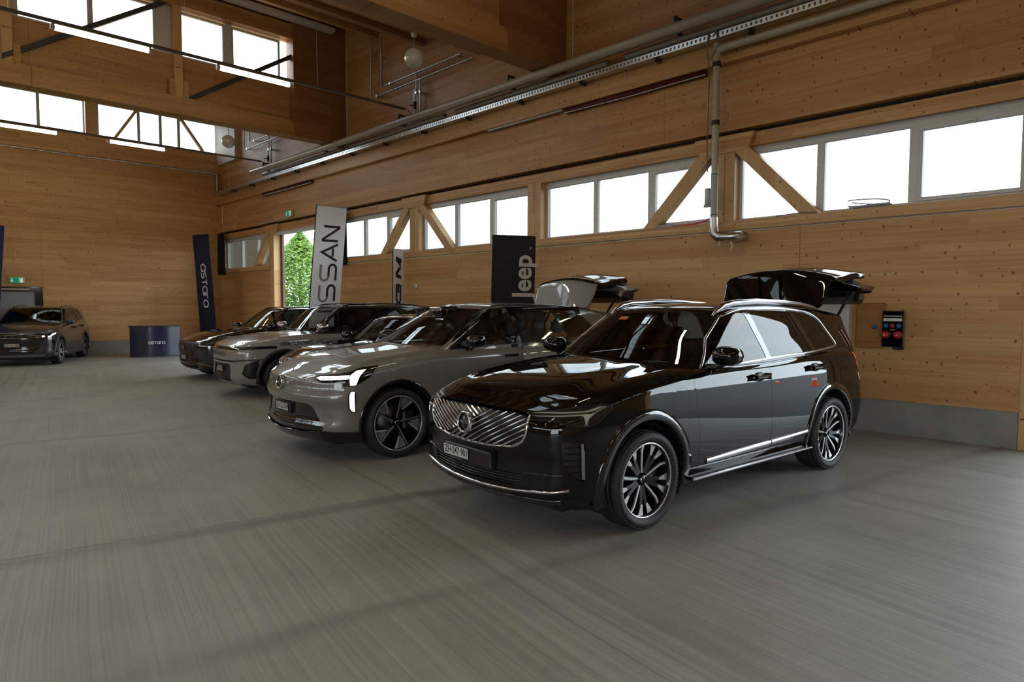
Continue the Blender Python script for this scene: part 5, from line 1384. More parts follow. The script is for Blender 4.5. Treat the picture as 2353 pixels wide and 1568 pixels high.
def open_tailgate(B, G, root, hinge, ang, paint, glassreg=True):
    T = Matrix.Translation(hinge) @ Matrix.Rotation(math.radians(ang), 4, 'Y') @ Matrix.Translation(-Vector(hinge))
    tg = empty('tailgate'); tg.parent = root
    B.part('tailgate_panel', 'tailgate', paint, tg, xform=T, gap=.003, depth=.02, double=.05)
    G.part('roof_spoiler', 'spoiler', paint, tg, xform=T, gap=.003, depth=.02, double=.03)
    G.part('tailgate_frame', 'tailgate', CM['gloss'], tg, xform=T, gap=.003, depth=.02, double=.035)
    G.part('rear_window', 'tailglass', CM['gloss'], tg, xform=T, gap=0, depth=0, off=-.001, double=.02)
    return tg, T

# ------------------------------------------------------------------ black SUV nearest the camera
GRILLE = roundpoly([(-.01, .660), (.26, .665), (.50, .690), (.575, .735), (.606, .80), (.606, .88), (.585, .915), (.50, .934), (.27, .941), (-.01, .944)], [0, .05, .06, .05, .05, .04, .03, .05, .05, 0])
xc = dict(
    name='car', label='glossy black SUV nearest the camera, with chrome slatted grille and raised tailgate', pose=(3.285, 3.853, -.087),
    L=4.95, W=.962, clear=.21, paint=CM['blackpaint'],
    zb=[(0, .25), (.3, .23), (.6, .25), (1.5, .30), (3.4, .31), (4.4, .32), (4.95, .40)],
    zt=[(0, .955), (.15, 1.0), (.4, 1.07), (.8, 1.14), (1.2, 1.19), (1.6, 1.225), (2.7, 1.235), (3.7, 1.27), (4.5, 1.29), (4.95, 1.24)],
    wz=[(.22, .90), (.30, .945), (.42, .98), (.62, 1.0), (.80, .995), (.95, .985), (1.06, .975), (1.15, .955), (1.3, .93)],
    wp=[(0, .945), (.5, .985), (1.0, 1.0), (3.8, 1.0), (4.4, .985), (4.95, .95)],
    nose=[(.22, .16), (.30, .06), (.38, .0), (.5, .008), (.60, .012), (.66, .0), (.80, -.005), (.93, .03), (1.0, .07)],
    tail=[(.3, .14), (.5, .03), (.7, .0), (.95, .06), (1.1, .09), (1.3, .13)],
    planf=.17, planr=.16, crown=.035, rad=(.34, .20, .17, .10),
    hood=lambda x, yn, Z: .016 * smooth01((.74 - abs(yn)) / .30) * smooth01((x - .05) / .6) * (1 - smooth01((x - 1.4) / .3)),
    arches=[(XA, .385, .455), (XB + .0, .385, .455)], hole=(1.74, 4.70, .76),
    gh=dict(zb=1.08, Lg=3.2, xf=[(1.08, 1.50), (1.20, 1.66), (1.40, 1.93), (1.55, 2.13), (1.66, 2.30), (1.74, 2.42)], xr=[(1.08, 4.90), (1.25, 4.86), (1.45, 4.78), (1.6, 4.74), (1.74, 4.73)],
            yw=[(1.08, .885), (1.18, .865), (1.30, .835), (1.45, .785), (1.58, .742), (1.68, .695), (1.76, .66)], zr=[(1.4, 1.56), (2.2, 1.665), (2.6, 1.715), (3.1, 1.73), (3.7, 1.715), (4.3, 1.675), (4.7, 1.63), (4.9, 1.60)],
            crown=.028, planf=.17, planr=.10, rad=(.16, .14, .10, .075), taper=[(1.4, .97), (2.3, 1.0), (3.4, 1.0), (4.4, .955), (4.9, .91)]),
    windshield=roundpoly([(-.01, 1.16), (.775, 1.16), (.735, 1.35), (.665, 1.58), (.635, 1.628), (.56, 1.652), (-.01, 1.672)], [0, .0, .05, .05, .04, .04, 0]),
    dlo=roundpoly([(1.765, 1.165), (1.985, 1.39), (2.18, 1.558), (2.40, 1.642), (2.65, 1.672), (3.45, 1.668), (3.85, 1.635), (4.03, 1.565), (4.30, 1.285), (4.22, 1.262), (3.72, 1.235), (2.85, 1.205)], [.02, .05, .12, .1, .1, .2, .12, .14, .04, .02, .1, .1], 5),
    windows=[('w1', roundpoly([(1.90, 1.185), (1.90, 1.285), (2.19, 1.55), (2.40, 1.628), (2.61, 1.652), (2.80, 1.215)], [.01, .02, .1, .08, .02, .02])),
             ('w1q', [(1.80, 1.178), (1.885, 1.265), (1.885, 1.183)]),
             ('w2', roundpoly([(2.88, 1.222), (2.71, 1.655), (3.36, 1.655), (3.60, 1.24)], .02)), ('w2q', roundpoly([(3.615, 1.242), (3.385, 1.654), (3.425, 1.653), (3.69, 1.246)], .006)),
             ('w3', roundpoly([(3.775, 1.252), (3.53, 1.645), (3.80, 1.622), (3.98, 1.555), (4.235, 1.29), (4.20, 1.276)], [.02, .02, .08, .1, .03, .02]))],
    glassmap={'w2': 'privacy', 'w2q': 'privacy', 'w3': 'privacy', 'w1q': 'privacy'},
    rearglass=None, tailgate=True,
    wheel=dict(x=(XA, XB), y=.835, r=XR, w=.272, rim=.292, style='ten'), cabin=dict(dash=1.72, dz=1.13, s1=2.55, s2=3.45),
    bcuts=[([(-.3, .945), (.12, .945), (.23, .957), (.37, .988), (.54, 1.005), (.64, 1.005), (1.1, 1.09), (1.31, 1.135), (1.31, 1.5), (-.3, 1.5)], 'y', 'hood', lambda n, c: n.z > -.2),
           ([(1.30, -.01), (1.715, -.01), (1.71, .40), (1.675, .68), (1.54, .84), (1.30, .99)], 'z', 'hood', lambda n, c: n.z > .3 and c.z > 1.0 and c.x < 1.9),
           (roundpoly([(1.575, 1.40), (1.575, 1.05), (1.625, .72), (1.62, .355), (2.735, .375), (2.745, 1.00), (2.72, 1.40)], [0, .02, .1, .03, .02, .0, 0]), 'y', 'front_door', side_f),
           (roundpoly([(2.745, 1.40), (2.755, 1.00), (2.74, .375), (3.42, .385), (3.53, .62), (3.85, .93), (3.80, 1.10), (3.60, 1.26), (3.57, 1.40)], [0, 0, .02, .05, .1, .08, .1, .05, 0]), 'y', 'rear_door', side_f),
           (roundpoly([(1.30, .82), (1.47, .80), (1.51, .96), (1.48, 1.05), (1.34, 1.05), (1.28, .95)], .06, 6), 'y', 'flap', side_f, [None]),
           (GRILLE, 'x', 'grille', fr_f, [None, 'hood']),
           (roundpoly([(-.01, .395), (.50, .41), (.545, .44), (.56, .49), (-.01, .50)], [0, .02, .02, .02, 0]), 'x', 'lower_intake', fr_f),
           (roundpoly([(.525, .930), (.553, .891), (.729, .899), (.78, .892), (.822, .873), (.947, .853), (1.019, .867), (1.095, .95), (1.112, .982), (1.06, 1.0), (.889, .984), (.691, .951)], [.005, .01, .02, .02, .02, .02, .03, .02, .01, .02, .02, .02], 3), 35, 'headlight', cor_f, [None, 'hood']),
           ([(.56, .922), (.575, .930), (.95, .950), (1.00, .958), (1.06, .988), (1.03, .990), (.955, .966), (.93, .962), (.575, .940)], 35, 'drl', cor_f, ['headlight']),
           ([(.56, .918), (.60, .912), (.93, .930), (.945, .90), (.945, .862), (.965, .862), (.968, .905), (1.01, .945), (1.075, .985), (1.06, .988), (.99, .945), (.93, .944)], 35, 'drl', cor_f, ['headlight']),
           (roundpoly([(.795, .757), (.952, .745), (.948, .466), (.905, .478), (.805, .591)], .008, 2), 35, 'vent', cor_f, [None]),
           ([(.922, .742), (.938, .742), (.941, .69), (.946, .688), (.946, .486), (.927, .486)], 35, 'blade', cor_f, ['vent']),
           (roundpoly([(-.01, .66), (.70, .66), (.80, .80), (.83, 1.0), (.80, 1.35), (-.01, 1.35)], .04), 'x', 'tailgate', lambda n, c: n.x > .2 and c.x > 4.3),
           ([(4.60, .90), (4.60, 1.16), (4.50, 1.35), (5.2, 1.35), (5.2, .90)], 'y', 'tail_lamp', lambda n, c: n.x > .42 and c.y > .66 and c.x > 4.5, [None]),
           ],
    gcuts=[([(-.01, 1.0), (.84, 1.0), (.80, 1.25), (.72, 1.56), (.70, 1.80), (-.01, 1.80)], 'x', 'tailgate', lambda n, c: n.x > .42 and c.x > 4.0, [None]),
           (roundpoly([(4.33, -.01), (5.2, -.01), (5.2, .66), (4.54, .66), (4.36, .60), (4.33, .5)], [0, 0, 0, .1, .05, .05]), 'z', 'spoiler', lambda n, c: n.z > .3 and c.z > 1.4, [None]),
           (roundpoly([(-.01, 1.20), (.70, 1.20), (.66, 1.45), (.61, 1.56), (-.01, 1.59)], [0, .04, .05, .05, 0]), 'x', 'tailglass', lambda n, c: n.x > .3 and c.x > 4.0, ['tailgate'])],
    bparts=[('hood', 'hood', CM['blackpaint'], 'C', {}), ('front_door', 'front_door', CM['blackpaint'], 'LR', {}), ('rear_door', 'rear_door', CM['blackpaint'], 'LR', {}),
            ('charging_flap', 'flap', CM['blackpaint'], 'LR', dict(gap=.0015)), ('grille_mesh', 'grille', CM['trim'], 'C', dict(off=-.030, gap=0, depth=-.03)), ('lower_intake', 'lower_intake', CM['trim'], 'C', dict(off=-.03, gap=0, depth=-.03)),
            ('headlamp', 'headlight', CM['gloss'], 'LR', dict(gap=.0015, off=-.002)), ('light_guide', 'drl', CM['drldim'], 'LR', dict(gap=0, depth=0, off=-.001)),
            ('side_vent', 'vent', CM['trim'], 'LR', dict(gap=0, off=-.02, depth=-.02)), ('vent_blade', 'blade', CM['satin'], 'LR', dict(gap=0, off=.006, depth=.02)), ('tail_lamp', 'tail_lamp', CM['redlens'], 'LR', {})],
)

R_ = make_car(xc); B_, G_ = xc['B'], xc['G']
tg, T = open_tailgate(B_, G_, R_, (4.33, 0, 1.66), -76, CM['blackpaint'])
def tpath(pts): return [T @ Vector(p) for p in pts]
mb = MB(); mb.bbox(4.86, 4.98, -.36, .36, .98, 1.04, .012); mb.xf(T).build('plate_recess_lip', CM['gloss'], tg)
mb = MB(); mb.bbox(4.62, 4.86, -.66, .66, .70, 1.12, .04); mb.xf(T).build('inner_trim', CM['trim'], tg)
for sg in (-1, 1):
    a = Vector((4.60, sg * .60, 1.42)); b = T @ Vector((4.80, sg * .66, 1.02))
    MB().tube([a, a + (b - a) * .55, a + (b - a) * .551, b], [.017, .017, .010, .010], 8).build('gas_strut', CM['trim'], R_)
# grille: frame, two fields of slanted bars, emblem
for sg in (1, -1):
    lp = [p for p in B_.loops('grille')]
    lp = max(lp, key=len); lp = [q for q in (lp[:-1] if (lp[0][0] - lp[-1][0]).length < 1e-4 else lp)]
    st_i = max(range(len(lp)), key=lambda i: lp[i][0].z - abs(lp[i][0].y) * .01); lp = lp[st_i:] + lp[:st_i]; lp = [q for q in lp if q[0].z < .915]; ribbon(lp, .018, .012, sg, .012, False).build('grille_frame', CM['chrome'], R_)
full = GRILLE + [(-a, b) for a, b in GRILLE[::-1]]
def clip_bar(u0, z0, slope, cond):
    pts = []
    for u in np.linspace(-.62, .62, 250):
        z = z0 + slope * (u - u0)
        if inpoly(full, -u, z) and z < .932 and cond(u, z): pts.append((-u, z))
    return pts
div = lambda u: .803 + .457 * u
k = 0
for c0 in np.arange(-1.2, 1.4, .0495):
    for slope, cond in ((.505, lambda u, z: z < div(u) + .012), (-.53, lambda u, z: z > div(u) + .014)):
        pts = clip_bar(0, .803 + (c0 if slope > 0 else c0) * .78, slope, cond)
        if len(pts) > 6:
            def face(u_, z_):
                h_ = B_.hit('x', u_, .79); return Vector((h_[0].x - .004 + .22 * max(0, z_ - .83), u_, z_))
            q3 = [face(*pts[i]) for i in (0, len(pts) // 2, -1)]
            ctl = q3[1] * 2 - (q3[0] + q3[2]) / 2; p = []
            for t in [i_ / 12 for i_ in range(13)]: p.append(((1 - t) ** 2 * q3[0] + 2 * t * (1 - t) * ctl + t * t * q3[2], Vector((-1, 0, .15)).normalized()))
            if len(p) > 1: ribbon(p, .0085, .014, 1, .004, False).build('grille_bar', CM['chrome'], R_)
badge_ring(B_, R_, 0, .805, .084, 'VOLVO')
# number plate and its holder
p, n = B_.hit('x', 0, .55)
MB().bbox(-.30, .30, -.062, .065, -.05, .026, .01).xf(frame(p, (0, -1, 0), (-.06, 0, 1))).build('plate_holder', CM['trim'], R_)
plate_part(R_, p + Vector((-.029, .145, .005)) , (0, -1, 0), (-.06, 0, 1), 'ZH\u00b7247 901', .335, .083)
me = text_mesh('MADE BY SWEDEN', .020, CM['satin']); me.transform(frame(p + Vector((-.031, .145, -.050)), (0, -1, 0), (-.06, 0, 1))); link('holder_lettering', me, R_)
for z in (.415, .436, .457, .478): dec(B_, 'intake_slat', 'x', [(-.55, z + .004), (0, z - .004), (.55, z + .004)], .008, .012, CM['gloss'], R_, (1,), .04, -.016)
dec(B_, 'bumper_strip', 'x', [(-.86, .412), (-.80, .400), (-.49, .372), (-.2, .358), (.2, .358), (.49, .372), (.80, .400), (.86, .412)], .020, .010, CM['chrome'], R_, (1,), .03)
dec(B_, 'bumper_lip', 'x', [(-.80, .320), (-.49, .300), (0, .285), (.49, .300), (.80, .320)], .05, .014, CM['gloss'], R_, (1,), .04)
dec(B_, 'bumper_crease', 'x', [(-.84, .52), (-.62, .515), (-.56, .50)], .012, .006, CM['gloss'], R_, (1,), .03); dec(B_, 'bumper_crease', 'x', [(.84, .52), (.62, .515), (.56, .50)], .012, .006, CM['gloss'], R_, (1,), .03)
for z in (.53, .575, .62, .665, .71): dec(B_, 'vent_slat', 35, [(.815, z), (.915, z)], .008, .010, CM['gloss'], R_, (1, -1), .03, -.012)
for sg in (1, -1):
    ribbon(max(B_.loops('headlight'), key=len), .006, .003, sg).build('headlamp_seal', CM['trim'], R_)
ys_ = wsurf(B_)
flare(R_, XA, .385, .455, .540, -14, 196, ys_, CM['gloss'], .012); flare(R_, XB, .385, .455, .530, -12, 194, ys_, CM['gloss'], .012)
dec(B_, 'door_moulding', 'y', [(1.74, .415), (2.735, .440)], .046, .016, CM['chrome'], R_); dec(B_, 'door_moulding', 'y', [(2.755, .4405), (3.42, .462)], .046, .016, CM['chrome'], R_)
for sg in (-1, 1):
    MB().bbox(1.50, 3.46, sg * .90 - .09, sg * .90 + .09, .285, .318, .012).build('side_step', CM['gloss'], R_)
    st = [q for q in bpy.data.objects if q.parent == R_ and q.name.startswith('side_step')][-1]
    MB().bbox(1.50, 3.46, sg * .985 - .012, sg * .985 + .012, .296, .316, .006).build('step_strip', CM['rail'], st)
handles(B_, R_, [(2.555, 1.062), (3.60, 1.088)], CM['gloss'], CM['darkchrome'])
mirror_part(R_, 1.88, 1.035, 1.285, CM['blackpaint'], s=1.05)
for sg in (1, -1):
    lp = max(G_.loops(['dlo'] + [w_[0] for w_ in xc['windows']]), key=len); ribbon(lp, .024, .010, sg).build('window_surround', CM['rail'], R_)
    for nm in ('w1', 'w2', 'w3'):
        pass
# roof rails, shark fin, windscreen furniture
for sg in (-1, 1):
    pts = []
    for x_, lift in ((2.28, .005), (2.34, .03), (2.45, .062), (2.60, .075), (3.0, .078), (3.5, .075), (3.9, .070), (4.15, .055), (4.26, .028), (4.32, .004)):
        p, n = G_.hit('z', x_, sg * .615 * (1 - .05 * max(0, x_ - 3.5))); pts.append(p + Vector((0, 0, lift * .62 - .010)))
    mb = MB(); r0 = [.014, .020, .026, .026, .026, .026, .026, .026, .020, .012]
    mb.tube(pts, r0, 10).build('roof_rail', CM['rail'], R_); rl = [q for q in bpy.data.objects if q.parent == R_ and q.name.startswith('roof_rail')][-1]
    MB().tube([q - Vector((0, 0, .022)) for q in pts[1:-1]], .018, 8).build('rail_foot', CM['gloss'], rl)
p, n = G_.hit('x', .20, 1.58)
def on_ws(y, z, d=-.006):
    q, n = G_.hit('x', y, z); return q + n * d, n
q, n = on_ws(.30, 1.575); m = frame(q + n * .008, (0, -1, 0), n.cross(Vector((0, -1, 0))))
o = MB().bbox(-.055, .055, -.028, .028, -.001, .0005, .0003).xf(m).build('toll_sticker', CM['orange'], R_); MB().box(-.01, .04, .004, .024, .0005, .001).xf(m).build('sticker_mark', CM['teal'], o)
q, n = on_ws(0, 1.57, -.05); MB().bbox(-.14, .14, -.09, .07, -.05, .0, .02).xf(frame(q, (0, -1, 0), n.cross(Vector((0, -1, 0))))).build('sensor_housing', CM['trim'], R_)
q, n = on_ws(0, 1.50, -.13); MB().bbox(-.12, .12, -.035, .035, -.01, .01, .01).xf(frame(q, (0, -1, 0), n.cross(Vector((0, -1, 0))))).build('rear_view_mirror', CM['trim'], R_)
for (y0, y1) in ((-.62, -.02), (.02, .62)):
    pts = [on_ws(y, 1.195 + .02 * abs(y), .016)[0] for y in np.linspace(y0, y1, 8)]; MB().tube(pts, .007, 6).build('wiper', CM['trim'], R_)
dec(G_, 'windscreen_seal', 'x', [(-.60, 1.655), (-.3, 1.672), (0, 1.677), (.3, 1.672), (.60, 1.655)], .012, .003, CM['trim'], R_, (1,))

# slim lit tail lamps down the rear corners
for sg in (-1, 1):
    tl = empty('tail_lamp_unit'); tl.parent = R_
    for (sh, pts, mt, nm, r_) in ((G_, [(4.50, 1.44), (4.58, 1.34), (4.64, 1.26)], 'redlens', 'lamp_strip', .012), (B_, [(4.69, 1.17), (4.70, 1.11)], 'redlit', 'lit_segment', .024), (B_, [(4.705, 1.09), (4.71, 1.03)], 'redlit', 'lit_segment', .022), (B_, [(4.71, 1.01), (4.72, .88)], 'redlens', 'lamp_strip', .014)):
        p = [q[0] + Vector((.012, sg * .004, 0)) for q in sh.path('y', pts, sg, .03)]
        if len(p) > 1: MB().tube(p, r_, 8).build(nm, CM[mt], tl)
EXHL = [(.545, .925), (.667, .879), (.906, .883), (.911, .842), (1.027, .845), (1.126, .932), (1.166, 1.045), (1.022, 1.029), (.96, .997), (.853, .966), (.614, .949)]
EXD1 = [(.575, .922), (.655, .903), (.958, .918), (.958, .955), (.62, .940)]
EXD2 = [(.965, .920), (.972, .850), (1.022, .852), (1.047, .944), (1.078, 1.012), (1.0, 1.0), (.965, .957)]
EXV = [(.955, .749), (.975, .795), (1.012, .793), (1.025, .764), (1.022, .555), (.985, .562), (.955, .60)]
EXV2 = [(.970, .745), (.982, .782), (1.012, .78), (1.012, .57), (.985, .576), (.970, .61)]
# ------------------------------------------------------------------ grey electric SUV in the middle
ex = dict(
    name='car', label='matt grey electric SUV with lit headlamps, open rear door and raised tailgate', pose=(3.29, 7.10, -.06),
    L=5.03, W=.968, clear=.20, paint=CM['greypaint'],
    zb=[(0, .26), (.3, .23), (.6, .25), (1.5, .28), (3.4, .29), (4.4, .31), (5.03, .40)],
    zt=[(0, .97), (.15, 1.01), (.4, 1.07), (.8, 1.13), (1.2, 1.175), (1.6, 1.215), (2.7, 1.235), (3.7, 1.27), (4.5, 1.29), (5.03, 1.24)],
    wz=[(.22, .92), (.30, .955), (.42, .985), (.62, 1.0), (.80, .998), (.95, .988), (1.06, .970), (1.15, .945), (1.3, .92)],
    wp=[(0, .94), (.5, .985), (1.0, 1.0), (3.9, 1.0), (4.5, .985), (5.03, .95)],
    nose=[(.22, .10), (.30, .03), (.38, .0), (.50, .03), (.62, .03), (.66, .0), (.72, -.01), (.80, .02), (.93, .04), (1.0, .08)],
    tail=[(.3, .14), (.5, .03), (.7, .0), (.95, .04), (1.1, .07), (1.3, .11)],
    planf=.20, planr=.16, crown=.03, rad=(.40, .20, .20, .11),
    hood=lambda x, yn, Z: .012 * smooth01((.74 - abs(yn)) / .30) * smooth01((x - .05) / .6) * (1 - smooth01((x - 1.4) / .3)),
    arches=[(.955, .40, .445), (3.94, .40, .445)], hole=(1.74, 4.78, .76),
    gh=dict(zb=1.08, Lg=3.2, xf=[(1.08, 1.42), (1.20, 1.60), (1.40, 1.88), (1.55, 2.10), (1.66, 2.32), (1.74, 2.50)], xr=[(1.08, 4.98), (1.25, 4.93), (1.45, 4.85), (1.6, 4.81), (1.74, 4.80)],
            yw=[(1.08, .895), (1.18, .87), (1.30, .835), (1.45, .785), (1.58, .735), (1.68, .675), (1.76, .63)], zr=[(1.4, 1.56), (2.1, 1.645), (2.5, 1.715), (3.0, 1.740), (3.6, 1.725), (4.3, 1.68), (4.7, 1.64), (5.0, 1.60)],
            crown=.04, planf=.19, planr=.10, rad=(.16, .14, .12, .10), taper=[(1.4, .97), (2.3, 1.0), (3.4, 1.0), (4.4, .955), (5.0, .90)]),
    windshield=roundpoly([(-.01, 1.16), (.785, 1.16), (.745, 1.35), (.675, 1.58), (.64, 1.625), (.56, 1.650), (-.01, 1.668)], [0, .0, .05, .05, .04, .04, 0]),
    dlo=roundpoly([(1.70, 1.17), (1.95, 1.42), (2.12, 1.565), (2.36, 1.648), (2.70, 1.672), (3.45, 1.668), (3.95, 1.62), (4.12, 1.555), (4.42, 1.32), (4.34, 1.29), (3.72, 1.245), (2.88, 1.21)], [.02, .05, .12, .1, .1, .2, .12, .14, .04, .02, .1, .1], 5),
    windows=[('w1', roundpoly([(1.86, 1.19), (1.86, 1.32), (2.14, 1.56), (2.37, 1.632), (2.66, 1.654), (2.82, 1.218)], [.01, .02, .1, .08, .02, .02])),
             ('w2', roundpoly([(2.90, 1.225), (2.76, 1.655), (3.42, 1.655), (3.66, 1.245)], .02)), ('w3', roundpoly([(3.78, 1.255), (3.55, 1.648), (3.90, 1.612), (4.08, 1.545), (4.34, 1.32), (4.30, 1.30)], [.02, .02, .08, .1, .03, .02]))],
    glassmap={'w3': 'privacy'}, seatmat=CM['seat'], rearglass=None, tailgate=True,
    wheel=dict(x=(.955, 3.94), y=.84, r=.390, w=.265, rim=.312, style='blade'), cabin=dict(dash=1.70, dz=1.13, s1=2.55, s2=3.45),
    bcuts=[([(-.3, .918), (.05, .918), (.15, .93), (.2, .945), (.33, .963), (.44, .995), (.54, 1.028), (.74, 1.048), (1.1, 1.075), (1.56, 1.10), (1.60, 1.5), (-.3, 1.5)], 'y', 'hood', lambda n, c: n.z > -.2),
           ([(1.50, -.01), (1.68, -.01), (1.67, .40), (1.63, .68), (1.58, .84), (1.50, .95)], 'z', 'hood', lambda n, c: n.z > .3 and c.z > 1.1 and c.x < 1.9),
           (roundpoly([(1.60, 1.40), (1.60, 1.05), (1.635, .72), (1.62, .355), (2.775, .375), (2.79, 1.00), (2.78, 1.40)], [0, .02, .1, .03, .02, .0, 0]), 'y', 'front_door', side_f),
           (roundpoly([(2.80, 1.40), (2.81, 1.00), (2.79, .375), (3.35, .385), (3.45, .62), (3.78, .93), (3.78, 1.10), (3.72, 1.26), (3.70, 1.40)], [0, 0, .02, .05, .1, .08, .1, .05, 0]), 'y', 'rear_door', side_f),
           ([(-.01, .1), (.99, .1), (.99, .335), (.765, .372), (.5, .345), (-.01, .335)], 'x', 'lip', lambda n, c: c.x < .62 and c.z < .5),
           (roundpoly([(-.01, .33), (.5, .342), (.735, .365), (.76, .39), (.58, .62), (.52, .645), (-.01, .648)], [0, .02, .02, .02, .03, .05, 0]), 'x', 'lower_intake', fr_f, [None]),
           (roundpoly(EXHL, .006, 2), 35, 'headlight', cor_f, [None, 'hood']),
           (EXD1, 35, 'drl', cor_f, ['headlight']), (EXD2, 35, 'drl', cor_f, ['headlight']),
           (roundpoly(EXV, .012, 2), 35, 'vent', cor_f, [None]), (roundpoly(EXV2, .006, 2), 35, 'drl', cor_f, ['vent']),
           (roundpoly([(-.01, .66), (.70, .66), (.80, .80), (.83, 1.0), (.80, 1.35), (-.01, 1.35)], .04), 'x', 'tailgate', lambda n, c: n.x > .2 and c.x > 4.3)],
    gcuts=[([(-.01, 1.0), (.84, 1.0), (.80, 1.25), (.72, 1.56), (.70, 1.80), (-.01, 1.80)], 'x', 'tailgate', lambda n, c: n.x > .42 and c.x > 4.0, [None]),
           (roundpoly([(4.40, -.01), (5.2, -.01), (5.2, .64), (4.62, .64), (4.43, .58), (4.40, .5)], [0, 0, 0, .1, .05, .05]), 'z', 'spoiler', lambda n, c: n.z > .3 and c.z > 1.4, [None]),
           (roundpoly([(-.01, 1.20), (.70, 1.20), (.66, 1.45), (.61, 1.56), (-.01, 1.59)], [0, .04, .05, .05, 0]), 'x', 'tailglass', lambda n, c: n.x > .3 and c.x > 4.0, ['tailgate']),
           ([(2.79, 1.0), (2.87, 1.21), (2.72, 1.685), (3.47, 1.685), (3.74, 1.25), (3.74, 1.0)], 'y', 'door_frame', side_f, ['dlo', None])],
    bparts=[('hood', 'hood', CM['greypaint'], 'C', {}), ('front_door', 'front_door', CM['greypaint'], 'LR', {}), ('rear_door', 'rear_door', CM['greypaint'], 'R', {}),
            ('lower_intake', 'lower_intake', CM['gloss'], 'C', dict(off=-.012, gap=0, depth=-.012)), ('bumper_lip', 'lip', CM['gloss'], 'C', dict(gap=0, off=.012)),
            ('headlamp', 'headlight', CM['gloss'], 'LR', dict(gap=.0015, off=-.002)), ('running_light', 'drl', CM['drl'], 'LR', dict(gap=0, depth=0, off=-.001)),
            ('corner_lamp', 'vent', CM['gloss'], 'LR', dict(gap=0, off=-.004, depth=-.004))],
    gparts=[('door_frame', 'door_frame', CM['gloss'], 'R', dict(gap=0, depth=0))],
)
Rx = make_car(ex); Bx, Gx = ex['B'], ex['G']
# rear door on the near side swung wide open; the opening shows the cabin
hz = Vector((2.83, -.93, 0)); Td = Matrix.Translation(hz) @ Matrix.Rotation(math.radians(-62), 4, 'Z') @ Matrix.Translation(-hz)
od = empty('open_rear_door'); od.parent = Rx
Bx.part('door_panel', 'rear_door', CM['greypaint'], od, side='L', xform=Td, double=.09)
Gx.part('window_frame', ['door_frame'], CM['gloss'], od, side='L', xform=Td, gap=0, depth=.03, double=.03)
w2 = Gx.part('side_window', 'w2', CM['glass'], od, side='L', xform=Td, gap=0, depth=0)
for o in [q for q in bpy.data.objects if q.parent == Rx and q.name.startswith('side_window') and 2.6 < np.mean([v.co.x for v in q.data.vertices]) < 3.4 and np.mean([v.co.y for v in q.data.vertices]) < 0]: bpy.data.objects.remove(o)
MB().beam((2.74, -.86, .36), (2.72, -.82, 1.20), .12, .10, (1, 0, 0)).beam((2.72, -.82, 1.18), (2.68, -.66, 1.64), .09, .08, (1, 0, 0)).build('door_pillar', CM['trim'], Rx)
tg, T = open_tailgate(Bx, Gx, Rx, (4.40, 0, 1.66), -78, CM['greypaint'])
def tpath(pts): return [T @ Vector(p) for p in pts]
mb = MB(); mb.bbox(4.94, 5.05, -.36, .36, .98, 1.04, .012); mb.xf(T).build('plate_recess_lip', CM['gloss'], tg)
mb = MB(); mb.bbox(4.68, 4.94, -.66, .66, .70, 1.12, .04); mb.xf(T).build('inner_trim', CM['trim'], tg)
for sg in (-1, 1):
    a = Vector((4.66, sg * .60, 1.42)); b = T @ Vector((4.88, sg * .66, 1.02))
    MB().tube([a, a + (b - a) * .55, a + (b - a) * .551, b], [.017, .017, .010, .010], 8).build('gas_strut', CM['trim'], Rx)
badge_ring(Bx, Rx, 0, .838, .080)
p, n = Bx.hit('x', 0, .56); ezp = (-.05, 0, 1)
MB().bbox(-.22, .22, -.055, .050, -.03, .012, .008).xf(frame(p, (0, -1, 0), ezp)).build('plate_holder', CM['trim'], Rx)
plate_part(Rx, p + Vector((-.016, 0, .008)), (0, -1, 0), ezp, 'ZH\u00b7322 854', .335, .083)
for z in (.39, .42, .45, .48, .51): dec(Bx, 'intake_slat', 'x', [(-.66 + (z - .36) * .75, z + .002), (0, z - .004), (.66 - (z - .36) * .75, z + .002)], .008, .010, CM['trim'], Rx, (1,), .05, -.010)
dec(Bx, 'nose_crease', 'x', [(.12, .86), (.40, .90)], .005, .003, CM['greypaint'], Rx, (1,)); dec(Bx, 'nose_crease', 'x', [(-.12, .86), (-.40, .90)], .005, .003, CM['greypaint'], Rx, (1,))
for a_ in (.66, .75, .84, .92): dec(Bx, 'light_divider', 35, [(a_, .908), (a_ + .004, .950)], .004, .003, CM['gloss'], Rx, (1, -1), .02)
for z in (.875, .90, .925, .95, .975): dec(Bx, 'light_divider', 35, [(.968, z), (1.05, z + .01)], .004, .003, CM['gloss'], Rx, (1, -1), .02)
dec(Bx, 'light_divider', 35, [(.58, .914), (.95, .932)], .005, .003, CM['gloss'], Rx, (1, -1), .03)
for z in (.60, .632, .664, .696, .728, .758): dec(Bx, 'light_divider', 35, [(.968, z), (1.014, z)], .004, .003, CM['gloss'], Rx, (1, -1), .02)
for a_, z in ((.72, .50), (.95, .50)):
    q, n = Bx.hit(35, a_, z); 
for sg in (1, -1):
    ribbon(max(Bx.loops(['headlight', 'drl']), key=len), .006, .003, sg).build('headlamp_seal', CM['trim'], Rx)
    lp = max(Gx.loops(['dlo', 'door_frame'] + [w_[0] for w_ in ex['windows']]), key=len)
yx = wsurf(Bx)
flare(Rx, .955, .40, .445, .485, -16, 196, yx, CM['gloss'], .008); flare(Rx, 3.94, .40, .445, .485, -16, 196, yx, CM['gloss'], .008)
for sg in (-1, 1): MB().bbox(1.44, 3.42, sg * .90 - .07, sg * .90 + .07, .25, .33, .02).build('sill_cover', CM['gloss'], Rx)
def flush(x, z, sg):
    p, n = Bx.hit('y', x, z, sg); MB().bbox(x - .12, x + .12, p.y + sg * .0 - .006, p.y + sg * .0 + .010, z - .020, z + .020, .005).build('door_handle', CM['trim'], Rx)
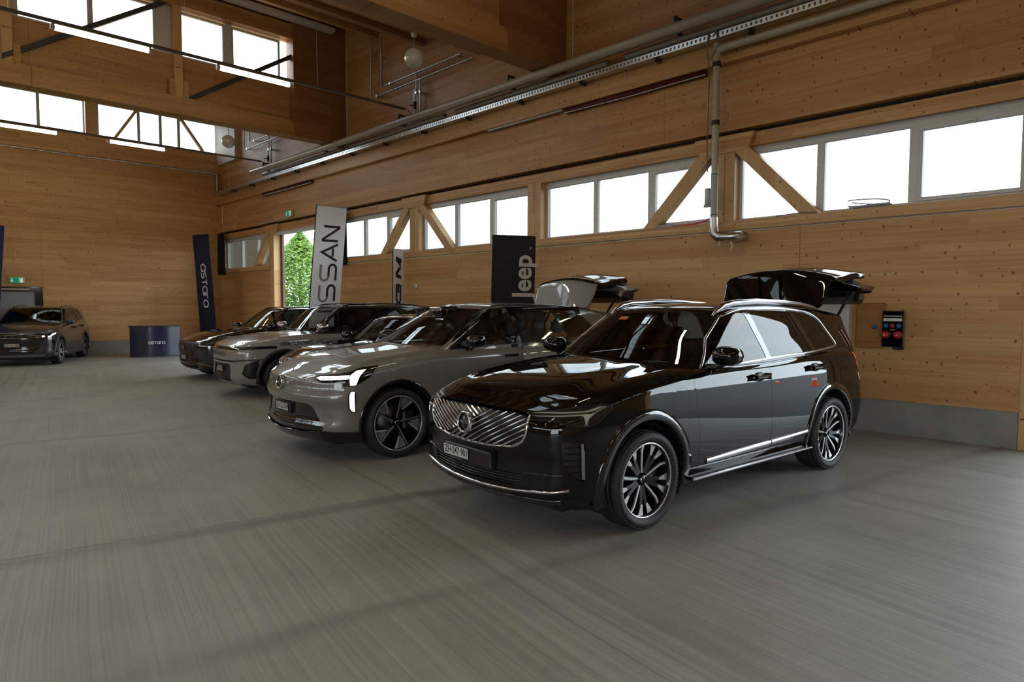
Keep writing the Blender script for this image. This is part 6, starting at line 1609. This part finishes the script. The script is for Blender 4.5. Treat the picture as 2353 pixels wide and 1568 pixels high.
flush(2.62, 1.065, -1); flush(2.62, 1.065, 1); flush(3.58, 1.09, 1)
mirror_part(Rx, 1.97, 1.03, 1.27, CM['gloss'], s=.98)
# roof-edge lidar housing, black roof rails, sticker
q, n = Gx.hit('z', 2.24, 0); 
mb = MB(); mb.bbox(-.16, .16, -.19, .19, -.03, .045, .03, 2); mb.xf(Matrix.Translation(q + Vector((.02, 0, .0))) @ Matrix.Rotation(math.radians(-4), 4, 'Y')).build('sensor_pod', CM['gloss'], Rx)
MB().bbox(-.172, -.155, -.13, .13, -.005, .042, .004).xf(Matrix.Translation(q + Vector((.02, 0, .0))) @ Matrix.Rotation(math.radians(-4), 4, 'Y')).build('sensor_window', CM['chrome'], Rx)
for sg in (-1, 1):
    pts = []
    for x_ in (2.20, 2.4, 2.7, 3.1, 3.6, 4.1, 4.45):
        p, n = Gx.hit('z', x_, sg * .625 * (1 - .05 * max(0, x_ - 3.5))); pts.append(p + Vector((0, 0, .006)))
    MB().tube(pts, [.008, .016, .018, .018, .018, .016, .008], 8).build('roof_rail', CM['gloss'], Rx)
q, n = Gx.hit('x', .34, 1.575); m = frame(q + n * .002, (0, -1, 0), n.cross(Vector((0, -1, 0))))
MB().bbox(-.055, .055, -.028, .028, -.001, .0005, .0003).xf(m).build('toll_sticker', CM['orange'], Rx)
# ------------------------------------------------------------------ the other cars: same surface rules, other proportions
def scaled(L, Wd, H, **k):
    kx, ky, kz = L / 4.95, Wd / .962, H / 1.73
    s3 = lambda pts, a, b: [(p * a, q * b) for p, q in pts]
    sp = dict(L=L, W=Wd, clear=.20 * kz, zb=s3(xc['zb'], kx, kz), zt=s3(xc['zt'], kx, kz), wz=s3(xc['wz'], kz, 1), wp=s3(xc['wp'], kx, 1), nose=s3(xc['nose'], kz, 1), tail=s3(xc['tail'], kz, 1),
              planf=.19, planr=.16, crown=.035, rad=(.36, .20, .17, .10), dens=.72, hood=xc['hood'],
              hole=(1.74 * kx, 4.70 * kx, .76 * ky), glassmap=dict(xc['glassmap']), rearglass=s3([(-.01, 1.20), (.70, 1.20), (.66, 1.45), (.61, 1.56), (-.01, 1.59)], ky, kz),
              windshield=s3(xc['windshield'], ky, kz), dlo=s3(xc['dlo'], kx, kz), windows=[(n, s3(p, kx, kz)) for n, p in xc['windows'] if n != 'w1q'],
              cabin=dict(dash=1.72 * kx, dz=1.13 * kz, s1=2.50 * kx, s2=3.35 * kx))
    g = xc['gh']; sp['gh'] = dict(zb=g['zb'] * kz, Lg=3.2, xf=s3(g['xf'], kz, kx), xr=s3(g['xr'], kz, kx), yw=s3(g['yw'], kz, ky), zr=s3(g['zr'], kx, kz), crown=.04, planf=.16, planr=.10, rad=g['rad'], taper=s3(g['taper'], kx, 1))
    def f(poly, view): return s3(poly, *(dict(y=(kx, kz), x=(ky, kz), z=(kx, ky)).get(view, ((ky + kx) / 2, kz))))
    sp['sc'] = f; sp['k'] = (kx, ky, kz)
    sp['bcuts'] = [(f([(-.3, .945), (.12, .945), (.23, .957), (.37, .988), (.54, 1.005), (.64, 1.005), (1.1, 1.09), (1.45, 1.135), (1.45, 1.5), (-.3, 1.5)], 'y'), 'y', 'hood', lambda n, c: n.z > -.2),
                   (f([(1.44, -.01), (1.70, -.01), (1.69, .40), (1.66, .68), (1.56, .84), (1.44, .99)], 'z'), 'z', 'hood', lambda n, c: n.z > .3 and c.z > .85 and c.x < 2.0)]
    sp['bparts'] = []
    wb = k.pop('wb'); fo = k.pop('fo'); r = k.pop('r'); rim = k.pop('rim'); style = k.pop('style', 'double'); ar = k.pop('ar', r + .07)
    sp['arches'] = [(fo, r, ar), (fo + wb, r, ar)]
    sp['wheel'] = dict(x=(fo, fo + wb), y=Wd - .125, r=r, w=.235, rim=rim, style=style)
    x1, x2, x3 = fo + .60, fo + .60 + 1.10 * kx, fo + wb - .38
    sp['bcuts'] += [(roundpoly([(x1 - .03, 1.5), (x1 - .03, 1.0 * kz), (x1, .7 * kz), (x1, .36), (x2, .38), (x2 + .01, 1.0 * kz), (x2 - .02, 1.5)], .02), 'y', 'front_door', side_f),
                    (roundpoly([(x2 + .012, 1.5), (x2 + .024, 1.0 * kz), (x2 + .012, .38), (x3 - .1, .39), (x3 + .02, .62), (x3 + .30, .93 * kz), (x3 + .22, 1.5)], .03), 'y', 'rear_door', side_f)]
    sp['bparts'] += [('hood', 'hood', k['paint'], 'C', {}), ('front_door', 'front_door', k['paint'], 'LR', {}), ('rear_door', 'rear_door', k['paint'], 'LR', {})]
    ex_b = k.pop('bcuts', []); ex_p = k.pop('bparts', [])
    sp['bcuts'] += ex_b; sp['bparts'] += ex_p
    for kk, vv in k.items():
        if kk == 'gh': sp['gh'].update(vv)
        else: sp[kk] = vv
    return sp
def finish(sp, root, mat_flare=None, rails=CM['satin'], mirror=CM['gloss'], mp=(1.88, 1.28), mat_strip=None, flare_w=.055, cap=None):
    kx, ky, kz = sp['k']; B, G = sp['B'], sp['G']
    handles(B, root, [(sp['wheel']['x'][0] + 1.55 * kx, 1.05 * kz), (sp['wheel']['x'][0] + 2.52 * kx, 1.075 * kz)], mat_flare or CM['gloss'])
    mirror_part(root, mp[0] * kx, sp['W'] * 1.06, mp[1] * kz, mirror, s=.95, cap_mat=cap)
    if rails:
        for sg in (-1, 1):
            pts = []
            for x_, lift in ((2.32, -.004), (2.45, .022), (3.0, .030), (3.6, .030), (4.0, .022), (4.18, -.004)):
                h = G.hit('z', x_ * kx, sg * .60 * ky * (1 - .05 * max(0, x_ - 3.5)))
                if h: pts.append(h[0] + Vector((0, 0, lift)))
            MB().tube(pts, .016, 8).build('roof_rail', rails, root)
    yf = wsurf(B)
    if mat_flare:
        for (ax, az, ar) in sp['arches']: flare(root, ax, az, ar, ar + flare_w, -14, 194, yf, mat_flare, .014)
        for sg in (-1, 1): MB().bbox(sp['arches'][0][0] + .45, sp['arches'][1][0] - .45, sg * sp['W'] * .955 - .05, sg * sp['W'] * .955 + .05, sp['clear'] + .04, sp['clear'] + .17, .02).build('sill_cover', mat_flare, root)
    for (y0, y1) in ((-.56, -.02), (.02, .56)):
        pts = []
        for y in np.linspace(y0, y1, 7):
            h = G.hit('x', y * ky, (1.195 + .02 * abs(y)) * kz)
            if h: pts.append(h[0] + h[1] * .016)
        if len(pts) > 1: MB().tube(pts, .007, 6).build('wiper', CM['trim'], root)
    for sg in (1, -1):
        if sp['dlo']: ribbon(max(G.loops(['dlo'] + [w_[0] for w_ in sp['windows']]), key=len), .014, .006, sg).build('window_surround', CM['gloss'] if not mat_strip else mat_strip, root)
def front_plate(sp, root, z, txt_, y=0.0, wd=.30, hh=.08):
    p, n = sp['B'].hit('x', y if y else .001, z)
    MB().bbox(-wd / 2 - .02, wd / 2 + .02, -hh / 2 - .02, hh / 2 + .02, -.05, .008, .005).xf(frame(p, (0, -1, 0), (-.03, 0, 1))).build('plate_holder', CM['trim'], root)
    plate_part(root, p + Vector((-.012, 0, 0)), (0, -1, 0), (-.03, 0, 1), txt_, wd, hh)

# boxy warm grey SUV with the dark roof
hl = lambda z0, z1, a0, a1: [(a0, z0), (a1, z0), (a1, z1), (a0, z1)]
tz = dict(zt=[(0, .99), (.12, 1.03), (.4, 1.09), (.8, 1.13), (1.2, 1.16), (1.6, 1.18), (2.7, 1.19), (3.7, 1.22), (4.4, 1.24), (4.71, 1.22)])
to = scaled(4.71, .945, 1.735, name='car', label='warm grey SUV with dark roof and electric lettering on its front fender', pose=(4.68, 12.62, -.07), paint=CM['taupe'], roofpaint=principled('dark_blue_roof', (.02, .022, .03), .12, coat=.6),
            wb=2.68, fo=.87, r=.375, rim=.27, zt=tz['zt'], planf=.13, rad=(.24, .18, .15, .09),
            gh=dict(xf=[(1.08, 1.42), (1.20, 1.56), (1.40, 1.74), (1.55, 1.88), (1.66, 2.0), (1.74, 2.12)], xr=[(1.08, 4.66), (1.25, 4.62), (1.45, 4.55), (1.6, 4.48), (1.74, 4.42)], zr=[(1.3, 1.58), (1.95, 1.675), (2.4, 1.715), (3.0, 1.725), (3.6, 1.72), (4.2, 1.70), (4.7, 1.66)]),
            dlo=roundpoly([(1.60, 1.17), (1.80, 1.42), (2.02, 1.60), (2.25, 1.645), (3.8, 1.645), (3.98, 1.22), (2.8, 1.205)], [.02, .05, .06, .05, .04, .03, .1]),
            windows=[('w1', [(1.78, 1.19), (1.80, 1.36), (2.04, 1.585), (2.26, 1.625), (2.62, 1.63), (2.68, 1.215)]), ('w2', [(2.76, 1.22), (2.70, 1.63), (3.40, 1.63), (3.52, 1.235)])],
            bcuts=[([(-.01, .875), (.70, .875), (1.02, .905), (1.02, .95), (.70, .935), (-.01, .935)], 'x', 'lightbar', lambda n, c: c.x < .75 and n.x < .2 and c.z < 1.0, [None, 'hood']),
                   ([(-.01, .655), (.62, .66), (.97, .70), (.97, .72), (.62, .69), (-.01, .69)], 'x', 'dark_line', lambda n, c: c.x < .6 and n.x < .1, [None]),  # recessed black line across the bumper
                   (roundpoly([(-.01, .29), (.40, .29), (.48, .40), (.44, .62), (-.01, .62)], [0, .03, .03, .03, 0]), 'x', 'lower_intake', fr_f, [None]),
                   (roundpoly([(.80, .62), (.99, .70), (.99, .36), (.84, .36), (.74, .46)], .02, 2), 35, 'fog_pod', cor_f, [None]),
                   ([(-.01, .1), (.55, .1), (.60, .25), (.45, .285), (-.01, .285)], 'x', 'skid_plate', lambda n, c: c.x < .5 and n.x < .1, [None])],
            bparts=[('light_bar', 'lightbar', CM['gloss'], 'C', dict(off=-.008, gap=0)), ('dark_line', 'dark_line', CM['trim'], 'C', dict(off=-.02, gap=0, depth=-.02)), ('lower_intake', 'lower_intake', CM['trim'], 'C', dict(off=-.02, gap=0, depth=-.02)),
                    ('fog_pod', 'fog_pod', CM['trim'], 'LR', dict(off=-.025, gap=0, depth=-.025)), ('skid_plate', 'skid_plate', CM['skid'], 'C', dict(off=.01, gap=0))])
Rt = make_car(to); Bt, Gt = to['B'], to['G']
finish(to, Rt, CM['trim'], rails=CM['gloss'], mp=(1.66, 1.27), flare_w=.07, cap=CM['satin'])
front_plate(to, Rt, .52, 'ZH 88818')
me = text_mesh('TORRES', .10, CM['darkchrome'], sx=1.5, spacing=1.3); p, n = Bt.hit('x', .001, .79); me.transform(frame(p + Vector((-.004, 0, 0)), (0, -1, 0), (.1, 0, 1))); link('nose_lettering', me, Rt)
for u in np.linspace(-.34, .34, 9): dec(Bt, 'light_cell', 'x', [(u - .025, .912), (u + .025, .912)], .016, .004, CM['darkchrome'], Rt, (1,), .03)
for z in (.33, .37, .41, .58): dec(Bt, 'intake_slat', 'x', [(-.42, z), (.42, z)], .010, .012, CM['gloss'], Rt, (1,), .06, -.012)
for sg in (-1, 1):
    for z in (.44, .50, .56): 
        a = Bt.path(35, [(.86, z), (.97, z)], sg, .03, -.012); ribbon(a, .012, .012, 1, .004, False).build('pod_slat', CM['trim'], Rt)
p, n = Bt.hit('y', 1.10, .985, -1); me = text_mesh('100% ELECTRIC', .088, CM['inkdecal'] if 'inkdecal' in CM else MT['ink'], sx=1.05, offset=.002); me.transform(frame(p + n * .006, (1, .02, .03), n.cross(Vector((1, 0, 0))) if n.cross(Vector((1, 0, 0))).z > 0 else -n.cross(Vector((1, 0, 0)))))
link('fender_lettering', me, Rt)
p, n = Bt.hit('y', 1.56, 1.0, -1); mb = MB(); fr_ = frame(p + n * .004, (1, .02, .03), (0, 0, 1))
for q in ((-.06, .06, .03, .037), (-.06, .06, -.037, -.03), (-.06, -.054, -.03, .03), (.054, .06, -.03, .03)): mb.box(q[0], q[1], q[2], q[3], 0, .003)
mb.xf(fr_).build('decal_frame', MT['ink'], Rt)
me = text_mesh('EV', .05, MT['ink']); me.transform(frame(p + n * .006, (1, .02, .03), (0, 0, 1))); link('fender_lettering', me, Rt)

# small dark bronze SUV between the two grey ones
av = scaled(4.10, .888, 1.535, name='car', label='small dark bronze SUV mostly hidden behind the matt grey electric SUV', pose=(4.86, 10.25, -.06), paint=CM['darkbrown'], wb=2.56, fo=.80, r=.345, rim=.24,
            bcuts=[(roundpoly([(-.01, .70), (.50, .70), (.58, .73), (.58, .82), (-.01, .83)], [0, .02, .03, .03, 0]), 'x', 'grille', fr_f, [None, 'hood']),
                   (roundpoly([(-.01, .30), (.5, .32), (.58, .50), (-.01, .52)], [0, .03, .03, 0]), 'x', 'lower_intake', fr_f, [None]),
                   (roundpoly([(.62, .76), (.84, .78), (.95, .86), (.80, .84), (.62, .82)], .01, 2), 35, 'headlight', cor_f, [None, 'hood'])],
            bparts=[('grille', 'grille', CM['gloss'], 'C', dict(off=-.006, gap=0)), ('lower_intake', 'lower_intake', CM['trim'], 'C', dict(off=-.02, gap=0, depth=-.02)), ('headlamp', 'headlight', CM['gloss'], 'LR', dict(off=-.003))])
Ra = make_car(av); Ba = av['B']
finish(av, Ra, CM['trim'], rails=None)
for k in range(7):
    u = (k - 3) * .155
    dec(Ba, 'grille_slot', 'x', [(u - .05, .815), (u + .05, .815)], .020, .016, CM['satin'], Ra, (1,), .03); dec(Ba, 'grille_slot', 'x', [(u - .055, .81), (u - .055, .72)], .014, .010, CM['satin'], Ra, (1,), .03)
front_plate(av, Ra, .45, '')if False else None

# black crossover at the far end of the row
qa = scaled(4.43, .918, 1.64, name='car', label='glossy black crossover with bronze bumper strips at the far end of the row', pose=(5.126, 15.98, -.01), paint=CM['blackgreen'], wb=2.665, fo=.86, r=.36, rim=.26, style='double',
            bcuts=[(roundpoly([(-.01, .42), (.42, .45), (.60, .78), (.62, .86), (-.01, .88)], [0, .03, .03, .02, 0]), 'x', 'grille', fr_f, [None, 'hood']),
                   (roundpoly([(-.01, .27), (.55, .28), (.62, .36), (-.01, .38)], [0, .02, .03, 0]), 'x', 'lower_intake', fr_f, [None]),
                   (roundpoly([(.66, .80), (.86, .80), (1.05, .90), (1.10, .96), (.92, .92), (.66, .87)], .01, 2), 35, 'headlight', cor_f, [None, 'hood']),
                   ([(.52, .37), (.60, .415), (.90, .34), (.98, .29), (.96, .27), (.85, .315)], 35, 'strip', cor_f, [None])],
            bparts=[('grille', 'grille', CM['trim'], 'C', dict(off=-.012, gap=0, depth=-.012)), ('lower_intake', 'lower_intake', CM['trim'], 'C', dict(off=-.02, gap=0, depth=-.02)), ('headlamp', 'headlight', CM['gloss'], 'LR', dict(off=-.003)), ('bumper_strip', 'strip', CM['bronze'], 'LR', dict(off=.008, gap=0))])
Rq = make_car(qa); Bq = qa['B']
finish(qa, Rq, CM['gloss'], rails=CM['gloss'], mp=(1.80, 1.24))
front_plate(qa, Rq, .515, 'ZH 7777' if False else 'ZH 500')
for r_ in range(7):
    z = .80 - r_ * .055; mb = MB()
    for c_ in range(4):
        for sg in (-1, 1):
            u = sg * (.545 - r_ * .028 - c_ * .052); h = Bq.hit('x', u, z)
            if h: p = h[0] + h[1] * .0; mb.bbox(p.x - .012, p.x + .006, p.y - .017, p.y + .017, p.z - .006, p.z + .006, .003)
    o = mb.build('grille_stud_row', CM['satin'], Rq); o['kind'] = 'stuff'
for z in np.arange(.50, .86, .045): dec(Bq, 'grille_bar', 'x', [(-.33, z), (.33, z)], .010, .006, CM['gloss'], Rq, (1,), .06, -.008)
p, n = Bq.hit('x', .001, .72); MB().lathe([(.055, 0), (.062, .004), (.062, .012), (.055, .014)], 28, 'x', (p.x - .016, 0, p.z)).build('emblem_ring', CM['satin'], Rq); MB().bbox(p.x - .018, p.x - .006, -.075, .075, p.z - .012, p.z + .012, .004).build('emblem_bar', CM['satin'], Rq)

# slate grey SUV facing the hall, in front of the back wall
tu = scaled(4.51, .933, 1.655, name='car', label='slate grey SUV parked alone in front of the back wall, facing the hall', pose=(2.747, 22.065, 1.155), paint=CM['slate'], wb=2.68, fo=.86, r=.36, rim=.26, style='double',
            bcuts=[(roundpoly([(-.01, .345), (.45, .35), (.60, .50), (.63, .68), (.84, .80), (.84, .88), (.55, .90), (-.01, .90)], [0, .03, .03, .05, .02, .02, .03, 0]), 'x', 'grille', lambda n, c: n.x < -.1 and c.x < .6, [None, 'hood']),
                   ([(-.01, .24), (.68, .26), (.72, .32), (.5, .325), (-.01, .32)], 'x', 'skid_plate', fr_f, [None]),
                   (roundpoly([(.72, .50), (.93, .42), (.96, .66), (.90, .74), (.74, .66)], .02, 2), 35, 'lamp_pod', cor_f, [None]),
                   (roundpoly([(.60, .80), (.66, .80), (.67, .84), (.61, .84)], .01, 2), 35, 'drl', cor_f, ['grille', None]), (roundpoly([(.80, .82), (.98, .87), (1.02, .915), (.86, .875)], .01, 2), 35, 'drl', cor_f, ['grille', None, 'hood']), (roundpoly([(.74, .79), (.84, .81), (.85, .83), (.75, .815)], .006, 2), 35, 'drl', cor_f, ['grille', None])],
            bparts=[('grille', 'grille', CM['gloss'], 'C', dict(off=-.010, gap=0)), ('skid_plate', 'skid_plate', CM['skid'], 'C', dict(off=.008, gap=0)), ('lamp_pod', 'lamp_pod', CM['gloss'], 'LR', dict(off=-.01, gap=0)), ('running_light', 'drl', CM['drl'], 'LR', dict(gap=0, depth=0))])
Ru = make_car(tu); Bu = tu['B']
finish(tu, Ru, principled('grey_cladding', (.03, .031, .036), .45), rails=CM['gloss'], mp=(1.80, 1.24), flare_w=.075, cap=CM['slate'])
front_plate(tu, Ru, .585, 'ZH 161 034', 0.0, .33, .085)
for z in (.40, .45, .50, .69, .74, .79, .84): dec(Bu, 'grille_bar', 'x', [(-.42 - .5 * max(0, z - .6), z), (.42 + .5 * max(0, z - .6), z)], .014, .008, CM['trim'], Ru, (1,), .06, -.006)
for k in range(4): dec(Bu, 'grille_tooth', 'x', [(.10 + k * .14, .80), (.16 + k * .14, .845)], .014, .006, CM['darkchrome'], Ru, (1,), .04); dec(Bu, 'grille_tooth', 'x', [(-.10 - k * .14, .80), (-.16 - k * .14, .845)], .014, .006, CM['darkchrome'], Ru, (1,), .04)
dec(Bu, 'hood_edge_strip', 'x', [(-.50, .905), (0, .912), (.50, .905)], .012, .006, CM['satin'], Ru, (1,), .05)
